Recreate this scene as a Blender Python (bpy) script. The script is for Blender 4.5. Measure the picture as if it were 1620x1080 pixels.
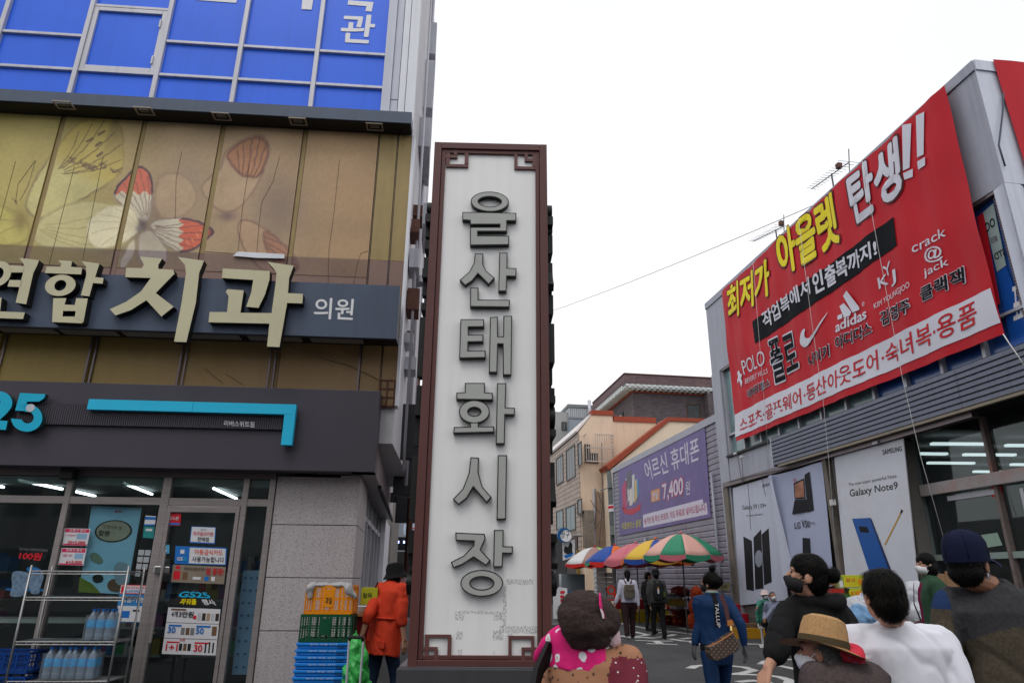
import bpy, bmesh, math, random
from mathutils import Vector, Matrix, noise
random.seed(7)
sc = bpy.context.scene
for _o in list(bpy.data.objects): bpy.data.objects.remove(_o)
PI = math.pi
# ------------------------------------------------------------------ camera, sky, sun, exposure
FPX, PCX, PCY = 1080.0, 810.0, 540.0          # focal length and centre, in pixels of a 1620 x 1080 picture
CAM_H = 1.47
PITCH = math.atan(375.0/FPX)
ROLL = math.radians(0.46)
_f = Vector((0, math.cos(PITCH), math.sin(PITCH)))
_r0 = Vector((1, 0, 0)); _u0 = _r0.cross(_f)
_r = _r0*math.cos(ROLL) + _u0*math.sin(ROLL)
_u = _u0*math.cos(ROLL) - _r0*math.sin(ROLL)
cam_d = bpy.data.cameras.new('camera'); cam = bpy.data.objects.new('camera', cam_d)
sc.collection.objects.link(cam); sc.camera = cam
cam.matrix_world = Matrix(((_r.x, _u.x, -_f.x, 0), (_r.y, _u.y, -_f.y, 0), (_r.z, _u.z, -_f.z, CAM_H), (0, 0, 0, 1)))
cam_d.sensor_width = 36.0; cam_d.lens = 24.0
cam_d.clip_start = 0.05; cam_d.clip_end = 2000
SUN_EL, SUN_AZ = math.radians(58), math.radians(200)    # azimuth clockwise from +Y
w = bpy.data.worlds.new("World"); sc.world = w; w.use_nodes = True
wn, wl = w.node_tree.nodes, w.node_tree.links
wn.clear()
wo = wn.new('ShaderNodeOutputWorld'); bg = wn.new('ShaderNodeBackground'); bg.inputs[1].default_value = 0.12
sky = wn.new('ShaderNodeTexSky'); sky.sky_type = 'NISHITA'; sky.sun_disc = False
sky.sun_elevation = SUN_EL; sky.sun_rotation = SUN_AZ; sky.dust_density = 4; sky.air_density = 1.0
cl = wn.new('ShaderNodeTexNoise'); cl.inputs['Scale'].default_value = 1.3; cl.inputs['Detail'].default_value = 4
tcw = wn.new('ShaderNodeTexCoord'); wl.new(tcw.outputs['Generated'], cl.inputs['Vector'])
crw = wn.new('ShaderNodeValToRGB')
crw.color_ramp.elements[0].position = 0.3; crw.color_ramp.elements[0].color = (0.86, 0.875, 0.90, 1)
crw.color_ramp.elements[1].position = 0.7; crw.color_ramp.elements[1].color = (0.98, 0.985, 1.0, 1)
wl.new(cl.outputs['Fac'], crw.inputs['Fac'])
sc10 = wn.new('ShaderNodeVectorMath'); sc10.operation = 'SCALE'; sc10.inputs['Scale'].default_value = 10.0
wl.new(crw.outputs['Color'], sc10.inputs[0])
mxw = wn.new('ShaderNodeMix'); mxw.data_type = 'RGBA'; mxw.inputs[0].default_value = 0.9
wl.new(sky.outputs['Color'], mxw.inputs[6]); wl.new(sc10.outputs[0], mxw.inputs[7])
wl.new(mxw.outputs[2], bg.inputs[0]); wl.new(bg.outputs[0], wo.inputs[0])
sun_d = bpy.data.lights.new('sun', 'SUN'); sun_d.energy = 0.8; sun_d.angle = math.radians(25); sun_d.color = (1, .97, .93)
sun = bpy.data.objects.new('sun', sun_d); sc.collection.objects.link(sun)
_sd = Vector((math.sin(SUN_AZ)*math.cos(SUN_EL), math.cos(SUN_AZ)*math.cos(SUN_EL), math.sin(SUN_EL)))
sun.rotation_euler = _sd.to_track_quat('Z', 'Y').to_euler(); sun.location = (0, -5, 30)
sc.view_settings.view_transform = 'Standard'; sc.view_settings.look = 'None'
sc.view_settings.exposure = 0.0; sc.view_settings.gamma = 1.0; sc.view_settings.use_curve_mapping = False

# ------------------------------------------------------------------ geometry helpers
def ray(px, py):
    return _f + _r*((px-PCX)/FPX) - _u*((py-PCY)/FPX)
def at_Y(px, py, Y):
    d = ray(px, py); return Vector((0, 0, CAM_H)) + d*(Y/d.y)
def gnd(px, py, z=0.0):
    d = ray(px, py); return Vector((0, 0, CAM_H)) + d*((z-CAM_H)/d.z)
class Fr:                                       # a vertical frame: u to the right, z up, o towards the viewer
    def __init__(s, x, y, ang):
        s.O = Vector((x, y, 0)); s.a = ang
        s.d = Vector((math.cos(ang), math.sin(ang), 0)); s.n = Vector((math.sin(ang), -math.cos(ang), 0))
    def hit(s, px, py, o=0.0):
        d = ray(px, py); P = s.O + s.n*o - Vector((0, 0, CAM_H))
        t = P.dot(s.n)/d.dot(s.n); h = d*t + Vector((0, 0, CAM_H))
        return ((h-s.O).dot(s.d), h.z)
    def u(s, px, py=915, o=0.0): return s.hit(px, py, o)[0]
    def z(s, px, py, o=0.0): return s.hit(px, py, o)[1]
    def pt(s, u, o, z): return s.O + s.d*u + s.n*o + Vector((0, 0, z))
    def sub(s, u, o=0, da=0.0):
        p = s.pt(u, o, 0); return Fr(p.x, p.y, s.a+da)
def vpang(px):                                  # heading (frame angle) of a line whose vanishing point is at pixel px on the horizon
    d = ray(px, 915); return math.atan2(d.y, d.x)
class Geo:
    def __init__(s): s.v = []; s.f = []; s.m = []
    def _add(s, vs, fs, m=0):
        k = len(s.v); s.v += [tuple(p) for p in vs]
        for f in fs: s.f.append([i+k for i in f]); s.m.append(m)
        return s
    def box(s, u0, u1, o0, o1, z0, z1, m=0):
        vs = [(u, -o, z) for z in (z0, z1) for o in (o0, o1) for u in (u0, u1)]
        return s._add(vs, [(0,1,3,2),(4,6,7,5),(0,4,5,1),(2,3,7,6),(0,2,6,4),(1,5,7,3)], m)
    def prism(s, poly, o0, o1, m=0, ms=None):   # poly in (u,z)
        n = len(poly); A = sum(poly[i][0]*poly[(i+1)%n][1]-poly[(i+1)%n][0]*poly[i][1] for i in range(n))
        if A < 0: poly = poly[::-1]
        vs = [(u, -o1, z) for u, z in poly] + [(u, -o0, z) for u, z in poly]
        s._add(vs, [tuple(range(n)), tuple(range(2*n-1, n-1, -1))], m)
        k = len(s.v)-2*n
        for i in range(n):
            j = (i+1) % n; s.f.append([k+i, k+n+i, k+n+j, k+j]); s.m.append(m if ms is None else ms)
        return s
    def hprism(s, poly, z0, z1, m=0):           # poly in (u,o), extruded upwards
        n = len(poly)
        vs = [(u, -o, z0) for u, o in poly] + [(u, -o, z1) for u, o in poly]
        s._add(vs, [tuple(range(n)), tuple(range(2*n-1, n-1, -1))] + [(i, (i+1)%n, n+(i+1)%n, n+i) for i in range(n)], m)
        return s
    def flat(s, poly, o, m=0):
        n = len(poly); A = sum(poly[i][0]*poly[(i+1)%n][1]-poly[(i+1)%n][0]*poly[i][1] for i in range(n))
        if A < 0: poly = poly[::-1]
        return s._add([(u, -o, z) for u, z in poly], [tuple(range(n))], m)
    def ring(s, c, R, r, o0, o1, m=0, ms=0, n=28, hc=None):   # elliptical ring
        hc = hc or c; vs = []
        for o in (o1, o0):
            for (cc, rr) in ((c, R), (hc, r)):
                vs += [(cc[0]+rr[0]*math.cos(2*PI*i/n), -o, cc[1]+rr[1]*math.sin(2*PI*i/n)) for i in range(n)]
        k = len(s.v); s.v += vs
        for i in range(n):
            j = (i+1) % n
            s.f.append([k+i, k+j, k+n+j, k+n+i]); s.m.append(m)
            s.f.append([k+2*n+j, k+2*n+i, k+3*n+i, k+3*n+j]); s.m.append(m)
            s.f.append([k+j, k+i, k+2*n+i, k+2*n+j]); s.m.append(ms)
            s.f.append([k+n+i, k+n+j, k+3*n+j, k+3*n+i]); s.m.append(ms)
        return s
    def tube(s, pts, r, n=8, m=0, cap=True):    # pts as (u,o,z) ; r a number or list
        P = [Vector((p[0], -p[1], p[2])) for p in pts]; k0 = len(s.v); N = len(P)
        for i, p in enumerate(P):
            t = (P[min(i+1, N-1)]-P[max(i-1, 0)]).normalized()
            a = Vector((0, 0, 1)) if abs(t.z) < .9 else Vector((1, 0, 0))
            x = t.cross(a).normalized(); y = t.cross(x); rr = r[i] if isinstance(r, (list, tuple)) else r
            s.v += [tuple(p + x*rr*math.cos(2*PI*q/n) + y*rr*math.sin(2*PI*q/n)) for q in range(n)]
        for i in range(N-1):
            for q in range(n):
                a, b = k0+i*n+q, k0+i*n+(q+1) % n; s.f.append([a, a+n, b+n, b]); s.m.append(m)
        if cap:
            s.f.append([k0+q for q in range(n)]); s.m.append(m)
            s.f.append([k0+(N-1)*n+q for q in range(n-1, -1, -1)]); s.m.append(m)
        return s
    def lathe(s, c, prof, n=20, m=0, sx=1, sy=1):      # c=(u,o,z) base, prof [(r,z)]
        k = len(s.v)
        for r, z in prof:
            s.v += [(c[0]+sx*r*math.cos(2*PI*q/n), -c[1]+sy*r*math.sin(2*PI*q/n), c[2]+z) for q in range(n)]
        for i in range(len(prof)-1):
            for q in range(n):
                a, b = k+i*n+q, k+i*n+(q+1) % n; s.f.append([a, b, b+n, a+n]); s.m.append(m)
        s.f.append([k+q for q in range(n-1, -1, -1)]); s.m.append(m)
        s.f.append([k+(len(prof)-1)*n+q for q in range(n)]); s.m.append(m)
        return s
    def ball(s, c, r, m=0, n=10, sx=1, sy=1, sz=1):
        pr = [(max(1e-4, math.sin(PI*i/n)), -math.cos(PI*i/n)) for i in range(n+1)]
        return s.lathe((c[0], c[1], c[2]), [(a*r, b*r*sz) for a, b in pr], n=n*2 if n < 8 else 16, m=m, sx=sx, sy=sy)
def put(name, geo, mats, parent=None, off=Vector((0, 0, 0)), smooth=False, bevel=0, auto=False, **props):
    me = bpy.data.meshes.new(name)
    me.from_pydata([(p[0]-off.x, p[1]-off.y, p[2]-off.z) for p in geo.v], [], geo.f)
    if not isinstance(mats, (list, tuple)): mats = [mats]
    for m in mats: me.materials.append(m)
    if len(mats) > 1:
        for p, k in zip(me.polygons, geo.m): p.material_index = k
    if smooth:
        me.polygons.foreach_set('use_smooth', [True]*len(me.polygons))
        if auto: me.set_sharp_from_angle(angle=math.radians(40))
    me.update()
    o = bpy.data.objects.new(name, me); sc.collection.objects.link(o)
    if parent is not None: o.parent = parent
    if bevel:
        b = o.modifiers.new('Bevel', 'BEVEL'); b.width = bevel; b.segments = 2; b.limit_method = 'ANGLE'
    for k, v in props.items(): o[k] = v
    return o
class Thing:                                    # an Empty at the thing's base; parts are given in the frame's coordinates
    def __init__(s, name, label, cat, fr, u=0, o=0, z=0, group=None, kind=None):
        s.fr = fr; s.off = Vector((u, -o, z))
        r = bpy.data.objects.new(name, None); r.empty_display_size = .1; sc.collection.objects.link(r)
        r.location = fr.pt(u, o, z); r.rotation_euler = (0, 0, fr.a)
        if kind: r['kind'] = kind
        if label: r['label'] = label
        if cat: r['category'] = cat
        if group: r['group'] = group
        s.root = r
    def add(s, name, geo, mats, parent=None, **kw):
        return put(name, geo, mats, parent if parent is not None else s.root, s.off, **kw)
    def box(s, name, mat, u0, u1, o0, o1, z0, z1, parent=None, **kw):
        return s.add(name, Geo().box(u0, u1, o0, o1, z0, z1), mat, parent, **kw)
    def shared(s, name, me, u, o, z, parent=None, rz=0):     # reuse of mesh data for alike pieces
        ob = bpy.data.objects.new(name, me); sc.collection.objects.link(ob)
        ob.parent = parent if parent is not None else s.root
        ob.location = Vector((u, -o, z))-s.off; ob.rotation_euler = (0, 0, rz); return ob
def single(name, label, cat, fr, geo, mats, u=0, o=0, z=0, group=None, kind=None, **kw):   # a thing that is one mesh
    ob = put(name, geo, mats, None, Vector((u, -o, z)), **kw)
    ob.location = fr.pt(u, o, z); ob.rotation_euler = (0, 0, fr.a)
    if kind: ob['kind'] = kind
    if label: ob['label'] = label
    if cat: ob['category'] = cat
    if group: ob['group'] = group
    return ob
def copy_thing(root, loc=None, rz=None, label=None):
    r = root.copy(); sc.collection.objects.link(r)
    if loc is not None: r.location = loc
    if rz is not None: r.rotation_euler = (0, 0, rz)
    if label: r['label'] = label
    for ch in list(root.children):
        c = ch.copy(); sc.collection.objects.link(c); c.parent = r
        for g in list(ch.children):
            d = g.copy(); sc.collection.objects.link(d); d.parent = c
    return r
# ------------------------------------------------------------------ materials
def lin(c):
    c /= 255.0
    return c/12.92 if c <= .04045 else ((c+.055)/1.055)**2.4
def C(r, g, b, k=1.0): return tuple(min(.85, lin(x)*k*.84) for x in (r, g, b))
_mats = {}
def M(name, col, rough=.6, metal=0, var=.1, scale=2.5, bump=0, bscale=60, streak=0, spec=.28, speck=0, speckcol=(.03,.03,.03), aniso=None, dirt=0, dirtcol=(.12,.09,.06)):
    if name in _mats: return _mats[name]
    m = bpy.data.materials.new(name); m.use_nodes = True; _mats[name] = m
    n, l = m.node_tree.nodes, m.node_tree.links
    b = n['Principled BSDF']; b.inputs['Roughness'].default_value = rough; b.inputs['Metallic'].default_value = metal
    b.inputs['Specular IOR Level'].default_value = spec
    g = n.new('ShaderNodeNewGeometry')
    mp = n.new('ShaderNodeMapping'); l.new(g.outputs['Position'], mp.inputs['Vector'])
    if aniso: mp.inputs['Scale'].default_value = aniso
    ns = n.new('ShaderNodeTexNoise'); ns.inputs['Scale'].default_value = scale; ns.inputs['Detail'].default_value = 6; ns.inputs['Roughness'].default_value = .65
    l.new(mp.outputs[0], ns.inputs['Vector'])
    r = n.new('ShaderNodeValToRGB'); r.color_ramp.elements[0].position = .3; r.color_ramp.elements[1].position = .7
    r.color_ramp.elements[0].color = tuple(c*(1-var) for c in col)+(1,); r.color_ramp.elements[1].color = tuple(min(.95, c*(1+var)) for c in col)+(1,)
    l.new(ns.outputs['Fac'], r.inputs['Fac']); cur = r.outputs['Color']
    def mix(fac, c2, typ='MIX'):
        nonlocal cur
        x = n.new('ShaderNodeMix'); x.data_type = 'RGBA'; x.blend_type = typ
        l.new(fac, x.inputs[0]); l.new(cur, x.inputs[6]); x.inputs[7].default_value = tuple(c2)+(1,); cur = x.outputs[2]
    if speck:
        s1 = n.new('ShaderNodeTexNoise'); s1.inputs['Scale'].default_value = speck; s1.inputs['Detail'].default_value = 2
        l.new(g.outputs['Position'], s1.inputs['Vector'])
        sr = n.new('ShaderNodeValToRGB'); sr.color_ramp.elements[0].position = .36; sr.color_ramp.elements[1].position = .47
        sr.color_ramp.elements[0].color = (1,1,1,1); sr.color_ramp.elements[1].color = (0,0,0,1)
        l.new(s1.outputs['Fac'], sr.inputs['Fac']); mix(sr.outputs['Color'], speckcol)
    if streak:
        m2 = n.new('ShaderNodeMapping'); m2.inputs['Scale'].default_value = (7, 7, .35); l.new(g.outputs['Position'], m2.inputs['Vector'])
        s2 = n.new('ShaderNodeTexNoise'); s2.inputs['Scale'].default_value = 1.6; s2.inputs['Detail'].default_value = 5
        l.new(m2.outputs[0], s2.inputs['Vector'])
        q = n.new('ShaderNodeMapRange'); q.inputs[1].default_value = .48; q.inputs[2].default_value = .75; q.inputs[3].default_value = 0; q.inputs[4].default_value = streak
        l.new(s2.outputs['Fac'], q.inputs[0]); mix(q.outputs[0], tuple(c*.45 for c in col))
    if dirt:
        s3 = n.new('ShaderNodeTexNoise'); s3.inputs['Scale'].default_value = 1.1; s3.inputs['Detail'].default_value = 9; s3.inputs['Roughness'].default_value = .75
        l.new(g.outputs['Position'], s3.inputs['Vector'])
        q = n.new('ShaderNodeMapRange'); q.inputs[1].default_value = .52; q.inputs[2].default_value = .72; q.inputs[3].default_value = 0; q.inputs[4].default_value = dirt
        l.new(s3.outputs['Fac'], q.inputs[0]); mix(q.outputs[0], dirtcol)
    l.new(cur, b.inputs['Base Color'])
    rr = n.new('ShaderNodeMapRange'); rr.inputs[3].default_value = max(.02, rough-.08); rr.inputs[4].default_value = min(1, rough+.1)
    l.new(ns.outputs['Fac'], rr.inputs[0]); l.new(rr.outputs[0], b.inputs['Roughness'])
    if bump:
        nb = n.new('ShaderNodeTexNoise'); nb.inputs['Scale'].default_value = bscale; nb.inputs['Detail'].default_value = 4
        l.new(mp.outputs[0], nb.inputs['Vector'])
        bp = n.new('ShaderNodeBump'); bp.inputs['Strength'].default_value = bump; bp.inputs['Distance'].default_value = .01
        l.new(nb.outputs['Fac'], bp.inputs['Height']); l.new(bp.outputs[0], b.inputs['Normal'])
    return m
def emit(name, col, s):
    if name in _mats: return _mats[name]
    m = bpy.data.materials.new(name); m.use_nodes = True; _mats[name] = m
    b = m.node_tree.nodes['Principled BSDF']; b.inputs['Base Color'].default_value = (.5, .5, .5, 1)
    b.inputs['Emission Color'].default_value = tuple(col)+(1,); b.inputs['Emission Strength'].default_value = s
    return m
def glass(name, tint=(.75, .8, .8), op=0.0, opcol=(.3, .35, .35), ior=1.5, rough=0.0):
    if name in _mats: return _mats[name]
    m = bpy.data.materials.new(name); m.use_nodes = True; _mats[name] = m
    n, l = m.node_tree.nodes, m.node_tree.links; n.clear()
    out = n.new('ShaderNodeOutputMaterial'); t = n.new('ShaderNodeBsdfTransparent'); t.inputs[0].default_value = tuple(tint)+(1,)
    gl = n.new('ShaderNodeBsdfGlossy'); gl.inputs['Roughness'].default_value = rough; gl.inputs[0].default_value = (.9, .95, .95, 1)
    lw = n.new('ShaderNodeLayerWeight'); lw.inputs[0].default_value = .5; p5 = n.new('ShaderNodeMath'); p5.operation = 'POWER'; p5.inputs[1].default_value = 5; l.new(lw.outputs['Facing'], p5.inputs[0])
    fr = n.new('ShaderNodeMath'); fr.operation = 'MULTIPLY_ADD'; fr.inputs[1].default_value = .9; fr.inputs[2].default_value = .045; l.new(p5.outputs[0], fr.inputs[0])
    nz = n.new('ShaderNodeTexNoise'); nz.inputs['Scale'].default_value = 1.5
    bp = n.new('ShaderNodeBump'); bp.inputs['Strength'].default_value = .06; bp.inputs['Distance'].default_value = .05
    l.new(nz.outputs['Fac'], bp.inputs['Height']); l.new(bp.outputs[0], gl.inputs['Normal'])
    mx = n.new('ShaderNodeMixShader'); l.new(fr.outputs[0], mx.inputs[0]); l.new(t.outputs[0], mx.inputs[1]); l.new(gl.outputs[0], mx.inputs[2])
    last = mx.outputs[0]
    if op:
        df = n.new('ShaderNodeBsdfDiffuse'); df.inputs[0].default_value = tuple(opcol)+(1,)
        m2 = n.new('ShaderNodeMixShader'); m2.inputs[0].default_value = op; l.new(last, m2.inputs[1]); l.new(df.outputs[0], m2.inputs[2]); last = m2.outputs[0]
    l.new(last, out.inputs[0]); return m
# ------------------------------------------------------------------ lettering
_tc = {}; _cu = None; _co = None
def _norm(vs, fs):
    if not vs: vs = [(0,0,0),(1,0,0),(0,1,0)]; fs = [(0,1,2)]
    x0 = min(v[0] for v in vs); x1 = max(v[0] for v in vs); y0 = min(v[1] for v in vs); y1 = max(v[1] for v in vs)
    return ([((v[0]-x0)/max(1e-6, x1-x0), (v[1]-y0)/max(1e-6, y1-y0), v[2]+.5) for v in vs], fs, (max(.05, x1-x0), max(.05, y1-y0)))
def _convert(body, bold):
    global _cu, _co
    if _cu is None: _cu = bpy.data.curves.new('t', 'FONT'); _co = bpy.data.objects.new('t', _cu)
    _cu.body = body; _cu.size = 1; _cu.offset = bold; _cu.resolution_u = 3; _cu.space_line = 4
    me = bpy.data.meshes.new_from_object(_co)
    vs = [tuple(v.co) for v in me.vertices]; fs = [tuple(p.vertices) for p in me.polygons]; bpy.data.meshes.remove(me); return vs, fs
def glyphs(s, bold=0.0, spacing=1.0, ext=0):
    key = s
    if key not in _tc: _tc[key] = _norm(*_convert(s, 0))
    return _tc[key]
def tgeo(s, quad, o, bold=0.0, ext=0.0, spacing=1.0, ofun=None):       # quad: TL TR BR BL in (u,z)
    vs, fs, (ex, ey) = glyphs(s)
    TL, TR, BR, BL = quad; g = Geo(); b = bold*.62
    sh = [(0, 0)] if b < .004 else ([(math.cos(k*PI/4), math.sin(k*PI/4)) for k in range(8)] if bold >= .03 else [(1, 0), (-1, 0), (0, 1), (0, -1)])
    for k, (dx, dy) in enumerate(sh):
        out = []
        for x, y, e in vs:
            x = (x*ex+dx*b+b)/(ex+2*b); y = (y*ey+dy*b+b)/(ey+2*b)
            a = [BL[i]*(1-x)*(1-y)+BR[i]*x*(1-y)+TL[i]*(1-x)*y+TR[i]*x*y for i in (0, 1)]
            out.append((a[0], -(o+.0002*k+(ofun(a[0], a[1]) if ofun else 0)), a[1]))
        g._add(out, fs)
    return g
def tpx(T, s, quad, mat, o=0.0, lift=.004, bold=0.0, ext=0.0, parent=None, name='lettering', spacing=1.0, ofun=None, fr=None):
    fr = fr or T.fr
    q = [fr.hit(x, y, o) for x, y in quad]
    return T.add(name, tgeo(s, q, o+lift, bold, ext, spacing, ofun), mat, parent)
def rq(x0, y0, x1, y1): return [(x0, y0), (x1, y0), (x1, y1), (x0, y1)]
def hp(fr, pts, o=0.0): return [fr.hit(x, y, o) for x, y in pts]
# ------------------------------------------------------------------ frames (where the big things stand)
_p = at_Y(600, 915, 9.0); LF = Fr(_p.x, _p.y, math.radians(4.4))
def o_at(fr, px, py, z):                       # how far out a point at height z lies
    P = gnd(px, py, z); return (P-fr.O).dot(fr.n)
def fquad(fr, pts, o=0.0): return hp(fr, pts, o)
W0 = Fr(0, 0, 0)
# ------------------------------------------------------------------ ground
asphalt = M('asphalt', (.05, .051, .054), .9, var=.4, scale=.9, bump=.8, bscale=160, dirt=.35, dirtcol=(.035,.035,.037), speck=90, speckcol=(.12,.12,.12))
g = Geo(); g._add([(-400, -300, 0), (400, -300, 0), (400, 900, 0), (-400, 900, 0)], [(0, 1, 2, 3)])
single('road', None, None, W0, g, asphalt, kind='structure')
roadpaint = M('road_paint', (.5, .5, .49), .8, var=.3, scale=9, dirt=.75, dirtcol=(.09,.09,.09))
def gstroke(g, pts, w, z=.004):
    P = [gnd(x, y) for x, y in pts]
    for i in range(len(P)-1):
        a, b = P[i], P[i+1]; t = (b-a); t.z = 0; t.normalize(); n = Vector((-t.y, t.x, 0))*w/2; a = a-t*w*.2; b = b+t*w*.2
        zz = z + .0006*(i % 2)
        g._add([(a.x-n.x, a.y-n.y, zz), (b.x-n.x, b.y-n.y, zz), (b.x+n.x, b.y+n.y, zz), (a.x+n.x, a.y+n.y, zz)], [(0, 1, 2, 3)])
g = Geo()
for pts, wd in [
    ([(885, 960), (930, 972), (979, 985), (1027, 994.5), (1060, 998), (1097, 1003)], .16),
    ([(1075, 993), (1100, 996.5), (1150, 1001), (1200, 1004)], .16),
    ([(1004, 999), (1025, 1003.5), (1004, 1007), (1030, 1009), (1060, 1005), (1067, 1003)], .17),
    ([(1030, 1001), (1050, 999.5), (1072, 999)], .15),
    ([(981, 1005), (1002, 1008.5), (1026, 1007.5)], .2),
    ([(1007, 1012), (1030, 1013.5), (1062, 1013.5)], .17), ([(1025, 1017.5), (1055, 1018.5), (1070, 1019)], .17), ([(1036, 1013), (1046, 1018)], .2),
    ([(1060, 1010), (1082, 1013.5), (1104, 1014.5)], .2), ([(1078, 1010), (1092, 1008.5), (1110, 1010)], .18), ([(1094, 1014), (1100, 1017.5), (1114, 1019)], .18),
    ([(1092, 1056.5), (1100, 1053), (1121, 1051.5), (1152, 1052.5), (1178, 1055), (1193, 1060), (1176, 1064), (1158, 1066), (1185, 1066.5), (1212, 1067.5), (1236, 1071), (1250, 1076), (1246, 1084)], .17),
    ([(1180, 1018), (1205, 1018.5), (1228, 1018)], .2), ([(1207, 1019), (1210, 1024), (1222, 1024)], .2),
    ([(1205, 1050), (1212, 1045.5), (1232, 1043), (1260, 1042.5)], .17), ([(1226, 1051.5), (1243, 1054.5), (1262, 1059), (1290, 1062)], .17),
    ([(1170, 1078), (1190, 1076), (1210, 1078), (1222, 1083)], .17)]:
    gstroke(g, pts, wd)
single('road_marking', None, None, W0, g, roadpaint, kind='structure')

# ------------------------------------------------------------------ left building
FO = .30                                        # fascia front
BO = .05                                        # upper facade plane
blue = M('blue_film', C(44, 104, 232, 1.25), .35, var=.06, scale=.8, streak=.12)
alu = M('window_aluminium', C(186, 186, 194, 1.25), .45, .2, var=.07, streak=.3, bump=.1)
alu_d = M('dark_aluminium', C(112, 102, 104, 1.3), .35, .6, var=.12)
steel = M('brushed_steel', C(160, 152, 150, 1.2), .35, .45, var=.12, scale=3, aniso=(1, 1, 14))
claddingL = M('grey_cladding', C(196, 200, 212, 1.2), .5, var=.05, streak=.18)
claddingW = M('white_cladding', C(226, 228, 236, 1.15), .5, var=.04, streak=.12)
dslate = M('dark_slate_metal', C(72, 82, 98, 1.5), .5, var=.08, streak=.2)
black = M('black_paint', (.012, .012, .013), .55, var=.2)
dark = M('dark_void', (.02, .02, .022), .8)
rust = M('rusty_metal', C(96, 66, 56, 1.3), .8, var=.3, scale=7, bump=.3)
uc = (LF.hit(650, 216, BO)[0]+LF.hit(627, 600, BO)[0])/2+.02
B = Thing('clinic_building', 'tall left building with blue film windows above a faded butterfly print and granite column', 'building', LF, LF.u(300), -.5, 0)
# facade levels
zA0 = LF.z(650, 214, BO); zBot = LF.z(560, 600, BO)-.25
aw_z = zA0; aw_o = o_at(LF, 640, 194.5, aw_z); aw_top = LF.z(640, 177, aw_o)
uL = LF.u(-260, 300)
uR = uc
# blue window wall
vx = [((-123, 0), (-170, 110)), ((13, 0), (-14, 118)), ((153, 0), (114, 135)), ((277, 0), (242, 145)), ((397, 0), (367, 154)), ((515, 0), (490.6, 163)), ((622, 0), (605, 171))]
vu = [(LF.u(*a, BO)+LF.u(*b, BO))/2 for a, b in vx]
z1 = sum(LF.z(x, y, BO) for x, y in [(60, 103), (180, 115), (305, 124), (430, 132), (550, 141)])/5
z2 = sum(LF.z(x, y, BO) for x, y in [(70, 48), (305, 71), (430, 80), (560, 90)])/4
zW1 = LF.z(210, 14.5, BO)
zt = 13.5; zm = z2+1.62
mw = .035
zs_all = [aw_top-.1, z1, z2, zm, zm+.75, zt]
for i in range(len(vu)-1):
    a, b = vu[i]+mw, vu[i+1]-mw
    if i == 2: levels = [aw_top-.1, z1, zW1, zm+.3, zt]
    else: levels = zs_all
    for j in range(len(levels)-1):
        za, zb = levels[j]+(.025 if j else 0), levels[j+1]-.025
        if i == 2 and j == 1:
            f = Geo(); fo = BO+.035
            for (q0, q1, q2, q3) in [(a, a+.075, za, zb), (b-.075, b, za, zb), (a+.075, b-.075, za, za+.075), (a+.075, b-.075, zb-.075, zb)]: f.box(q0, q1, BO-.06, fo, q2, q3)
            ff = B.add('window_frame', f, alu, bevel=.006)
            B.box('pane', blue, a+.075, b-.075, BO-.05, BO-.005, za+.075, zb-.075, parent=ff)
            hg = Geo().box(b-.085, b-.06, fo, fo+.02, zb-.35, zb-.2); hg2 = Geo().box(b-.085, b-.06, fo, fo+.02, za+.15, za+.3)
            B.add('hinge', hg, alu, parent=ff); B.add('hinge', hg2, alu, parent=ff)
        else:
            B.box('window_pane', blue, a, b, BO-.06, BO-.004-.004*random.random(), za, zb)
        if j: B.box('transom', alu, a, b, BO-.06, BO+.04, levels[j]-.025, levels[j]+.025, bevel=.006)
for i, u in enumerate(vu[:-1]): B.box('mullion', alu, u-mw, u+mw, BO-.06, BO+.055, aw_top-.1, zt, bevel=.006)
B.box('mullion', claddingL, vu[-1]-mw, vu[-1]+.1, BO-.06, BO+.055, aw_top-.1, zt)
q = [LF.u(626, 0, BO), LF.u(641, 0, BO), LF.u(653, 0, BO), LF.u(664, 0, BO)]
q0 = [LF.u(614, 160, BO), LF.u(630, 170, BO), LF.u(640, 172, BO), LF.u(649, 176, BO)]
q = [(x+y)/2 for x, y in zip(q, q0)]; q[-1] = uc
for k in range(3):
    zz = LF.z(620, 158, BO)
    B.box('cladding_panel', claddingL if k == 0 else claddingW, (q[k] if k else vu[-1]+.1)+.006, q[k+1]-.006, BO-.06, BO+.02*(k+1)-.005, zz if k == 0 else aw_top-.1, zt)
B.box('cladding_panel', claddingL, vu[-1]+.106, q[1]-.006, BO-.06, BO+.015, aw_top-.1, zz-.02)
# backing body of the building
B.add('wall', Geo().box(uL, uc-.012, -4.6, BO-.062, zBot-.6, zt), M('side_wall', C(205, 205, 210, 1.2), .7, var=.08, streak=.4, dirt=.2))
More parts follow.
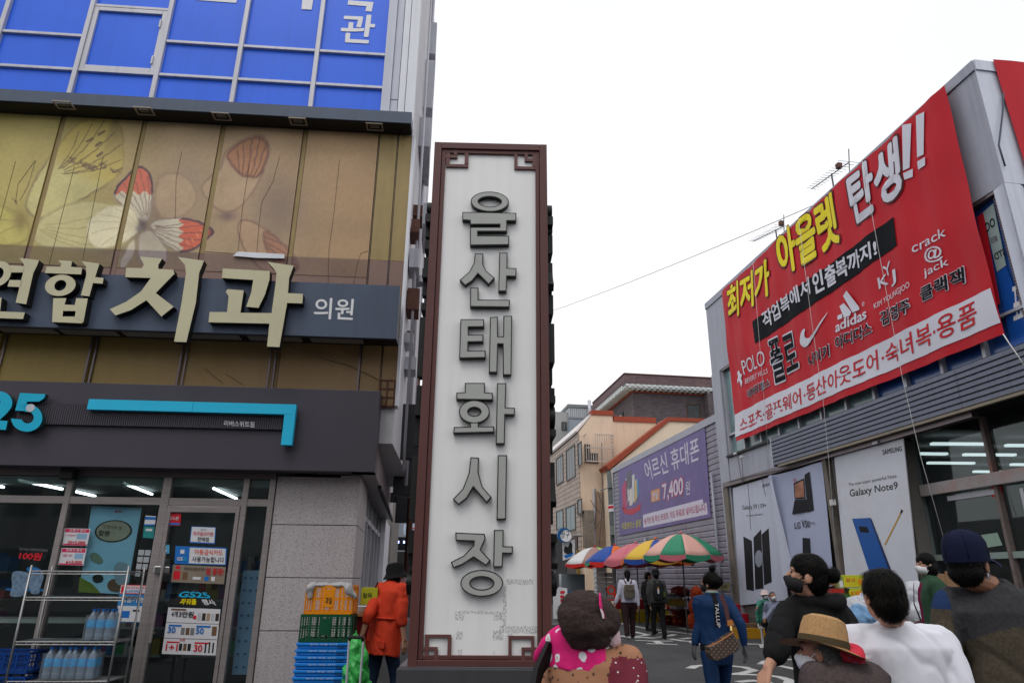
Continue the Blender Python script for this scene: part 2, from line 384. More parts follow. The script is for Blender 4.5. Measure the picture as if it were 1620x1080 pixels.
# awning with square downlights
aw = B.add('awning', Geo().box(uL, uc-.01, BO, aw_o, aw_z, aw_top, 0), [dslate, black])
g = Geo().box(uL+.02, uc-.03, BO+.01, aw_o-.03, aw_z-.012, aw_z-.002); B.add('soffit', g, black, parent=aw)
lampm = M('downlight_frame', C(150, 140, 130, 1.2), .5); lampi = M('downlight_glass', (.12, .12, .11), .2)
for px, py in [(102, 164.5), (229, 174), (351, 182.5), (472, 190.5), (593, 199), (-25, 154)]:
    P = gnd(px, py, aw_z); uu = (P-LF.O).dot(LF.d); oo = (P-LF.O).dot(LF.n); s = .125
    g = Geo()
    for a, b, c, d in [(-s, s, -.09, -.07), (-s, s, .07, .09), (-s, -s+.02, -.07, .07), (s-.02, s, -.07, .07)]: g.box(uu+a, uu+b, oo+c, oo+d, aw_z-.03, aw_z-.012)
    g.box(uu-.07, uu+.07, oo-.035, oo+.035, aw_z-.02, aw_z-.0125, 1)
    B.add('downlight', g, [lampm, lampi], parent=aw)
# printed facade below the awning: panels with narrow strips between them
def film(name, k, top):
    m = bpy.data.materials.new(name); m.use_nodes = True; n, l = m.node_tree.nodes, m.node_tree.links
    b = n['Principled BSDF']; b.inputs['Roughness'].default_value = .5
    g = n.new('ShaderNodeNewGeometry'); sp = n.new('ShaderNodeSeparateXYZ'); l.new(g.outputs['Position'], sp.inputs[0])
    mr = n.new('ShaderNodeMapRange'); mr.inputs[1].default_value = -7.3; mr.inputs[2].default_value = -1.6
    ns = n.new('ShaderNodeTexNoise'); ns.inputs['Scale'].default_value = .6; l.new(g.outputs['Position'], ns.inputs['Vector'])
    ad = n.new('ShaderNodeMath'); ad.operation = 'MULTIPLY_ADD'; ad.inputs[1].default_value = 1.6; l.new(ns.outputs['Fac'], ad.inputs[0]); 
    ad.inputs[2].default_value = -.8
    a2 = n.new('ShaderNodeMath'); l.new(sp.outputs[0], a2.inputs[0]); l.new(ad.outputs[0], a2.inputs[1]); l.new(a2.outputs[0], mr.inputs[0])
    r = n.new('ShaderNodeValToRGB'); e = r.color_ramp.elements
    cols = [(182, 164, 98), (176, 156, 112), (170, 142, 116), (162, 134, 104)] if top else [(150, 128, 60), (142, 118, 62), (140, 112, 72), (138, 110, 72)]
    e[0].color = C(*cols[0], k)+(1,); e[0].position = 0; e[1].color = C(*cols[3], k)+(1,); e[1].position = 1
    for q in (1, 2): z = e.new(q/3); z.color = C(*cols[q], k)+(1,)
    l.new(mr.outputs[0], r.inputs[0])
    n2 = n.new('ShaderNodeTexNoise'); n2.inputs['Scale'].default_value = 3.5; n2.inputs['Detail'].default_value = 8; n2.inputs['Roughness'].default_value = .75
    mp = n.new('ShaderNodeMapping'); mp.inputs['Scale'].default_value = (2, 2, .4); l.new(g.outputs['Position'], mp.inputs[0]); l.new(mp.outputs[0], n2.inputs['Vector'])
    rr = n.new('ShaderNodeMapRange'); rr.inputs[1].default_value = .3; rr.inputs[2].default_value = .7; rr.inputs[3].default_value = .9; rr.inputs[4].default_value = 1.08; l.new(n2.outputs['Fac'], rr.inputs[0])
    mx = n.new('ShaderNodeMix'); mx.data_type = 'RGBA'; mx.blend_type = 'MULTIPLY'; mx.inputs[0].default_value = 1
    l.new(r.outputs[0], mx.inputs[6]); cb = n.new('ShaderNodeCombineXYZ'); [l.new(rr.outputs[0], cb.inputs[i]) for i in range(3)]
    l.new(cb.outputs[0], mx.inputs[7]); l.new(mx.outputs[2], b.inputs['Base Color'])
    wv = n.new('ShaderNodeTexNoise'); wv.inputs['Scale'].default_value = 1.7; l.new(g.outputs['Position'], wv.inputs['Vector'])
    bp = n.new('ShaderNodeBump'); bp.inputs['Strength'].default_value = .25; bp.inputs['Distance'].default_value = .03; l.new(wv.outputs['Fac'], bp.inputs['Height']); l.new(bp.outputs[0], b.inputs['Normal'])
    return m
filmA = film('butterfly_film', 1.32, True); filmB = film('lower_film', 1.35, False)
filmC = M('yellow_strip', C(156, 136, 92, 1.25), .5, var=.1, streak=.3)
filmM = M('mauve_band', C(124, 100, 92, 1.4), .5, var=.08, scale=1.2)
js = [((-30, 165), (-95, 395), (-22, 165), (-85, 395)), ((98, 176), (39, 407), (105, 177), (48, 408)), ((228, 185), (174, 428), (233, 186), (184, 428)),
      ((349, 192), (315, 410), (358, 193), (324, 410)), ((479, 205), (455, 410), (485, 205), (465, 410)), ((599, 214), (580, 450), (601, 214), (582, 450)), ((629, 215), (612, 453), (631, 215), (614, 453))]
cuts = [uL]
for a, b, c, d in js: cuts += [(LF.u(*a, BO)+LF.u(*b, BO))/2, (LF.u(*c, BO)+LF.u(*d, BO))/2]
cuts.append(uc)
zMv = LF.z(300, 399, BO)                 # the mauve band starts here
zDt = LF.z(500, 447, BO)
zYe = LF.z(300, 567, BO)
for i in range(len(cuts)-1):
    narrow = i % 2 == 1 and cuts[i+1]-cuts[i] < .12
    a, b = cuts[i]+.006, cuts[i+1]-.006; oo = BO-(.018 if narrow else .003)-random.random()*.004
    if b-a < .004: continue
    if i == len(cuts)-2 or i == len(cuts)-4: mm = filmC
    else: mm = filmC if narrow else filmA
    B.box('facade_panel', mm, a, b, BO-.06, oo, zMv+.002, zA0-.002)
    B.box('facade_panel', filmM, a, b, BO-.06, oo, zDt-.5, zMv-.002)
    B.box('facade_panel', filmB, a, b, BO-.06, oo, zBot-.1, zDt-.505)
# flat butterfly print on the film: a fine sheet in front of the panels, coloured vertex by vertex like ink on vinyl
import numpy as np
def z3(p): return (p[0]/3.857, 240+p[1]/3.857)
def z4(p): return (300+p[0]/3.857, 240+p[1]/3.857)
def smoothp(P, it=2):
    for _ in range(it):
        Q = []
        for i in range(len(P)):
            a, b = P[i], P[(i+1) % len(P)]
            Q += [(a[0]*.75+b[0]*.25, a[1]*.75+b[1]*.25), (a[0]*.25+b[0]*.75, a[1]*.25+b[1]*.75)]
        P = Q
    return P
bo = BO+.0005
mu0, mu1, mz0, mz1 = LF.u(-45, 300, bo), cuts[-4]-.004, zMv-.0, zA0-.004
NX, NZ = 560, 230
UU, ZZ = np.meshgrid(np.linspace(mu0, mu1, NX), np.linspace(mz0-.28, mz1, NZ))
_R = np.array([[_r.x, _r.y, _r.z], [_u.x, _u.y, _u.z], [_f.x, _f.y, _f.z]])
PW = np.stack([LF.O.x+LF.d.x*UU+LF.n.x*bo, LF.O.y+LF.d.y*UU+LF.n.y*bo, ZZ-CAM_H], -1) @ _R.T
X = PCX+FPX*PW[..., 0]/PW[..., 2]; Yp = PCY-FPX*PW[..., 1]/PW[..., 2]   # where the design's own drawing coordinates fall on the sheet
nx_, nz_ = np.meshgrid(np.arange(NX)*.045, np.arange(NZ)*.045)
rng = np.random.RandomState(3)
def vnoise(sc_, seed):
    r = np.random.RandomState(seed).rand(64, 64); a = (nx_*sc_) % 63; b = (nz_*sc_) % 63; i, j = a.astype(int), b.astype(int); fa, fb = a-i, b-j; fa = fa*fa*(3-2*fa); fb = fb*fb*(3-2*fb)
    return (r[j, i]*(1-fa)+r[j, (i+1) % 64]*fa)*(1-fb)+(r[(j+1) % 64, i]*(1-fa)+r[(j+1) % 64, (i+1) % 64]*fa)*fb
N1, N2, N3 = vnoise(.6, 1), vnoise(2.3, 2), vnoise(7, 3)
wx, wy = X+2.2*(N2-.5)+1.2*(N3-.5), Yp+2.2*(vnoise(2.3, 5)-.5)+1.2*(vnoise(7, 6)-.5)
def sdist(P):                                   # signed distance to a closed outline, positive inside
    d = np.full(X.shape, 1e9); ins = np.zeros(X.shape, bool)
    for i in range(len(P)):
        (ax, ay), (bx, by) = P[i], P[(i+1) % len(P)]; dx, dy = bx-ax, by-ay
        t = np.clip(((wx-ax)*dx+(wy-ay)*dy)/(dx*dx+dy*dy+1e-9), 0, 1); d = np.minimum(d, np.hypot(wx-ax-t*dx, wy-ay-t*dy))
        c_ = (ay > wy) != (by > wy); ins ^= c_ & (wx < (bx-ax)*(wy-ay)/(by-ay+1e-9)+ax)
    return np.where(ins, d, -d)
ss = lambda a, b, x: (lambda t: t*t*(3-2*t))(np.clip((x-a)/(b-a), 0, 1))
IMG = np.zeros(X.shape+(3,))
stops = [(-40, (176, 163, 98)), (130, (172, 155, 100)), (260, (164, 142, 110)), (400, (164, 140, 112)), (520, (164, 136, 104)), (660, (158, 130, 96))]
for c in range(3): IMG[..., c] = np.interp(X+30*(N1-.5), [q[0] for q in stops], [q[1][c] for q in stops])
def mixc(mask, col, k=1.0):
    global IMG
    IMG = IMG*(1-(mask*k)[..., None])+np.array(col, float)*(mask*k)[..., None]
def blob(cx, cy, rx, ry, col, k): mixc(np.exp(-(((X-cx)/rx)**2+((Yp-cy)/ry)**2)), col, k)
def linem(pts, w):
    d = np.full(X.shape, 1e9)
    for (ax, ay), (bx, by) in zip(pts[:-1], pts[1:]):
        dx, dy = bx-ax, by-ay; t = np.clip(((wx-ax)*dx+(wy-ay)*dy)/(dx*dx+dy*dy+1e-9), 0, 1); d = np.minimum(d, np.hypot(wx-ax-t*dx, wy-ay-t*dy))
    return 1-ss(w*.4, w*1.3, d)
def wing(pts, conv, fill, edge, ew=4, soft=2.0, k=1.0, root=None, rootcol=None):
    P = [conv(p) for p in smoothp(pts, 2)]; D = sdist(P); m = ss(-soft, soft, D)
    mixc(m, fill, k); mixc(m*(1-ss(0, ew, D)), edge, k*.9); mixc(m*ss(0, 1, N2)*.35, tuple(c*.88 for c in fill), k)
    if root: q = conv(root); dd = np.hypot(X-q[0], Yp-q[1]); mixc(m*np.exp(-(dd/26)**2), rootcol or edge, k*.5)
    return m, D
def rays(a, ends, conv, m, col, w=.8, k=.7):
    A = conv(a)
    for i, e in enumerate(ends):
        E_ = conv(e); L = math.hypot(E_[0]-A[0], E_[1]-A[1]); nx2, ny2 = -(E_[1]-A[1])/L, (E_[0]-A[0])/L
        pts = [(A[0]+(E_[0]-A[0])*t+nx2*.06*L*math.sin(PI*t), A[1]+(E_[1]-A[1])*t+ny2*.06*L*math.sin(PI*t)) for t in [j/7 for j in range(1, 8)]]
        mixc(linem(pts, w)*m, col, k)
blob(255, 330, 40, 45, (132, 114, 102), .75); blob(200, 392, 60, 14, (134, 118, 96), .5); blob(440, 330, 40, 50, (128, 110, 98), .8); blob(300, 285, 26, 40, (140, 122, 106), .6); blob(105, 200, 60, 14, (150, 142, 80), .4)
# large yellow butterfly behind
m, D = wing([(150, 390), (168, 250), (245, 110), (335, -20), (452, -155), (560, -222), (690, -232), (748, -140), (766, 10), (738, 150), (600, 240), (440, 330), (300, 420)], z3, (194, 184, 128), (112, 94, 70), 5, 2.4)
top_ = ss(0, 1, (290-Yp+.5*(X-120))/40); mixc(m*top_, (182, 160, 84), .7); mixc(m*ss(6, 20, X-165+.35*(Yp-190))*ss(290, 180, Yp), (112, 96, 78), .55); mixc(m*linem([z3(p) for p in [(410, 45), (470, 60), (560, 100), (620, 80), (700, 130), (745, 110)]], 5)*(N3 > .4), (104, 88, 74), .8)
rays((330, 140), [(480, -120), (560, -170), (640, -190), (700, -120), (740, -40), (740, 50), (650, 60)], z3, m, (110, 94, 70), 1.0)
for p in [(545, -70), (600, -40), (610, 20), (620, -110)]: q = z3(p); mixc(linem([(q[0]-4, q[1]+2), (q[0]+4, q[1]-3)], 2.2)*m, (96, 80, 66), .8)
m, D = wing([(250, 400), (420, 310), (600, 290), (740, 340), (860, 440), (800, 560), (640, 610), (440, 600), (240, 590), (180, 500)], z3, (196, 186, 136), (150, 136, 92), 5, 3, .9); rays((200, 450), [(700, 340), (760, 420), (740, 520), (640, 580), (500, 590)], z3, m, (158, 146, 100), 1.2, .5)
m, D = wing([(-60, 290), (60, 350), (150, 400), (190, 480), (160, 560), (-60, 590)], z3, (192, 180, 104), (142, 128, 76), 5, 3, .95); rays((150, 440), [(-40, 330), (-40, 420), (-30, 520)], z3, m, (150, 136, 84), 1.2, .5)
blob(33, 350, 12, 18, (132, 116, 74), .8); rays((100, 330), [(95, 300), (215, 55), (70, 280)], z3, np.ones_like(X), (110, 98, 70), 1.0, .8)
# pale ghost butterfly at the right
m, D = wing([(205, 0), (290, -60), (400, -110), (470, -90), (495, -20), (480, 60), (440, 160), (360, 300), (280, 370), (200, 380), (100, 300), (60, 210), (130, 150), (190, 100)], z4, (176, 150, 122), (122, 98, 84), 5, 2.6, .95)
m2, D2 = wing([(212, 20), (290, -50), (400, -95), (465, -80), (488, -20), (470, 80), (420, 165), (370, 160), (320, 150), (280, 120), (250, 70)], z4, (172, 124, 94), (100, 76, 72), 6, 2.4, .95); rays((270, 330), [(470, -60), (430, -85), (380, -70), (330, -40), (290, -10), (480, 30)], z4, m2, (108, 84, 74), 1.1, .8)
m, D = wing([(-190, 130), (-60, 125), (20, 180), (60, 300), (-20, 400), (-180, 430), (-225, 290)], z4, (172, 148, 120), (136, 112, 96), 5, 3, .9)
m, D = wing([(290, 395), (420, 440), (540, 520), (640, 620), (685, 720), (560, 760), (420, 720), (300, 560)], z4, (174, 144, 116), (106, 80, 76), 4, 2.4, .95); m2, D2 = wing([(455, 470), (545, 530), (635, 640), (672, 735), (570, 740), (480, 640), (450, 540)], z4, (156, 112, 90), (104, 80, 76), 4, 3, .85); rays((300, 400), [(660, 700), (620, 640), (560, 560), (540, 700)], z4, m2, (108, 82, 76), 1.0, .7)
blob(360, 342, 14, 7, (112, 92, 88), .8)
# main butterfly, white with orange red tips
blob(228, 370, 60, 16, (126, 110, 96), .6)
m, D = wing([(850, 82), (900, 105), (930, 170), (935, 260), (925, 360), (895, 440), (840, 410), (770, 350), (705, 295), (690, 245), (740, 180), (800, 110)], z3, (202, 192, 168), (98, 74, 74), 3, 1.6, 1, (880, 430), (170, 160, 146))
tip = m*ss(1.5, -1.5, Yp-(240+(252+12*np.sin(X*.35))/3.857)); mixc(tip*ss(2, 4, D), (196, 104, 84), .95); mixc(tip*(1-ss(2, 4.5, D)), (84, 60, 66), .95); rays((885, 430), [(850, 110), (900, 150), (925, 210), (800, 140), (750, 190), (715, 240)], z3, m, (112, 84, 78), .8, .65)
m, D = wing([(900, 430), (1020, 405), (1150, 403), (1250, 432), (1322, 490), (1275, 530), (1195, 590), (1120, 625), (1030, 590), (940, 505)], z3, (200, 190, 168), (98, 74, 74), 3, 1.6, 1, (900, 450), (168, 158, 144))
tip = m*ss(-1.5, 1.5, X-(1105+14*np.sin(Yp*.5))/3.857); mixc(tip*ss(2, 4, D), (200, 98, 76), .95); mixc(tip*(1-ss(2, 4.5, D)), (84, 60, 66), .95); mixc(m*ss(326, 338, X), (84, 60, 66), .9); rays((900, 450), [(1260, 440), (1270, 490), (1230, 540), (1180, 585), (1120, 610), (1180, 420)], z3, m, (104, 76, 72), .8, .65)
for p in [(1148, 556), (1180, 538), (1212, 515), (1240, 490)]: q = z3(p); mixc(linem([(q[0]-2, q[1]-2), (q[0]+1, q[1]+2)], 1.6), (214, 140, 104), .8)
m, D = wing([(735, 325), (800, 340), (840, 400), (850, 460), (830, 510), (720, 570), (600, 598), (545, 550), (525, 470), (570, 385), (650, 335)], z3, (224, 214, 178), (190, 178, 146), 3, 1.4, 1, (850, 460), (180, 170, 150)); rays((850, 460), [(560, 430), (560, 500), (620, 570), (600, 380), (700, 340)], z3, m, (190, 176, 136), 1.0, .6)
m, D = wing([(865, 470), (960, 500), (1025, 600), (1020, 690), (900, 712), (840, 660), (840, 560)], z3, (196, 184, 162), (124, 106, 98), 3, 1.8, .98, (870, 470), (150, 138, 126)); m, D = wing([(820, 515), (832, 600), (775, 700), (722, 722), (742, 640)], z3, (204, 194, 168), (150, 136, 116), 2, 1.5, .95)
blob(226, 356, 7, 9, (96, 84, 84), .95); blob(220, 362, 5, 5, (120, 110, 108), .9)
IMG *= (.93+.10*N1+.05*(N3-.5))[..., None]
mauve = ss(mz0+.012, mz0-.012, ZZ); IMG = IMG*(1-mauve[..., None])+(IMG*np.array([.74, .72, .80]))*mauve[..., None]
lin_ = np.where(IMG/255 <= .04045, IMG/255/12.92, ((IMG/255+.055)/1.055)**2.4)*1.3
mm_ = bpy.data.meshes.new('butterfly_print'); ii, jj = np.meshgrid(np.arange(NX-1), np.arange(NZ-1)); base_ = (jj*NX+ii).ravel()
uc_ = (UU[:-1, :-1]+UU[:-1, 1:])[jj.ravel(), ii.ravel()]/2; keep = np.ones(len(base_), bool)
for k in range(1, len(cuts)-1, 2):
    if cuts[k+1]-cuts[k] < .12: keep &= ~((uc_ > cuts[k]-.004) & (uc_ < cuts[k+1]+.004))
base_ = base_[keep]; fcs = np.stack([base_, base_+1, base_+NX+1, base_+NX], 1)
mm_.from_pydata(np.stack([UU-B.off.x, np.full(UU.shape, -bo-.0012)-B.off.y, ZZ-B.off.z], -1).reshape(-1, 3).tolist(), [], fcs.tolist())
ca_ = mm_.color_attributes.new('ink', 'FLOAT_COLOR', 'POINT'); ca_.data.foreach_set('color', np.concatenate([lin_.reshape(-1, 3), np.ones((NX*NZ, 1))], 1).ravel())
ink = M('printed_ink', (.3, .3, .3), .5, bump=.12, bscale=1.6); nt_ = ink.node_tree; at_ = nt_.nodes.new('ShaderNodeAttribute'); at_.attribute_name = 'ink'; nt_.links.new(at_.outputs['Color'], nt_.nodes['Principled BSDF'].inputs['Base Color'])
mm_.materials.append(ink); mo_ = bpy.data.objects.new('butterfly_print', mm_); sc.collection.objects.link(mo_); mo_.parent = B.root
# thin cracks and loose strips on the film
g = Geo()
for pts, cv in [([(95, 60), (0, 420)], z3), ([(215, 55), (110, 200), (95, 310)], z3), ([(455, 90), (300, 690)], z3), ([(630, 30), (505, 660)], z3), ([(1110, 0), (1075, 170), (1070, 410)], z3),
                ([(365, 80), (325, 330), (295, 615)], z4), ([(550, 30), (510, 180), (440, 310), (425, 430), (410, 620)], z4), ([(915, 50), (880, 380), (850, 600), (845, 800)], z4), ([(1090, 605), (1045, 620), (1020, 700), (1000, 810)], z4),
                ([(95, 610), (280, 622)], z4), ([(20, 940), (400, 955)], z4), ([(90, 1320), (205, 1415)], z4), ([(220, 1355), (330, 1425)], z4)]:
    P = hp(LF, [cv(p) for p in pts], bo)
    g.tube([(a, bo+.004, b) for a, b in P], .0022, 5)
B.add('crack_line', g, M('crack', (.05, .045, .04), .8), kind='stuff')
g = Geo(); P = hp(LF, [z4(p) for p in [(300, 617), (580, 632), (582, 658), (420, 655), (268, 642)]], bo); g.prism(P, bo+.015, bo+.04)
B.add('torn_film_roll', g, claddingW, label='crumpled white roll of torn film')
# white side trim of corner
B.box('corner_trim', claddingW, uc-.008, uc+.03, BO-.2, BO+.01, zBot-.1, aw_z-.002)
# wires under the dental sign
g = Geo(); P = hp(LF, [(0, 524), (60, 526), (150, 527), (250, 538), (330, 541), (420, 543), (445, 546), (500, 563), (555, 578), (600, 600)], BO+.02)
g.tube([(a, BO+.02, b) for a, b in P], .008, 6); B.add('cable', g, M('pale_cable', C(150, 130, 100), .6))
g = Geo()
for px in (5, 142, 151, 288, 296, 429, 437, 570):
    a = LF.u(px, 560, BO); g.box(a-.012, a+.012, BO, BO+.02, zBot-.05, LF.z(px, 512+px*.045, BO))
B.add('support_rod', g, alu_d, kind='stuff')

# ------------------------------------------------------------------ dental sign
fo = .55
S = Thing('clinic_sign', 'long slate blue clinic sign with big cream Korean letters on the printed facade', 'sign', LF, LF.u(380, 490, fo), fo, LF.z(380, 490, fo))
zb1, zb0 = LF.z(500, 447, fo), LF.z(500, 531.5, fo); ur = (LF.u(633, 455, fo)+LF.u(627, 538, fo))/2
S.box('panel', M('sign_slate', C(72, 82, 100, 1.45), .5, var=.07, streak=.25, scale=1), LF.u(-200, 480, fo), ur, fo-.06, fo, zb0, zb1)
S.box('back_box', black, LF.u(-200, 480, fo), ur-.01, BO+.1, fo-.0605, zb0+.03, zb1-.04)
g = Geo()
for k in range(-2, 6):
    a = LF.u(100*k-10, 540, .4)
    g.box(a, a+LF.u(90, 540, .4)-LF.u(0, 540, .4), .25, .42, zb0+.012, zb0+.029)
S.add('light_strip', g, M('light_strip', C(150, 145, 140), .4))
cream = M('letter_cream', C(188, 182, 152, 1.35), .45, var=.05, scale=2, dirt=.12); lside = M('letter_side', (.015, .014, .015), .6)
CR = [cream, lside]; lo0, lo1 = fo+.001, fo+.12
def lpoly(g, pts, cv, sm=0): g.prism(hp(LF, [cv(p) for p in (smoothp(pts, sm) if sm else pts)], lo1), lo0, lo1, 0, 1)
def lring(g, c, R, r, cv, hc=None):
    s = cv((0, 0)); P = hp(LF, [cv(c), cv((c[0]+R[0], c[1])), cv((c[0], c[1]-R[1])), cv((c[0]+r[0], c[1])), cv((c[0], c[1]-r[1]))], lo1)
    g.ring(P[0], (P[1][0]-P[0][0], P[2][1]-P[0][1]), (P[3][0]-P[0][0], P[4][1]-P[0][1]), lo0, lo1, 0, 1)
L1 = Geo(); lring(L1, (-15, 745), (82, 78), (36, 40), z3)
lpoly(L1, [(60, 693), (148, 698), (146, 736), (66, 736)], z3); lpoly(L1, [(58, 782), (138, 784), (128, 826), (46, 822)], z3)
lpoly(L1, [(118, 648), (160, 652), (238, 662), (228, 690), (203, 740), (160, 930), (95, 920), (140, 740), (147, 690)], z3)
lpoly(L1, [(-60, 890), (10, 890), (0, 974), (152, 980), (140, 1020), (-70, 1012)], z3)
S.add('letter', L1, CR)
L1 = Geo(); lpoly(L1, [(355, 662), (440, 668), (433, 702), (502, 708), (495, 748), (274, 740), (284, 700), (366, 702), (376, 685)], z3)
lring(L1, (368, 815), (93, 65), (36, 33), z3)
lpoly(L1, [(497, 668), (607, 682), (580, 765), (632, 770), (626, 805), (567, 801), (545, 882), (493, 876), (527, 750), (525, 700)], z3)
lpoly(L1, [(325, 893), (405, 893), (394, 932), (385, 970), (381, 1005), (456, 1005), (508, 1040), (497, 1046), (318, 1038)], z3)
lpoly(L1, [(394.5, 932), (456, 935), (465, 893), (536, 895), (509, 1039), (456.5, 1004.5), (462, 972), (385.5, 970)], z3)
S.add('letter', L1, CR)
L1 = Geo(); lpoly(L1, [(855, 640), (990, 652), (966, 690), (966, 715), (1058, 720), (1064, 745), (1010, 800), (950, 862), (1060, 945), (985, 1005), (893, 905), (800, 965), (705, 998), (670, 960), (770, 915), (860, 852), (920, 770), (765, 765), (770, 708), (865, 710), (878, 690)], z3)
lpoly(L1, [(1085, 642), (1245, 665), (1215, 740), (1195, 920), (1137, 1161), (1062, 1158), (1108, 920), (1135, 740), (1128, 690)], z3)
S.add('letter', L1, CR)
L1 = Geo(); lpoly(L1, [(202, 712), (490, 728), (487, 780), (460, 870), (420, 952), (345, 945), (375, 860), (388, 782), (197, 770)], z4)
lpoly(L1, [(475, 672), (635, 695), (607, 770), (600, 862), (692, 867), (688, 925), (595, 922), (548, 1191), (472, 1188), (487, 1048), (115, 1040), (122, 977), (228, 978), (238, 880), (220, 855), (232, 838), (330, 846), (310, 982), (500, 984), (525, 800), (530, 740), (515, 715)], z4)
S.add('letter', L1, CR)
white = M('white_print', C(228, 228, 232, 1.2), .5, var=.03)
tpx(S, '의원', [(498, 470.5), (561, 473), (558, 507), (496, 504)], white, fo, .004, .022)

# blue wall lettering
g = Geo()
for pts in [[(540.5, -8), (592, -8), (590, 19), (575, 17), (578, 7), (552, 3), (551, -2)], [(312, 0), (374, 3), (373, 5.5), (308, 1)], [(478, -6), (496, -6), (493, 16), (476.5, 15)], [(300, -12), (376, -12), (374, 4), (310, 0)]]:
    pass
for q_ in ([(551, 1), (591, 4), (588, 19), (578, 18), (580, 10.5), (550, 8)], [(479, -8), (497, -8), (493, 16), (477, 15)], [(312, -6), (376, -2), (373.5, 5.2), (310, 0.5)]): B.add('window_lettering', Geo().flat(hp(LF, q_, BO), BO+.003), white)
tpx(B, '관', [(541, 22), (596, 24.5), (589, 70), (537.5, 67)], white, BO, .003, .035, name='window_lettering')

# ------------------------------------------------------------------ convenience store fascia
fasc = M('fascia_plum', C(64, 61, 69, 1.45), .42, var=.05, scale=.7, streak=.08)
fz1 = (LF.z(300, 606, FO)+LF.z(590, 621, FO))/2; fz0 = (LF.z(300, 736.5, FO)+LF.z(590, 751, FO))/2
fur = (LF.u(600, 622, FO)+LF.u(593.5, 750, FO))/2
A = vpang(655)
K = Thing('store_fascia', 'dark plum convenience store fascia with cyan 25 and a cyan right angle bar', 'sign', LF, LF.u(300), FO, fz0)
K.box('fascia_box', fasc, LF.u(-260, 650, FO), fur, BO+.001, FO, fz0, fz1, bevel=.006)
# ribbed strip, cyan bar, figures
u0, u1 = LF.u(20, 700, FO), LF.u(446, 690, FO); zr1, zr0 = LF.z(250, 652, FO), LF.z(300, 677, FO)
g = Geo(); n = 118
for i in range(n):
    a = u0+(u1-u0)*i/n; g.box(a, a+(u1-u0)/n*.72, FO+.001, FO+.05, zr0, zr1+.07)
K.add('ribbed_strip', g, fasc, kind='stuff')
K.box('strip_back', fasc, u0, u1, FO+.0005, FO+.028, zr0+.001, zr1+.069)
cyan = M('cyan_plastic', C(40, 176, 214, 1.35), .35, var=.03)
co = FO+.13; Z1 = LF.z(305, 633, co); Z0 = (LF.z(141, 642.5, co)+LF.z(449, 659.5, co))/2; Zb = LF.z(453, 703.5, co); Z1 = (LF.z(141, 627, co)+LF.z(466, 643.3, co))/2
ua, ub, uc2 = LF.u(140, 635, co), LF.u(467.5, 644, co), LF.u(448.5, 662, co); ub = (ub+LF.u(462.4, 704, co))/2; uc2 = (uc2+LF.u(444.7, 703, co))/2
um = LF.u(304, 650, co)
K.box('cyan_bar', cyan, ua, um-.002, FO+.052, co, Z0, Z1); K.box('cyan_bar', cyan, um+.002, ub, FO+.052, co, Z0, Z1); K.box('cyan_bar', cyan, uc2, ub, FO+.052, co, Zb, Z0-.002)
def z5(p): return (p[0]/3.857, 480+p[1]/3.857)
cyan2 = M('figure_cyan', C(20, 166, 200, 1.35), .35, var=.04)
def fpoly(nm, pts, sm=0):
    g = Geo(); g.prism(hp(LF, [z5(p) for p in (smoothp(pts, sm) if sm else pts)], co), FO+.052, co, 0, 1); return K.add(nm, g, [cyan2, M('figure_side', (.02, .05, .06), .5)])
fpoly('figure', [(122, 545), (278, 552), (268, 578), (240, 597), (164, 598), (150, 655), (92, 652)])
def arcpts(c, rx, ry, a0, a1, n=18): return [(c[0]+rx*math.cos(math.radians(a0+(a1-a0)*i/n)), c[1]-ry*math.sin(math.radians(a0+(a1-a0)*i/n))) for i in range(n+1)]
fpoly('figure', arcpts((163, 697), 95, 84, 118, -178, 30)+arcpts((168, 695), 38, 36, -160, 108, 14))
fpoly('figure', [(-60, 560)]+arcpts((-5, 605), 80, 70, 110, -30, 12)+[(40, 670), (-5, 712), (46, 716), (35, 770), (-120, 762), (-115, 715), (-20, 640), (5, 600), (-10, 585), (-40, 600)])
g = Geo(); c = LF.hit(*z5((187, 637)), co); g.prism([(c[0]+.052*math.cos(i*PI/10), c[1]+.05*math.sin(i*PI/10)) for i in range(20)], co+.001, co+.006)
K.add('dot', g, M('pale_dot', C(210, 215, 225), .5))
tpx(K, '리버스위트점', [(355, 664.6), (402.6, 666.9), (402.2, 676), (354.6, 673.4)], white, FO+.05, .004, .012)
# ------------------------------------------------------------------ ground floor of the left building: shop front, granite, side wall
gl = glass('shop_glass', (.80, .86, .86), rough=.01)
def ua2(a, b, o=0.0): return (LF.u(a[0], a[1], o)+LF.u(b[0], b[1], o))/2
m0 = ua2((-60, 760), (-130, 1050)); m1 = ua2((110, 757), (62, 1010)); m2 = ua2((264, 743), (219, 1075)); m3 = ua2((386, 750), (357, 1075)); m4 = ua2((432, 750), (406.5, 1075)); m5 = ua2((567, 752), (558, 960))
zH = LF.z(50, 789, 0); zH = (LF.z(50, 784)+LF.z(180, 791)+LF.z(400, 801))/3
zTop = fz0
frm = steel
def post(T, u, w=.05, o0=-.09, o1=.02, z0=0, z1=None, mat=None, name='mullion'): return T.box(name, mat or frm, u-w, u+w, o0, o1, z0, z1 or zTop-.02, bevel=.004)
for u in (m0, m1, m2, m4-.035): post(B, u, .035 if u != m2 else .05)
post(B, m3, .035)
B.box('transom', frm, uL, m1-.036, -.08, .012, zH-.045, zH+.045, bevel=.004)
B.box('transom', frm, m1+.036, m2-.051, -.08, .012, zH-.045, zH+.045, bevel=.004)
B.box('transom', frm, m2+.051, m3-.036, -.08, .012, zH-.045, zH+.045, bevel=.004)
B.box('transom', frm, m3+.036, m4-.071, -.08, .012, zH-.045, zH+.045, bevel=.004)
B.box('head_frame', alu_d, uL, m4, -.1, .03, zTop-.075, zTop-.003)
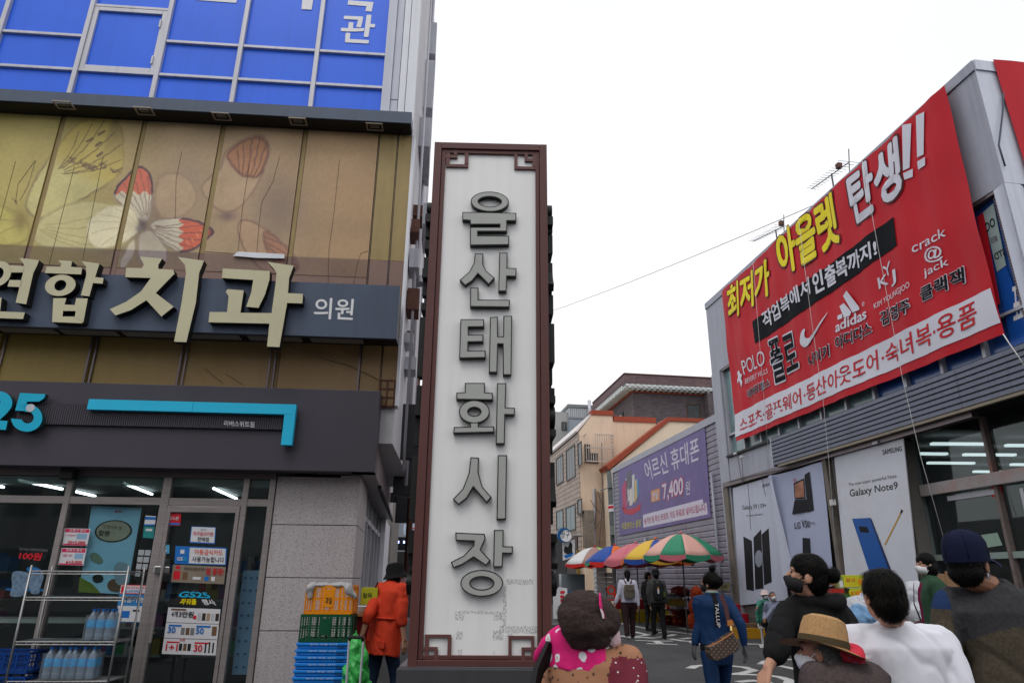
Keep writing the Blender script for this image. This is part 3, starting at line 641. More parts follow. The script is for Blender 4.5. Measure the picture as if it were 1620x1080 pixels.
fz = zH+(zTop-zH)*.52
for a, b in ((m0, m1), (m1, m2), (m2, m3), (m3, m4-.035)):
    B.box('glass_pane', gl, a+.036, b-.036, -.04, -.03, zH+.046, zTop-.076)
    B.box('frosted_band', glass('frosted', (.6, .66, .64), op=.75, opcol=(.34, .38, .37)), a+.037, b-.037, -.055, -.05, fz, zTop-.077)
for a, b in ((m0, m1), (m1, m2), (m3, m4-.035)):
    B.box('glass_pane', gl, a+.036, b-.036, -.04, -.03, .12, zH-.046)
    B.box('sill', frm, a+.036, b-.036, -.08, .015, 0, .12)
D = B.add('door', Geo().box(m2+.055, m2+.10, -.06, .03, .03, zH-.05).box(m3-.085, m3-.04, -.06, .03, .03, zH-.05).box(m2+.10, m3-.085, -.06, .03, zH-.13, zH-.05).box(m2+.10, m3-.085, -.06, .03, .03, .13), frm, bevel=.004)
B.box('door_glass', gl, m2+.10, m3-.085, -.02, -.01, .13, zH-.13, parent=D)
g = Geo(); hu = LF.u(250, 940, .08); zh1, zh0 = LF.z(256, 872, .08), LF.z(245, 1016, .08)
g.tube([(hu, .08, zh0), (hu, .08, zh1)], .016, 10).tube([(hu, -.0, zh1-.1), (hu, .08, zh1-.1)], .01).tube([(hu, 0, zh0+.1), (hu, .08, zh0+.1)], .01)
B.add('door_handle', g, steel, parent=D, smooth=True, auto=True)
lz = LF.z(252, 901, .03); g = Geo(); g.box(LF.u(245, 901, .03), LF.u(256, 901, .03), .03, .07, lz-.045, lz+.045).box(LF.u(259, 901, .03), LF.u(269, 901, .03), .03, .06, lz-.04, lz+.04)
B.add('door_lock', g, M('chrome', (.6, .6, .6), .2, 1), parent=D, bevel=.01)
# granite column
gran = M('speckled_granite', C(176, 170, 172, 1.35), .55, var=.07, scale=25, speck=130, speckcol=C(112, 104, 104, 1.2), bump=.06, streak=.12)
zj = [0]+[LF.z(490, y) for y in (997.5, 913.5, 830)]+[zTop]
for i in range(4): B.box('granite_block', gran, m4+.012, m5, -.25, 0, zj[i]+.005, zj[i+1]-.005-(.03 if i == 3 else 0), bevel=.004)
B.box('granite_joint', M('joint_grey', (.09, .085, .08), .9), m4, m5-.006, -.24, -.008, 0, zTop-.03)
_c = LF.pt(m5, 0, 0); GS = Fr(_c.x, _c.y, vpang(656))
sw = GS.u(577.5, 835)
SB = Thing('shop_side_wall', 'granite and aluminium side wall of the corner store along the narrow alley', 'wall', GS, 0, 0, 0)
for i in range(4): SB.box('granite_block', gran, .004, sw, -.25, 0, zj[i]+.005, zj[i+1]-.005, bevel=.004)
SB.box('granite_joint', M('joint_grey', (.09, .085, .08), .9), .26, sw+.005, -.24, -.008, 0, zTop)
d1 = GS.u(603, 880)
for k in range(6):
    u = sw+.05+(d1-sw-.1)*k/5; SB.box('mullion', alu, u-.04, u+.04, -.16, -.04, 0, zTop)
SB.box('transom', alu, sw, d1, -.13, -.05, zH-.04, zH+.04)
SB.box('side_glass', glass('side_glass', (.25, .27, .28)), sw, d1, -.11, -.10, 0, zTop)
SB.box('side_back', dark, sw, d1+.3, -.5, -.4, 0, zTop)
SB.box('white_pillar', claddingW, d1+.02, GS.u(611, 880), -.4, .05, 0, zTop)
SB.box('far_wall', M('alley_wall', C(150, 146, 140), .8, var=.15, streak=.5), GS.u(611, 880)+.02, 17, -.6, .1, 0, 3.6)
# fascia round the corner, soffit
_c = LF.pt(fur, FO, 0); FS = Fr(_c.x, _c.y, vpang(655))
KS = Thing('side_fascia', 'side of the plum store fascia running back along the alley, painted paler for daylight', 'sign', FS, 0, 0, fz0)
KS.box('fascia_side', M('side_fascia_sunlit', C(150, 140, 142, 1.1), .35, var=.08, streak=.2), .02, 7.5, -.3, .001, fz0, fz1, bevel=.004)  # daylight on this side is put into the pale colour
KS.box('soffit', M('soffit_beige', C(150, 144, 138, 1.2), .7), .35, 7.4, -.75, -.301, fz0+.01, fz0+.04)
KS.box('drip_edge', black, 1.3, 7.4, -.02, .03, fz0-.05, fz0)
# projecting blade signs along the alley
bladem = M('blade_dark', (.03, .03, .035), .4); bladef = M('blade_face', C(190, 196, 205, 1.2), .4)
for k, (u, z, h, wd, lab) in enumerate([(1.6, fz1-.62, .85, .42, 'dark box sign nearest the corner, projecting over the alley'), (3.4, fz0+.1, 1.25, .55, 'tall dark projecting sign behind the first one above the alley'), (5.6, fz0-.2, 1.0, .6, 'farthest dark blade sign hanging lowest over the alley')]):
    T = Thing('blade_sign', lab, 'sign', FS, u, 0, z, group='signs projecting over the alley')
    T.box('sign_box', bladem, u, u+.16, .12, .12+wd, z, z+h, bevel=.01)
    T.box('sign_face', bladef, u-.004, u+.15, .14+wd-.02, .125+wd, z+.03, z+h-.03)
    T.box('bracket', bladem, u+.05, u+.09, 0.001, .12, z+h*.4, z+h*.6)
# upper side wall: ledges, rusty brackets, duct, pipes
_c = LF.pt(uc+.03, BO-.2, 0); LS = Fr(_c.x, _c.y, vpang(652))
rr = random.Random(3)
SW = Thing('side_fittings', 'weathered grey side face of the clinic building with rusty ledges and pipes', 'wall', LS, .1, 0, 4.2)
sidem = M('side_grey', C(186, 188, 196, 1.2), .6, var=.1, streak=.5)
for k, (z, h) in enumerate([(6.55, .22), (6.0, .32), (5.35, .35), (4.85, .16), (7.1, .2), (4.5, .2), (5.05, .12), (6.32, .12)]):
    SW.box('ledge', rust if k % 2 == 0 else sidem, .3+.12*k, .75+.12*k, .001, .13+.03*(k % 3), z, z+h)
for k, (z, h) in enumerate([(8.6, .6), (9.8, 1.1), (11.5, .8), (7.9, .45)]):
    SW.box('window_hood', sidem, 1.0+.5*k, 2.3+.5*k, .001, .22, z, z+h)
for u, o, r in ((.6, .10, .02), (3.9, .16, .05), (2.2, .12, .03)):
    SW.add('pipe', Geo().tube([(u, o, 2.9), (u, o, 14)], r, 8), alu, smooth=True)
SW.add('rusty_pipe', Geo().tube([(4.1, .2, 1.0), (4.1, .2, 6.3)], .06, 8), rust, smooth=True)
duct = Geo().tube([(1.6, .0, 6.25), (1.6, .22, 6.3), (1.62, .34, 6.2), (1.62, .36, 6.0), (1.62, .36, 5.45)], .105, 12)
SW.add('duct', duct, M('duct_metal', C(150, 152, 158), .35, .7), smooth=True)
T = Thing('rusty_cage', 'small rusty lattice ledge under the facade at the corner of the clinic building', 'bracket', LF, uc-.2, .2, fz1)
za, zb = LF.z(612, 641, .1), LF.z(612, 600, .1); ca, cb = LF.u(601, 600, .1), LF.u(624.5, 600, .1)
T.box('back_panel', M('ledge_grey', C(120, 116, 112), .8, var=.25, streak=.6), ca, cb, .0, .02, za, zb)
g = Geo()
for k in range(4): z = za+(zb-za)*k/3; g.box(ca, cb, .021, .05, z-.012, z+.012)
for k in range(3): u = ca+(cb-ca)*k/2; g.box(u-.01, u+.01, .05, .07, za, zb)
T.add('lattice', g, rust, kind='stuff')
# ------------------------------------------------------------------ store interior seen through the glass
R = Thing('store_interior', 'dim shop interior behind the glass with counter, shelves of goods and ceiling tubes', 'room', LF, m1, -3, 0)
idark = M('interior_wall', (.2, .2, .21), .8); ifl = M('interior_floor', (.09, .085, .08), .5)
R.box('back_wall', idark, uL, m4+.2, -6.1, -6, 0, 2.95); R.box('floor', ifl, uL, m4+.2, -6, -.1, -.02, .012); R.box('ceiling', M('interior_ceiling', (.16, .165, .165), .9), uL, m4+.2, -6, -.1, 2.95, 3.0)
R.box('left_wall', idark, uL, uL+.1, -6, -.12, .012, 2.95); R.box('right_wall', idark, m4+.1, m4+.2, -6, -.12, .012, 2.95)
tube = emit('tube_light', (.9, .97, 1), 7.0)
for (a, b) in [((30, 761), (98, 775)), ((196, 766), (240, 783)), ((338, 774), (374, 790)), ((-60, 757), (5, 772)), ((120, 779), (150, 786)), ((405, 802), (425, 812))]:
    P, Q = gnd(*a, 2.88), gnd(*b, 2.88)
    P = ((P-LF.O).dot(LF.d), (P-LF.O).dot(LF.n)); Q = ((Q-LF.O).dot(LF.d), (Q-LF.O).dot(LF.n))
    if min(P[1], Q[1]) < -5.9: Q = P = None
    if P and P[1] < -.2: R.add('ceiling_tube', Geo().tube([(P[0], P[1], 2.9), (Q[0], min(-.15, Q[1]), 2.9)], .022, 8), tube)
goods = [M('goods_%d' % i, c, .5) for i, c in enumerate([(.35, .03, .03), (.35, .25, .04), (.05, .15, .35), (.05, .25, .08), (.4, .38, .35), (.25, .08, .2)])]
for su in (uL+1.2, m1-.4, m1+.9, m2+.55):
    for k in range(4):
        z = .35+.38*k; R.box('shelf_board', M('shelf_white', (.3, .3, .3), .5), su, su+1.0, -2.6, -2.2, z, z+.03)
        g = Geo(); u = su
        while u < su+.93:
            w_ = rr.uniform(.05, .12); g.box(u, u+w_-.006, -2.5, -2.24, z+.031, z+rr.uniform(.12, .3), rr.randrange(6)); u += w_
        R.add('goods_row', g, goods, kind='stuff')
R.box('counter', M('counter_white', (.45, .45, .43), .4), uL+.3, m1+.3, -1.2, -.6, LF.z(60, 985, -.6), LF.z(60, 979, -.6))
R.box('counter_leg', alu_d, m1+.1, m1+.16, -1.1, -1.04, 0, LF.z(60, 986, -.6)-.01)
# light blue perforated board leaning inside the side light
T = Thing('foam_board', 'pale blue perforated board leaning inside the narrow side window', 'board', LF, m3+.2, -.2, .1)
q = hp(LF, [(384, 902), (414, 902), (403, 1067), (366, 1067)], -.2)
T.add('board', Geo().prism(q, -.24, -.2), M('pale_blue_board', C(140, 170, 205, 1.1), .5), bevel=.008)
g = Geo()
for i in range(8):
    for j in range(3):
        a = (i+.6)/8.2; b = (j+.6)/3.2
        u = (q[0][0]*(1-b)+q[1][0]*b)*(1-a)+(q[3][0]*(1-b)+q[2][0]*b)*a; z = q[0][1]*(1-a)+q[2][1]*a
        g.box(u-.016, u+.016, -.199, -.192, z-.012, z+.012)
T.add('perforation', g, M('board_dot', C(90, 120, 160), .5), kind='stuff')
# ------------------------------------------------------------------ posters and stickers on the glass
red = M('print_signal_red', C(196, 30, 46, 1.25), .5, var=.04); pink = M('print_pink', C(210, 48, 92, 1.2), .5, var=.05); pw = M('paper_white', C(214, 214, 218, 1.15), .6, var=.04)
pb = M('print_blue', C(30, 110, 190, 1.2), .5, var=.06); pk = M('print_black', (.02, .02, .02), .5); pcy = M('print_cyan', C(30, 170, 210, 1.2), .5); pye = M('print_lemon', C(230, 210, 20, 1.2), .5); pgy = M('print_grey', C(130, 130, 134), .5)
pbr = M('print_brown', C(120, 90, 66), .5, var=.15)
def poster(label, quad, mat, texts=(), blocks=(), o=-.025, name='poster', th=.004, cat='poster', fr=None, group=None):
    fr = fr or LF
    q = hp(fr, quad, o); cx = sum(p[0] for p in q)/4; cz = min(p[1] for p in q)
    T = Thing(name, label, cat, fr, cx, o, cz, group=group)
    T.add('sheet', Geo().prism(q, o, o+th), mat)
    def at(x, y):                              # fractions of the sheet, y down
        TL, TR, BR, BL = q; return tuple(TL[i]*(1-x)*(1-y)+TR[i]*x*(1-y)+BR[i]*x*y+BL[i]*(1-x)*y for i in (0, 1))
    for k, (x0, y0, x1, y1, m) in enumerate(blocks):
        T.add('printed_block', Geo().flat([at(x0, y0), at(x1, y0), at(x1, y1), at(x0, y1)], o+th+.001+.0006*(k % 5)), m)
    for s, x0, y0, x1, y1, m, bd in texts:
        T.add('lettering', tgeo(s, [at(x0, y0), at(x1, y0), at(x1, y1), at(x0, y1)], o+th+.0055, bd), m)
    return T
poster('upper pink and white price flyer reading 20 for 5,000', [(103, 835), (143.5, 836), (138, 863), (99, 862)], pw, [('초특가 행사', .2, .05, .85, .2, pw, .02), ('20+5,000', .2, .72, .9, .92, red, .03), ('스파클생수', .1, .35, .5, .45, pink, .01)], [(.03, .03, .97, .23, pink), (.52, .3, .92, .62, M('print_paleblue', C(150, 190, 220), .5)), (.03, .9, .97, .98, pink)], group='pink price flyers on the glass')
poster('lower pink and white price flyer reading 6 for 3,000', [(98, 866), (137.5, 867), (132, 894), (92, 893)], pw, [('초특가 행사', .2, .05, .85, .2, pw, .02), ('6+3,000', .3, .72, .92, .92, red, .03), ('생수', .1, .35, .5, .5, pink, .01)], [(.03, .03, .97, .25, pink), (.58, .3, .92, .62, M('print_paleblue', C(150, 190, 220), .5)), (.03, .9, .97, .98, pink)], group='pink price flyers on the glass')
T = poster('tall pale blue menu poster in a black frame with an oval label', [(144, 797), (231, 801), (205, 943), (123, 938)], black, [('설빙', .46, .055, .6, .085, red, .02), ('인절미와 팥을', .28, .24, .68, .29, pbr, .01), ('함평', .24, .31, .5, .38, pk, .03)], [(.04, .02, .95, .98, M('poster_sky', C(140, 184, 214, 1.6), .4, var=.1)), (.06, .035, .93, .04, pgy)], o=-.12, th=.03, name='menu_poster')
q = hp(LF, [(179.5, 839.5), (209, 839.5), (179.5, 822)], -.085)
for k, (s, mt) in enumerate([(1.0, pk), (.9, M('poster_beige', C(176, 172, 150, 1.1), .5))]):
    T.add('oval_label', Geo().flat([(q[0][0]+(q[1][0]-q[0][0])*s*math.cos(i*PI/14), q[0][1]+(q[2][1]-q[0][1])*s*math.sin(i*PI/14)) for i in range(28)], -.0835+.001*k), mt)
tpx(T, '함평', [(157, 838), (174, 839), (172, 848), (155, 847)], pk, -.0815, .001, .04); tpx(T, '인절미와 팥', [(164, 829), (194, 832), (192, 838), (163, 835)], pbr, -.0815, .001, .01)
T.add('green_field', Geo().flat(hp(LF, [(126, 912), (145, 922), (160, 938), (124, 936)], -.085), -.082), M('poster_green', C(120, 140, 40), .5))
T.add('dark_berries', Geo().flat(smoothp(hp(LF, [(147, 910), (156, 907), (164, 911), (163, 919), (152, 922), (146, 917)], -.085), 1), -.0815), pk)
T.add('picture_cup', Geo().flat(smoothp(hp(LF, [(182, 890), (200, 888), (204, 900), (200, 925), (184, 925), (180, 905)], -.085), 1), -.082), M('poster_cup', C(160, 180, 196), .5))
T.add('picture_bowl', Geo().flat(smoothp(hp(LF, [(170, 920), (180, 914), (203, 918), (200, 934), (178, 936), (170, 930)], -.085), 1), -.0825), pbr)
T.add('picture_leaf', Geo().flat(smoothp(hp(LF, [(140, 876), (152, 872), (165, 886), (158, 892), (146, 888)], -.085), 1), -.0825), M('poster_leaf', C(140, 160, 140), .5))
poster('white notice with blue edge about self test kits on the door', [(303, 832), (342, 833.5), (340, 860), (300, 858)], pb, [('자가검사키트', .1, .3, .92, .56, red, .025), ('판매점', .3, .62, .75, .88, pk, .025), ('코로나19', .38, .12, .62, .24, pgy, .01)], [(.03, .03, .97, .93, pw)], o=-.004)
poster('blue and white meal card notice in the middle of the door glass', [(278, 863), (359, 866), (357.5, 893.5), (276, 891)], pb, [('아동급식카드', .38, .13, .93, .45, M('print_coral', C(226, 90, 60, 1.2), .5), .02), ('사용가능합니다', .34, .55, .96, .86, pk, .02), ('25', .17, .62, .24, .82, pcy, .04), ('GS', .05, .62, .16, .82, pw, .04)], [(.28, .07, .98, .95, pw), (.1, .2, .18, .42, pw)], o=-.004)
poster('beige snack advertisement with bold red Korean words on the door', [(274, 892.5), (357.5, 896), (354.5, 923.5), (270.5, 920)], M('advert_taupe', C(140, 128, 112, 1.1), .6, var=.12), [('편의점 베스트상품 2개 구매 시', .22, .1, .62, .3, pk, .01), ('덤 증정!', .64, .1, .97, .5, red, .04)], [(.03, .35, .16, .85, red), (.2, .4, .3, .85, pbr), (.4, .65, .55, .8, pw), (.62, .6, .7, .85, pb), (.75, .6, .82, .85, pw), (.06, .05, .14, .25, red)], o=-.004)
poster('square red security company sticker at the top of the door', [(264, 811.5), (287, 812), (285, 831), (262, 830.5)], red, [('에스원', .15, .25, .85, .55, pw, .03)], [(0, .78, .98, .95, pb)], o=-.003, name='sticker', cat='sticker')
poster('black promotion sheet headed by cyan number 25 and yellow words on the door', [(289, 934), (328, 936), (347, 958), (268, 956)], pk, [('GS25', .0, .02, .98, .45, pcy, .05), ('파워풀', .18, .52, .55, .95, pye, .05), ('행사', .68, .52, .98, .95, pw, .05)], [], o=-.004)
T = poster('white promotion poster in three rows of offers low on the door glass', [(266.5, 960), (349, 963), (341.5, 1036), (256, 1033.5)], pw, [('4개', .08, .07, .2, .2, pk, .03), ('3만원', .22, .07, .5, .2, pk, .04), ('30', .05, .42, .2, .55, pb, .04), ('50', .58, .42, .73, .55, pb, .04), ('1+1', .06, .78, .28, .93, red, .04), ('30', .58, .78, .74, .93, red, .04), ('코코', .3, .66, .4, .71, red, .03)],
   [(0, .32, 1, .335, pgy), (0, .655, 1, .67, pgy), (.06, .02, .35, .06, pbr), (.06, .37, .3, .41, pb), (.58, .37, .85, .41, pb), (.06, .73, .3, .765, red), (.58, .73, .85, .765, red)] +
   [(.58+.085*k, .1, .645+.085*k, .26, M('pack_%d' % (k % 3), [C(200, 200, 205), C(60, 50, 44), C(180, 150, 120)][k % 3], .5)) for k in range(5)] +
   [(.3+.09*k, .43, .37+.09*k, .58, pbr if k % 2 else pgy) for k in range(3)] + [(.3+.08*k, .77, .36+.08*k, .92, pbr if k % 2 else pk) for k in range(3)] + [(.88, .38, .97, .58, pbr), (.78, .75, .81, .95, pk), (.85, .72, .88, .95, M('bottle_green', C(40, 70, 40), .4)), (.92, .73, .95, .95, pk), (.5, .16, .56, .24, red)], o=-.004)
poster('blue delivery available poster with a small scooter behind the rack', [(189, 939), (231.5, 940), (224.5, 984), (182, 983)], M('poster_azure', C(50, 130, 190, 1.1), .5, var=.06), [('배달가능', .1, .06, .95, .3, pw, .03)], [(.02, .42, .98, .98, pw), (.2, .6, .5, .85, pb), (.6, .55, .85, .62, pk)], o=-.025)
poster('narrow red and white warning strip above the blue delivery poster', [(192, 924), (233.5, 925), (232, 939), (189.5, 938.5)], pw, [('19세 미만 청소년에게', .2, .15, .95, .45, red, .02), ('술 담배 판매금지', .2, .55, .85, .85, pb, .02)], [(0, 0, 1, .08, red), (0, .92, 1, 1, red), (.03, .15, .14, .85, red)], o=-.025)
poster('100 won payment decal in red numerals on the left pane', [(32, 865), (78, 868), (71, 887), (28, 884)], glass('clear_film', (.9, .9, .9)), [('GS Pay사용하면할인', .0, .02, .98, .28, pgy, .0), ('100원', .05, .36, .85, .98, red, .05)], [], o=-.025, name='window_decal', cat='decal')
poster('round blue door sticker beside the handle', [(255.5, 861), (268, 861), (268, 875), (255.5, 875)], M('sticker_cyan', C(90, 180, 220), .5), [('S', .3, .2, .7, .8, pw, .03)], [], o=.0, name='sticker', cat='sticker')
poster('small blue and white sticker at the top right of the menu pane', [(230.5, 815), (247, 816), (245, 831), (228, 831)], pw, [], [(0, .1, 1, .4, pb), (0, .85, 1, 1, pb)], o=-.025, name='sticker', cat='sticker')
poster('teal sticker just under the small blue and white one', [(228, 832), (245, 832.5), (243, 851), (226, 850)], M('sticker_teal', C(40, 140, 140), .5), [], [(.2, .2, .8, .4, pw)], o=-.025, name='sticker', cat='sticker')
T = poster('grid of small white notices on clear film beside the door', [(219, 868), (241, 869), (231, 913), (213, 912)], glass('clear_film', (.9, .9, .9)), [], [(.04+.48*(k % 2), .02+.25*(k//2), .46+.48*(k % 2), .22+.25*(k//2), M('notice_grey', C(170, 176, 182), .6)) for k in range(7)], o=-.025, name='notice_sheet', cat='notice')
# ice cup decal
T = Thing('cup_decal', 'pale cup of ice decal with blue sticks on the left pane', 'decal', LF, LF.u(40, 920), -.025, LF.z(40, 940))
icem = M('ice_print', C(110, 135, 160), .5, var=.4, scale=22); ice2 = M('ice_blue', C(30, 110, 170), .5)
for k, (pts, mt) in enumerate([([(10, 929), (74, 931), (74, 935), (9, 934)], ice2), ([(18, 908), (24, 902), (44, 904), (47, 910), (41, 940), (28, 944), (14, 942), (20, 930)], icem), ([(46, 900), (58, 896), (72, 906), (64, 930), (62, 940), (46, 938)], icem), ([(42, 897), (55, 895), (68, 903), (60, 908), (44, 904)], ice2)]):
    T.add('printed_shape', Geo().flat(smoothp(hp(LF, pts, -.025), 1), -.021+.001*k), mt)
# camera box over the glass
T = Thing('camera_box', 'small black box mounted under the fascia above the first mullion', 'box', LF, LF.u(107, 748, .1), .02, LF.z(107, 757, .12))
T.box('housing', black, LF.u(95.5, 748, .14), LF.u(117, 748, .14), .03, .16, LF.z(107, 757, .16), fz0-.004, bevel=.01)
# ------------------------------------------------------------------ the market pylon sign
_p = at_Y(757, 915, 7.0); SG = Fr(_p.x, _p.y, math.radians(1.5))
def s1(p): return (620+p[0]/2.4533, 200+p[1]/2.4545)
def s2(p): return (620+p[0]/2.4533, 640+p[1]/2.4545)
maroon = M('maroon_metal', C(88, 56, 54, 1.35), .42, var=.06, scale=1.5, streak=.12)
pan = M('pylon_white', C(232, 231, 244, 1.5), .38, var=.03, scale=.8, streak=.10)
sL = (SG.u(687, 224)+SG.u(645, 1054))/2; sR = (SG.u(868, 229)+SG.u(870, 1054))/2
sT = (SG.z(687, 224)+SG.z(868, 229))/2; sB = SG.z(757, 1055)
Y = Thing('pylon_sign', 'tall white market pylon sign with grey Korean letters in a maroon frame', 'sign', SG, (sL+sR)/2, -.35, 0)
bw = .088; ib = .045; dp = .72
Y.box('frame_bar', maroon, sL, sL+bw, -.12, 0, sB, sT, bevel=.005); Y.box('frame_bar', maroon, sR-bw, sR, -.12, 0, sB, sT, bevel=.005)
Y.box('frame_bar', maroon, sL+bw+.001, sR-bw-.001, -.12, -.001, sT-.085, sT, bevel=.005); Y.box('frame_bar', maroon, sL+bw+.001, sR-bw-.001, -.12, -.001, sB, sB+.06, bevel=.005)
a, b, c, d = sL+bw+.004, sR-bw-.004, sB+.064, sT-.089
Y.box('inner_bar', maroon, a, a+ib, -.11, -.022, c, d, bevel=.004); Y.box('inner_bar', maroon, b-ib, b, -.11, -.022, c, d, bevel=.004)
Y.box('inner_bar', maroon, a+ib, b-ib, -.11, -.0225, d-ib, d, bevel=.004); Y.box('inner_bar', maroon, a+ib, b-ib, -.11, -.0225, c, c+.035, bevel=.004)
po = -.055
Y.box('white_panel', pan, a+ib, b-ib, -.11, po, c+.035, d-ib)
Y.box('core', maroon, sL+.02, sR-.02, -dp+.12, -.121, sB+.01, sT-.01)
Y.box('rear_frame', maroon, sL, sR, -dp, -dp+.12, sB, sT, bevel=.005)
base = M('pylon_base', C(62, 62, 66, 1.3), .6, var=.1, streak=.2)
Y.add('base', Geo().box(sL-.085, sR+.085, -dp-.1, .1, 0, sB-.002), base, bevel=.01)
Y.box('base_top', M('base_top_grey', C(120, 116, 122), .5), sL-.07, sR+.07, -dp-.08, -.001, sB-.0015, sB+.012)
# corner ornaments
orn = M('ornament_maroon', C(100, 66, 64, 1.3), .45, var=.05)
def bars(cv, rects):
    g = Geo()
    for x0, y0, x1, y1 in rects:
        P = SG.hit(*cv((x0, y0)), po); Q = SG.hit(*cv((x1, y1)), po)
        g.box(min(P[0], Q[0]), max(P[0], Q[0]), po+.001, po+.028+.001*len(g.v)/8, min(P[1], Q[1]), max(P[1], Q[1]))
    Y.add('corner_ornament', g, orn)
def sq(x0, y0, x1, y1, t=12): return [(x0, y0, x1, y0+t), (x0, y1-t, x1, y1), (x0, y0+t, x0+t, y1-t), (x1-t, y0+t, x1, y1-t)]
bars(s1, sq(212, 96, 296, 163)+[(196, 116, 254, 128), (242, 88, 254, 116)])
bars(s1, sq(475, 101, 557, 172)+[(515, 130, 574, 142), (515, 92, 527, 130)])
bars(s2, sq(130, 890, 230, 988)+[(106, 938, 178, 950), (166, 950, 178, 1002)])
bars(s2, sq(452, 895, 552, 990)+[(503, 940, 574, 952), (503, 952, 515, 1002)])
# the six letters, on the front and on both narrow sides
GF = [M('letter_grey', C(160, 162, 158, 1.35), .4, var=.05, dirt=.1), M('letter_black_side', (.014, .015, .015), .5)]
lo, lh = po+.001, po+.066
rim = .011
def P2(cv, pts): return hp(SG, [cv(p) for p in pts], lh)
def ell(cv, c, R): 
    a, b, d_ = P2(cv, [c, (c[0]+R[0], c[1]), (c[0], c[1]-R[1])]); return a, (b[0]-a[0], d_[1]-a[1])
def inset(poly, d):
    n = len(poly); A = sum(poly[i][0]*poly[(i+1)%n][1]-poly[(i+1)%n][0]*poly[i][1] for i in range(n)); s = 1 if A > 0 else -1; out = []
    for i in range(n):
        p0, p1, p2 = Vector(poly[i-1]), Vector(poly[i]), Vector(poly[(i+1) % n]); e1 = (p1-p0).normalized(); e2 = (p2-p1).normalized()
        n1 = Vector((-e1.y, e1.x))*s; n2 = Vector((-e2.y, e2.x))*s; k = n1+n2; q = max(.35, 1+n1.dot(n2)); out.append(tuple(p1+k/q*d))
    return out
letters = [
 ([('r', s1, (380, 292), (74, 39), (44, 19)), ('p', s1, [(273, 332), (483, 336), (483, 367), (447, 367), (447, 408), (334, 408), (334, 424), (455, 425), (455, 460), (303, 462), (303, 391), (418, 391), (418, 381), (303, 381), (303, 366), (273, 363)])]),
 ([('p', s1, [(322, 492), (355, 494), (354, 535), (366, 560), (399, 588), (376, 614), (334, 572), (312, 600), (284, 618), (263, 596), (300, 564), (318, 530)]), ('p', s1, [(417, 490), (449, 490), (448, 549), (484, 550), (483, 583), (447, 582), (445, 640), (413, 640)]), ('p', s1, [(304, 625), (336, 626), (336, 672), (458, 673), (457, 702), (303, 700)])]),
 ([('p', s1, [(266, 748), (358, 748), (358, 778), (298, 779), (298, 808), (355, 808), (355, 836), (297, 837), (296, 870), (364, 869), (364, 898), (261, 900)]), ('p', s1, [(381, 740), (411, 738), (412, 815), (432, 815), (433, 735), (467, 735), (464, 965), (431, 965), (430, 845), (412, 845), (409, 955), (376, 955)])]),
 ([('p', s1, [(283, 995), (361, 995), (361, 1020), (392, 1037), (392, 1062), (250, 1060), (250, 1035), (283, 1020)] if False else [(283, 995), (361, 995), (361, 1032), (392, 1034), (392, 1062), (250, 1060), (250, 1033), (283, 1031)]), ('r', s2, (320, 27), (60, 45), (24, 16)), ('p', s2, [(303, 68), (337, 68), (337, 84), (397, 83), (397, 107), (238, 111), (240, 86), (303, 85)]), ('p', s2, [(408, -84), (444, -84), (441, 10), (478, 12), (477, 40), (440, 39), (438, 152), (403, 152)])]),
 ([('p', s2, [(305, 203), (338, 205), (336, 262), (352, 318), (387, 358), (368, 381), (316, 320), (290, 364), (258, 388), (236, 366), (275, 325), (298, 265)]), ('p', s2, [(411, 195), (447, 195), (443, 445), (406, 445)])]),
 ([('p', s2, [(246, 495), (360, 500), (364, 518), (345, 562), (383, 603), (366, 625), (317, 592), (275, 620), (238, 634), (228, 610), (278, 585), (316, 545), (318, 530), (247, 527)]), ('p', s2, [(396, 485), (434, 485), (433, 548), (470, 549), (469, 578), (432, 577), (430, 630), (393, 630)]), ('r', s2, (349, 692), (83, 52), (45, 24))])]
_Ls = Geo()
lmesh = []
for shp in letters:
    g = Geo()
    for it in shp:
        if it[0] == 'p':
            P = P2(it[1], it[2]); g.prism(P, lo, lh, 1, 1); g.flat(inset(P, rim), lh+.0015, 0)
        else:
            c, RR = ell(it[1], it[2], it[3]); _, r_ = ell(it[1], it[2], it[4]); g.ring(c, RR, r_, lo, lh, 1, 1, 36); 
            k = Geo(); k.ring(c, (RR[0]-rim, RR[1]-rim), (r_[0]+rim, r_[1]+rim), lh+.001, lh+.0015, 0, 1, 36); g._add(k.v, [], 0)
            kk = len(g.v)-len(k.v)
            for f, mm in zip(k.f, k.m): g.f.append([i+kk for i in f]); g.m.append(mm)
    lmesh.append(g); ob = Y.add('letter', g, GF)
    us = [v[0] for v in g.v]; cu_ = (min(us)+max(us))/2
    for side in (1, -1):                       # the same letters on the narrow sides
        u_edge = sR+.0 if side > 0 else sL
        G2 = Geo(); k = 1.0
        vv = []
        for (x, y, z) in g.v:
            lx = (x-cu_); out = (-y-lo)*1.05
            vv.append((u_edge+side*(out+.0), (dp/2)+lx*side*k, z-.0))
        fs = [f for f in g.f]; G2.v = vv; G2.f = fs; G2.m = g.m[:]
        Y.add('side_letter', G2, [GF[1], GF[1]])
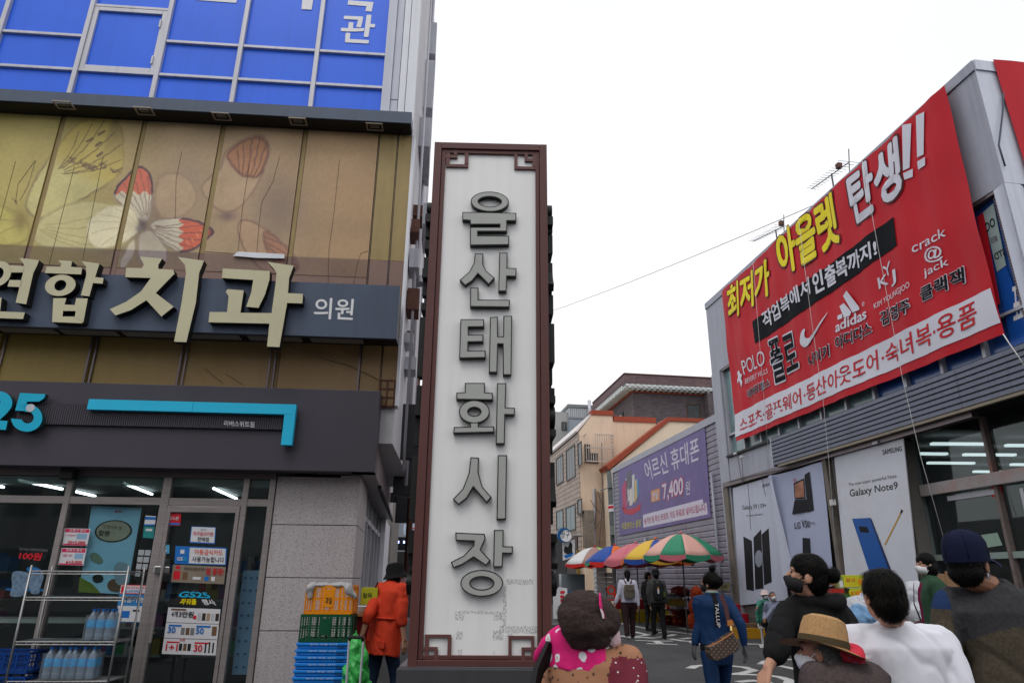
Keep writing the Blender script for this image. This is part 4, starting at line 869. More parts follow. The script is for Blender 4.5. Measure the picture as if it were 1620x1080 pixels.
# tape residue
def resid(name='tape_residue'):
    m = bpy.data.materials.new(name); m.use_nodes = True; n, l = m.node_tree.nodes, m.node_tree.links
    b = n['Principled BSDF']; b.inputs['Base Color'].default_value = (.40, .40, .38, 1); b.inputs['Roughness'].default_value = .9
    g = n.new('ShaderNodeNewGeometry'); t = n.new('ShaderNodeTexNoise'); t.inputs['Scale'].default_value = 95; t.inputs['Detail'].default_value = 5; t.inputs['Roughness'].default_value = .8
    l.new(g.outputs['Position'], t.inputs['Vector']); r = n.new('ShaderNodeMapRange'); r.inputs[1].default_value = .46; r.inputs[2].default_value = .66; l.new(t.outputs['Fac'], r.inputs[0])
    l.new(r.outputs[0], b.inputs['Alpha']); return m
g = Geo(); rs = random.Random(5)
for (x0, y0, x1, y1) in [(445, 677, 548, 697), (433, 697, 443, 860), (417, 858, 566, 886), (245, 800, 430, 811), (245, 811, 277, 836), (395, 811, 430, 838), (250, 877, 274, 912), (393, 877, 432, 912), (257, 948, 273, 980), (255, 980, 400, 991), (392, 957, 402, 980), (445, 886, 470, 900)]:
    n = 9; P = SG.hit(*s2((x0, y0)), po); Q = SG.hit(*s2((x1, y1)), po); pts = []
    w_, h_ = Q[0]-P[0], P[1]-Q[1]; j = .006
    pts += [(P[0]+w_*i/n, P[1]+rs.uniform(-j, j)) for i in range(n)]+[(Q[0]+rs.uniform(-j, j), P[1]-h_*i/4) for i in range(4)]+[(Q[0]-w_*i/n, Q[1]+rs.uniform(-j, j)) for i in range(n)]+[(P[0]+rs.uniform(-j, j), Q[1]+h_*i/4) for i in range(4)]
    g.flat(pts, po+.0015)
Y.add('tape_residue', g, resid(), kind='stuff')
# ------------------------------------------------------------------ right-hand outlet building
aR = vpang(640)-PI
_n = Vector((math.sin(aR), -math.cos(aR), 0)); RB = Fr(-_n.x*9.7, -_n.y*9.7, aR)
rT = (RB.z(1115, 483)+RB.z(1540, 92))/2
rc = (RB.u(1588, 290)+RB.u(1540, 92))/2
rl = (RB.u(1114, 483)+RB.u(1122, 597)+RB.u(1146, 740))/3
rF = (RB.z(1122, 597)+RB.z(1588, 291)+RB.z(1530, 325))/3
rW = (RB.z(1236, 690)+RB.z(1615, 547))/2
rCb = (RB.z(1421, 685)+RB.z(1300, 719)+RB.z(1600, 629))/3
rcu = RB.u(1236, 712)
ralu = M('facade_grey_panel', C(152, 154, 166, 1.25), .45, .15, var=.07, streak=.3)
ralu_l = M('facade_pale_panel', C(204, 208, 222, 1.2), .45, .1, var=.05, streak=.22)
corrm = M('corrugated_slate', C(104, 108, 122, 1.3), .42, .3, var=.1, streak=.25)
G = Thing('outlet_building', 'grey panelled market building at the right hung with a huge red banner', 'building', RB, (rl+rc)/2, -5, 0)
G.add('wall', Geo().box(rl+.01, rc-.01, -14, -1.2, rW, rT-.05), M('rb_wall', C(120, 120, 126), .8))
# upper fascia panels with cap
n = 9; us = [rl+(rc-rl)*i/n for i in range(n+1)]
for i in range(n): G.box('fascia_panel', ralu, us[i]+.006, us[i+1]-.006, -.3, -.004, rF, rT-.22, bevel=.004)
for i in range(0, n, 3): G.box('roof_cap', ralu, us[i]+.004, us[min(n, i+3)]-.004, -.3, .03, rT-.214, rT, bevel=.004)
G.box('roof', ralu, rl+.02, rc-.02, -14, -.31, rT-.12, rT-.05)
G.box('end_pillar', ralu, rl, rl+.62, -.5, .02, 0, rF-.006, bevel=.004)
G.box('end_wall', ralu, rl, rl+.3, -13, -.51, 0, rT-.1)
# window band
tealg = M('teal_window', C(110, 136, 140, 1.2), .16, var=.3, scale=1.6, spec=.8); blueg = M('blue_window', C(40, 86, 160, 1.15), .2, var=.15, scale=1.5, spec=.8)
wu = rl+.64; wn_ = 11; ws = (rc-.25-wu)/wn_
for i in range(wn_):
    a = wu+ws*i
    G.box('window_pane', blueg if i > 6 else tealg, a+.035, a+ws-.035, -.2, -.15, rW+.06, rF-.06)
    G.box('mullion', alu, a-.035, a+.035, -.22, -.05, rW+.01, rF-.006)
G.box('window_head', alu_d, wu+.04, rc-.2, -.22, -.02, rF-.06, rF-.005); G.box('window_sill', black, wu, rc+.3, -.22, .08, rW-.06, rW+.008)
G.box('mid_rail', alu, wu+.04, rc-.3, -.14, -.06, rW+.62, rW+.67)
G.box('corner_mullion', ralu_l, rc-.17, rc, -.3, -.001, rW+.01, rF-.005, bevel=.005)
# shutters, blue film, and panels painting sign reflections into the windows near the corner
for pts, mt, nm in [([(1546, 344), (1556, 336), (1582, 480), (1573, 486)], red, 'red_sign_reflection'), ([(1556, 336), (1572, 322), (1592, 420), (1578, 430)], M('reflection_mint', C(170, 190, 190, 1.1), .4), 'mint_sign_reflection'), ([(1578, 432), (1592, 421), (1622, 500), (1622, 556), (1600, 545)], M('film_blue', C(30, 90, 180, 1.1), .3), 'blue_film')]:
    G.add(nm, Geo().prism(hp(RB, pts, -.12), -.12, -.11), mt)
g = Geo()
for k in range(46):
    z = rF-.1-.055*k
    if z > rW+.3: g.box(RB.u(1576, 330, -.1), RB.u(1591, 330, -.1), -.12, -.085, z-.02, z+.018)
G.add('louvre', g, alu_d, kind='stuff')
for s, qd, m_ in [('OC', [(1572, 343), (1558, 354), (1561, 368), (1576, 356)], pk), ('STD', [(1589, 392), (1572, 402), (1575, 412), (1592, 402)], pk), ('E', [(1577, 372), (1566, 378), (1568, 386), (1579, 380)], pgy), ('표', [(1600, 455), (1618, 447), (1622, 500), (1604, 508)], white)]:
    tpx(G, s, qd, m_, -.11, .004, .03, name='window_lettering')  # the mirrored letters paint signs reflected in the glass
# grey header panels left of the corrugated canopy
hz0 = rCb-.05
k = 4
for i in range(k):
    a = rl+.63+(rcu-rl-.63)*i/k; b = rl+.63+(rcu-rl-.63)*(i+1)/k; G.box('header_panel', ralu, a+.004, b-.004, -.3, .0, rCb, rW-.062, bevel=.004)
G.box('gutter', alu_d, rl+.3, rcu+6.5, -.05, .12, hz0-.09, rCb-.002)
# corrugated canopy: every plank a piece
cz0, cz1 = rCb, rW-.065; N = 7; re = rc+1.2; h = (cz1-cz0)/N
def plank_mesh(L, h, mat, d=.03):
    g = Geo(); g.prism([(0, 0), (L, 0), (L, h), (0, h)], -.04, 0); vs = []
    g = Geo(); pr = [(0, .004), (d, .012), (d, h*.72), (.006, h*.86), (.006, h-.006)]
    for x in (0, L): vs += [(x, -o, z) for o, z in pr] + [(x, .04, h-.006), (x, .04, .004)]
    m = len(vs)//2; g._add(vs, [(i, m+i, m+(i+1) % m, (i+1) % m) for i in range(m)]+[tuple(range(m)), tuple(range(2*m-1, m-1, -1))])
    me = bpy.data.meshes.new('plank'); me.from_pydata(g.v, [], g.f); me.materials.append(mat); bm = bmesh.new(); bm.from_mesh(me); bmesh.ops.recalc_face_normals(bm, faces=bm.faces); bm.to_mesh(me); bm.free(); return me
cp = Thing('corrugated_canopy', 'slate grey corrugated canopy over the shop fronts under the red banner', 'canopy', RB, (rcu+re)/2, .25, cz0)
seg = [rcu, rcu+(re-rcu)*.36, rcu+(re-rcu)*.7, re]
for i in range(3):
    me = plank_mesh(seg[i+1]-seg[i]-.006, h, corrm)
    for j in range(N): cp.shared('plank', me, seg[i]+.003, .25, cz0+h*j)
cp.box('canopy_body', black, rcu+.03, re, -.29, .205, cz0+.02, cz1-.02)
cp.box('edge_trim', ralu_l, rcu-.04, rcu, -.1, .27, cz0-.02, cz1); cp.box('drip_edge', M('beige_trim', C(170, 158, 140), .6, dirt=.5), rcu+.2, re, .18, .262, cz0-.05, cz0+.003)
cp.box('soffit', black, rcu+5.0, re, -1.6, .17, cz0-.02, cz0+.018)
# ------------------------------------------------------------------ ground-floor posters
shz = RB.z(1150, 775)
def bq(pts, o=0.06): return hp(RB, pts, o)
G.box('plinth', M('plinth', (.1, .095, .09), .9, dirt=.5), rl+.3, RB.u(1460, 930), -.4, -.05, 0, .5)
G.box('backing_board', M('backing', (.16, .15, .14), .8, dirt=.5), rl+.62, RB.u(1436, 800), -.35, -.06, .5, hz0-.1)
pst = M('poster_pale', C(180, 184, 200, 1.3), .45, var=.04, streak=.1, dirt=.06, dirtcol=(.3, .28, .2)); pst2 = M('poster_lilac', C(160, 166, 192, 1.3), .4, var=.05); pst3 = M('poster_aged', C(200, 202, 212, 1.3), .45, var=.04, dirt=.25, dirtcol=C(190, 180, 140))
p1_ = poster('tall pale phone poster with three dark handsets, leftmost of the shop posters', [(1160, 772), (1226, 752), (1248, 948), (1172, 957)], pst, fr=RB, o=.02, th=.02)
tpx(p1_, 'Galaxy S9 | S9+', [(1174, 799), (1212, 795.5), (1213, 804), (1175, 808)], pk, .04, .003, .015); tpx(p1_, 'The Camera. Reimagined.', [(1180, 814), (1207, 811), (1208, 814.5), (1181, 818)], pk, .04, .003); tpx(p1_, 'SAMSUNG', [(1206, 766), (1221, 762.5), (1221, 767), (1206, 771)], pk, .04, .003, .02)
ph = M('phone_black', (.012, .012, .016), .6, spec=.15); phe = M('phone_edge', C(70, 80, 100), .3)
def pic(T, name, pts, mat, o, fr=RB, sm=0): return T.add(name, Geo().prism(hp(fr, smoothp(pts, sm) if sm else pts, o), o, o+.003), mat)
pic(p1_, 'picture_phone', [(1176, 848), (1189.5, 855), (1193, 934), (1181, 932)], ph, .042); pic(p1_, 'picture_phone', [(1192, 850), (1204, 837), (1208, 930), (1195, 932)], ph, .042); pic(p1_, 'picture_phone', [(1205, 845), (1216, 835), (1221, 920), (1209, 925)], ph, .042)
c = [(1200.5+6*math.cos(i*PI/9), 883+13.5*math.sin(i*PI/9)) for i in range(18)]; pic(p1_, 'printed_seal', c, M('seal_grey', C(150, 156, 170), .5, var=.5, scale=40), .047)
# the hanging phone sheet
p2_ = Thing('hanging_poster', 'lilac phone poster sheet with a folding handset, peeling in a curl at its left edge', 'poster', RB, RB.u(1270), .1, RB.z(1270, 955, .1))
def sheet(T, name, quad, mat, o, ofun, nu=24, nz=24, th=0, fr=RB):
    q = hp(fr, quad, o); TL, TR, BR, BL = q; g = Geo(); vs = []
    for j in range(nz+1):
        for i in range(nu+1):
            x, y = i/nu, j/nz; p = [TL[k]*(1-x)*(1-y)+TR[k]*x*(1-y)+BR[k]*x*y+BL[k]*(1-x)*y for k in (0, 1)]
            vs.append((p[0], -(o+ofun(p[0], p[1])), p[1]))
    g._add(vs, [(j*(nu+1)+i, (j+1)*(nu+1)+i, (j+1)*(nu+1)+i+1, j*(nu+1)+i+1) for j in range(nz) for i in range(nu)])
    return T.add(name, g, mat, smooth=True)
uA, uB = RB.u(1224, 760, .1), RB.u(1244, 760, .1)
def curl(u, z): return .14*math.exp(-((u-uA)/.22)**2)+.05*math.sin(z*1.3)*0.4+.02*math.sin(u*4)
sheet(p2_, 'sheet', [(1222, 753), (1299, 730), (1322, 925), (1262, 945)], pst2, .1, curl, 30, 16)
sheet(p2_, 'curled_edge', [(1219, 754), (1227, 751), (1262, 948), (1237, 905)], pst, .14, lambda u, z: .05+.08*math.sin((u-uA)*9), 16, 16)
def cu2(u, z): return curl(u, z)+.008
o_ = .1
def pic2(name, pts, mat, l=.0): 
    q = hp(RB, pts, .1); g = Geo(); g._add([(u, -(.1+curl(u, z)+.012+l), z) for u, z in q], [tuple(range(len(q)))]); 
    A = sum(q[i][0]*q[(i+1)%len(q)][1]-q[(i+1)%len(q)][0]*q[i][1] for i in range(len(q)))
    if A < 0: g.f[0] = g.f[0][::-1]
    p2_.add(name, g, mat)
scr = M('screen_dusk', C(170, 110, 80), .3, var=.5, scale=4); 
pic2('picture_phone', [(1272, 751), (1281, 745.5), (1288, 807), (1277, 810)], ph); pic2('picture_phone', [(1254, 764), (1271, 756), (1273, 788), (1256, 789)], ph); pic2('picture_screen', [(1255.5, 766), (1270, 759), (1271.5, 786), (1257, 787)], scr, .003)
pic2('picture_phone', [(1256, 790), (1276, 789), (1277, 809), (1253, 813)], ph, .001); pic2('picture_phone', [(1269, 850), (1281, 851), (1283, 878), (1270, 876)], ph)
p2_.add('lettering', tgeo('LG', hp(RB, [(1256.5, 826), (1265, 825), (1265.5, 835), (1257.5, 836)], .1), .1, .02, ofun=lambda u, z: curl(u, z)+.014), pk)
p2_.add('lettering', tgeo('V50', hp(RB, [(1266.5, 821), (1280.5, 824), (1281, 833.5), (1267.5, 834.5)], .1), .1, .02, ofun=lambda u, z: curl(u, z)+.014), pk)
p2_.add('lettering', tgeo('ThinQ', hp(RB, [(1281, 825), (1290, 825), (1290.5, 829.5), (1281.5, 830)], .1), .1, 0, ofun=lambda u, z: curl(u, z)+.014), pk)
p2_.add('lettering', tgeo('5G', hp(RB, [(1253.5, 757), (1258, 756), (1258.5, 761), (1254, 762)], .1), .1, .01, ofun=lambda u, z: curl(u, z)+.014), red)
p3_ = poster('large aged white poster with a blue phone and stylus, rightmost of the shop posters', [(1321, 723), (1430, 693), (1455, 933), (1341, 935)], pst3, fr=RB, o=.02, th=.02)
tpx(p3_, 'SAMSUNG', [(1396, 711), (1427, 705), (1427.5, 713), (1397, 719.5)], pk, .04, .003, .03); tpx(p3_, 'The new super powerful Note', [(1342, 764), (1418, 749), (1419, 757), (1343, 770)], pk, .04, .003, .005)
tpx(p3_, 'Galaxy Note9', [(1344, 774), (1420, 761), (1421, 776), (1345, 789)], pk, .04, .003, .018)
pic(p3_, 'picture_phone', [(1348, 820), (1377, 818.5), (1416, 925), (1384, 930)], M('phone_blue', C(20, 84, 160, 1.2), .35, var=.1), .042); pic(p3_, 'picture_edge', [(1376, 818.5), (1379, 821), (1419, 925), (1415, 926)], M('phone_navy', C(20, 40, 90), .35), .046)
pic(p3_, 'picture_camera', [(1358.5, 832), (1372, 833), (1375, 842), (1361, 841)], ph, .046); pic(p3_, 'picture_stylus', [(1427, 805), (1428.5, 807), (1401, 862), (1399, 861)], M('stylus_gold', C(190, 150, 60, 1.2), .4), .042)
pic(p3_, 'picture_stylus_tip', [(1426.2, 805), (1429, 807.5), (1425.5, 812), (1424, 811)], ph, .044)
# posts between the posters
oldp = M('old_post', C(120, 112, 104, 1.1), .8, var=.25, dirt=.6, dirtcol=(.06, .05, .04)); orng = M('peeling_orange', C(120, 108, 104, 1.1), .7, var=.25, scale=6, dirt=.8, dirtcol=C(170, 92, 66))
G.box('shop_post', oldp, RB.u(1154, 870, .05), RB.u(1161, 870, .05), -.05, .08, 0, hz0-.09)
G.box('shop_post', oldp, RB.u(1316, 830, .05), RB.u(1322, 830, .05), -.05, .08, 0, hz0-.09)
G.box('shop_post', dark, RB.u(1306, 830), RB.u(1315.6, 830), -.02, .015, 0, hz0-.1)
G.box('meter_box', M('switch_white', (.6, .6, .58), .5), RB.u(1316, 795, .1), RB.u(1321.5, 795, .1), .081, .16, RB.z(1318, 799, .1), RB.z(1318, 790, .1))
# shop front at the right: posts, beam, glass, interior
so = -.45
P0 = RB.u(1438, 800, so); P1 = RB.u(1448, 800, so)
G.box('shop_post', orng, P0, P1, so-.05, so+.1, 0, rCb-.03); G.box('steel_post', M('old_steel', C(130, 140, 142), .5, .3, var=.15, dirt=.3), P1+.005, RB.u(1466, 800, so), so-.06, so+.08, .3, rCb-.03)
bz1, bz0 = RB.z(1520, 758, so), RB.z(1520, 777, so)
G.box('painted_beam', M('graffiti_beam', C(170, 164, 164, 1.1), .6, var=.1, dirt=.55, dirtcol=C(190, 116, 84)), RB.u(1456, 780, so+.15), re, so+.081, so+.15, bz0, bz1)
v2a = (RB.u(1569, 700, so)+RB.u(1600, 880, so))/2
G.box('shop_mullion', orng, v2a-.035, v2a+.035, so-.05, so+.079, .3, rCb-.03)
G.box('shop_mullion', alu, RB.u(1598, 780, so)+.25, RB.u(1598, 780, so)+.32, so-.05, so+.05, .3, bz0-.1)
gl2 = glass('old_glass', (.62, .68, .68), op=.06, opcol=(.2, .22, .22))
for a, b in ((RB.u(1466, 800, so), v2a-.05), (v2a+.05, re)):
    G.box('glass_pane', gl2, a, b, so-.02, so-.01, bz1, rCb-.04); G.box('glass_pane', gl2, a, b, so-.02, so-.01, .75, bz0)
G.box('door_head', alu, RB.u(1500, 785, so), v2a-.06, so, so+.03, bz0-.14, bz0-.05)
G.box('low_rail', M('pale_rail', C(150, 166, 160), .4), RB.u(1466, 870, so), re, so-.03, so+.06, RB.z(1560, 884, so), RB.z(1560, 874, so))
G.box('shop_kickboard', M('cardboard_brown', C(150, 116, 90), .8, var=.15), RB.u(1470, 900, so), re, so-.03, so+.02, .1, .75)
H = Thing('outlet_interior', 'dark shop hall behind the old glass with rows of white ceiling lights', 'room', RB, P1+2, -6, 0)
i0 = RB.u(1440, 800)-1.5
H.box('back_wall', idark, i0-6, re, -15.1, -15, 0, 5.2); H.box('ceiling', idark, i0-6, re, -15, so-.2, 5.0, 5.05); H.box('floor', ifl, i0-6, re, -15, so-.1, -.01, .012); H.box('left_wall', idark, i0-6.1, i0-6, -15, -.5, 0, 5); H.box('right_wall', idark, re, re+.1, -15, -.5, 0, 5)
fixt = emit('strip_light', (.93, .98, 1), 1.9); zc = 4.75
def rbc(x, y, z): P = gnd(x, y, z); return ((P-RB.O).dot(RB.d), (P-RB.O).dot(RB.n))
for (x0, x1, y) in [(1474, 1562, 703.5), (1525, 1606, 720.5), (1455, 1498, 719), (1468, 1541, 733.5), (1592, 1650, 706), (1541, 1590, 747), (1588, 1650, 747), (1600, 1660, 736), (1494, 1514, 755), (1472, 1502, 780), (1550, 1575, 781), (1466, 1482, 785.5), (1553, 1576, 786), (1590, 1640, 781), (1592, 1650, 793), (1489, 1505, 792), (1472, 1506, 805.5), (1557, 1588, 806), (1563, 1577, 833)]:
    a, b = rbc(x0, y, zc), rbc(x1, y+.5, zc)
    if max(a[1], b[1]) < so-.3 and min(a[1], b[1]) > -14.8:
        v = Vector((b[0]-a[0], b[1]-a[1])); nn = Vector((-v.y, v.x)).normalized()*.07
        H.add('strip_light', Geo().hprism([(a[0]-nn.x, a[1]-nn.y), (b[0]-nn.x, b[1]-nn.y), (b[0]+nn.x, b[1]+nn.y), (a[0]+nn.x, a[1]+nn.y)], zc, zc+.06), fixt)
for k in range(7):
    u = i0+1.2*k; H.box('clothes_rail', alu_d, u, u+.9, -5-.3*(k % 3), -4.9-.3*(k % 3), 1.4, 1.45)
    g = Geo(); x = u
    while x < u+.85: w_ = rr.uniform(.05, .1); g.box(x, x+w_-.01, -5.2-.3*(k % 3), -4.75-.3*(k % 3), rr.uniform(.4, .7), 1.39, rr.randrange(6)); x += w_
    H.add('hanging_clothes', g, goods, kind='stuff')
T = poster('small red parking sticker on the beam glass of the right shop', [(1568, 770), (1585, 769), (1586, 785), (1569.5, 786)], red, [('주차', .2, .25, .5, .5, pw, .03), ('금지', .3, .6, .75, .85, pw, .02)], [(.5, .2, .9, .5, pw)], o=so+.0, fr=RB, name='sticker', cat='sticker')
T = poster('pale mint paper taped low on the right shop glass', [(1543, 847), (1578, 842), (1586, 862), (1553, 867)], M('paper_mint', C(150, 176, 160, 1.1), .6), [], [], o=so+.0, fr=RB, name='notice_sheet', cat='notice')
# ------------------------------------------------------------------ the front face round the corner
_c = RB.pt(rc, 0, 0); RFr = Fr(_c.x, _c.y, aR+PI/2)
Fb = Thing('corner_front', 'pale front face of the outlet building round its corner with a second red banner', 'wall', RFr, .5, 0, rF)
ue = RFr.u(1574, 110); 
Fb.box('corner_panel', ralu_l, .004, ue, -.3, 0, rF, rT-.22); Fb.box('roof_cap', ralu_l, .004, ue+8, -.3, .03, rT-.214, rT)
Fb.box('front_panel', ralu_l, ue+.004, ue+8, -.3, -.005, rF, rT-.22); Fb.box('lower_front', M('dark_film', C(120, 40, 46), .25, var=.2), .02, 7, -.25, -.1, rW, rF-.01); Fb.box('corner_mullion', ralu_l, .001, .16, -.25, -.02, rW, rF-.011)
Fb.box('white_mullion', ralu_l, .3, .36, -.09, -.02, rW, rF-.011)
T2 = Thing('front_banner', 'second plain red banner at the far right edge of the roof', 'banner', RFr, ue, .06, rF)
bred = M('banner_red', C(200, 14, 36, 1.05), .6, var=.09, scale=1.2, bump=.55, bscale=6, aniso=(1, 1, .3))
sheet(T2, 'cloth', [(1571, 94), (1760, 112), (1860, 420), (1665, 400)], bred, .06, lambda u, z: .008*math.sin(u*5+z), 20, 12, fr=RFr)
cab = M('dark_cable', (.06, .07, .1), .5)
Fb.add('cable', Geo().tube([(RFr.u(1588, 140, .04), .04, RFr.z(1588, 140, .04)), (RFr.u(1586, 180, .05), .05, RFr.z(1586, 180, .05)), (RFr.u(1580, 230, .05), .05, RFr.z(1580, 230, .05)), (RFr.u(1570, 262, .05) if 0 else .02, .06, RFr.z(1577, 262, .05))], .015, 8), cab, smooth=True)
# ------------------------------------------------------------------ the great red banner
bo_ = .14
def wave(u, z): return .018*math.sin(u*2.1+z*.9)+.014*math.sin(u*6.3-z*1.3)+.008*math.sin(z*4+u)+.006*math.sin(u*17+z*2)
BN = Thing('red_banner', 'huge red outlet sale banner with yellow and white Korean lettering', 'banner', RB, RB.u(1400, 600, bo_), bo_, RB.z(1400, 620, bo_))
TLb, TRb, BRb, BLb = (1142, 461), (1495, 135), (1587, 528), (1165, 698)
cloth = sheet(BN, 'cloth', [TLb, TRb, BRb, BLb], bred, bo_, wave, 90, 36)
bwhite = M('banner_white', C(214, 214, 226, 1.15), .55, var=.03); byel = M('banner_yellow', C(242, 222, 20, 1.15), .55, var=.03); bblk = M('banner_black', (.008, .010, .013), .7, spec=.08); bred2 = M('banner_print_red', C(200, 20, 36, 1.1), .55)
sheet(BN, 'white_band', [(1161, 656), (1566, 455.5), (1581.5, 510), (1163, 691.4)], bwhite, bo_+.012, wave, 90, 8)
sheet(BN, 'black_ribbon', [(1189, 509), (1413, 343), (1421, 388), (1196, 543.5)], bblk, bo_+.014, wave, 50, 6)  # black printed ribbon behind the white slogan
def z6(p): return (1100+p[0]/3.115, 380+p[1]/3.115)
def z5b(p): return (1100+p[0]/3.115, 60+p[1]/3.115)
def bt(s, quad, mat, bold=.03, lv=0, name='lettering', sp=1.0, cv=None):
    if cv: quad = [cv(p) for p in quad]
    BN.add(name, tgeo(s, hp(RB, quad, bo_), bo_+.02+.006*lv, bold, 0, sp, wave), mat)
def shadowed(s, quad, mat, bold, cv=None, ob=.03, m2=None):
    if cv: quad = [cv(p) for p in quad]
    q = hp(RB, quad, bo_); h_ = (q[0][1]-q[3][1]); e = ob*1.2*h_
    q2 = [(q[0][0]-e, q[0][1]+e), (q[1][0]+e, q[1][1]+e), (q[2][0]+e, q[2][1]-e), (q[3][0]-e, q[3][1]-e)]
    BN.add('lettering_outline', tgeo(s, q2, bo_+.02, bold+ob, 0, 1, wave), m2 or bblk); BN.add('lettering', tgeo(s, q, bo_+.027, bold, 0, 1, wave), mat)
dkred = M('banner_dark_red', C(90, 8, 20), .55)
shadowed('최저가', [(1151.5, 455), (1216.5, 406), (1219, 465), (1155, 511)], byel, .055, m2=dkred); shadowed('아울렛', [(1227, 374), (1320, 301), (1331, 383), (1238, 442)], byel, .055, m2=dkred)
shadowed('탄생', [(1339, 279), (1421, 213), (1430, 305), (1353, 360)], bwhite, .06, m2=dkred)
for pts in [[(1025, 430), (1066, 422), (1058, 640), (1030, 655)], [(1030, 668), (1072, 645), (1072, 685), (1035, 700)], [(1092, 385), (1136, 365), (1130, 575), (1097, 590)], [(1097, 610), (1137, 588), (1138, 628), (1100, 650)]]:
    q = hp(RB, [z5b(p) for p in pts], bo_); g = Geo(); g._add([(u, -(bo_+.027+wave(u, z)), z) for u, z in q], [(3, 2, 1, 0)]); BN.add('exclamation_stroke', g, bwhite)
bt('작업복에서', [(1204, 495), (1281, 437), (1284, 464), (1210, 522)], bwhite, .035, 1); bt('인출복까지!', [(1286, 433), (1388, 377), (1391, 404), (1291, 468)], bwhite, .045, 1)
shadowed('폴로', [(1214, 541), (1256, 521), (1265, 588), (1227, 608)], bblk, .03, m2=bwhite)
bt('POLO', [(1174, 571), (1209, 553), (1211, 577), (1178, 593)], bwhite, .0); bt('BEVERLY HILLS', [(1179.6, 599), (1214, 582), (1215, 590), (1180, 607)], bwhite, 0)
shadowed('비버리힐스', [(1183, 616), (1218, 598), (1219.5, 610), (1184, 630)], bblk, .01, m2=bwhite, ob=.06)
def bpoly(pts, mat, cv=z6, sm=0, name='printed_mark'):
    q = hp(RB, [cv(p) for p in (smoothp(pts, sm) if sm else pts)], bo_); A = sum(q[i][0]*q[(i+1) % len(q)][1]-q[(i+1) % len(q)][0]*q[i][1] for i in range(len(q)))
    if A < 0: q = q[::-1]
    g = Geo(); g._add([(u, -(bo_+.024+wave(u, z)), z) for u, z in q], [tuple(range(len(q)))]); BN.add(name, g, mat)
bpoly([(207, 650), (216, 640), (222, 655), (234, 660), (232, 672), (226, 678), (236, 700), (230, 722), (222, 700), (216, 690), (210, 706), (206, 690), (212, 672)], bwhite)
bpoly([(660, 345), (634, 400), (600, 465), (565, 515), (540, 530), (522, 515), (520, 485), (528, 450), (548, 430), (542, 470), (552, 485), (575, 478), (610, 430), (640, 375)], bwhite, sm=1)
shadowed('나이키', [(555, 566), (662, 512), (667, 572), (561, 622)], bblk, .02, z6, .05, bwhite)
bpoly([(705, 372), (728, 362), (731, 384), (706, 392)], bwhite); bpoly([(714, 325), (734, 310), (770, 352), (764, 372), (738, 382)], bwhite); bpoly([(730, 275), (747, 248), (806, 330), (806, 342), (776, 356)], bwhite)
bt('adidas', [(694, 405), (842, 330), (848, 385), (697, 456)], bwhite, .035, cv=z6); bt('®', [(820, 305), (834, 300), (835, 322), (821, 328)], bwhite, 0, cv=z6)
shadowed('아디다스', [(695, 477), (870, 397), (875, 458), (700, 540)], bblk, .02, z6, .05, bwhite)
bt('K', [(903, 188), (948, 162), (954, 215), (909, 242)], bwhite, .03, cv=z6); bt('Y', [(925, 135), (968, 100), (972, 165), (938, 182)], bwhite, .02, cv=z6); bt('J', [(962, 158), (992, 140), (1000, 215), (972, 232)], bwhite, .02, cv=z6)
bt('KIM YOUNGJOO', [(885, 312), (1062, 202), (1066, 240), (888, 347)], bwhite, 0, cv=z6); shadowed('김영주', [(912, 355), (1062, 283), (1069, 352), (921, 425)], bblk, .025, z6, .05, bwhite)
bt('crack', [(1070, 1012), (1236, 928), (1240, 975), (1075, 1062)], bwhite, .01, cv=z5b); bt('@', [(1125, 42), (1215, 20), (1226, 100), (1132, 118)], bwhite, .02, cv=z6); bt('jack', [(1125, 142), (1245, 82), (1252, 132), (1132, 192)], bwhite, .01, cv=z6)
shadowed('클랙잭', [(1106, 238), (1316, 127), (1328, 210), (1119, 305)], bblk, .035, z6, .04, bwhite)
bt('스포츠·골프웨어·등산아웃도어·숙녀복·용품', [(218, 880), (1385, 290), (1395, 412), (224, 945)], bred2, .018, 0, cv=z6)
# ropes
rope = M('white_rope', (.6, .6, .6), .7)
RP = []
for lab, pts in [('thin white rope hanging from the left part of the red banner', [(1191, 412), (1203, 560), (1219, 760)]), ('thin white rope down the middle of the red banner', [(1263, 345), (1283, 500), (1303, 640), (1311, 725), (1323, 890)]), ('long white rope down the right part of the red banner to the shop glass', [(1363, 250), (1387, 380), (1428, 600), (1456, 720), (1495, 858)]),
                 ('white cord tied to the lower right corner of the banner', [(1587, 528), (1598, 545), (1606, 556), (1622, 580)])]:
    P = [(RB.hit(x, y, .34)[0], .34, RB.hit(x, y, .34)[1]) for x, y in pts]
    single('rope', lab, 'rope', RB, Geo().tube(P, .005 if lab[0] != 'w' else .009, 6), rope, u=P[-1][0], o=.34, z=P[-1][2], group='ropes tied to the red banner', smooth=True)
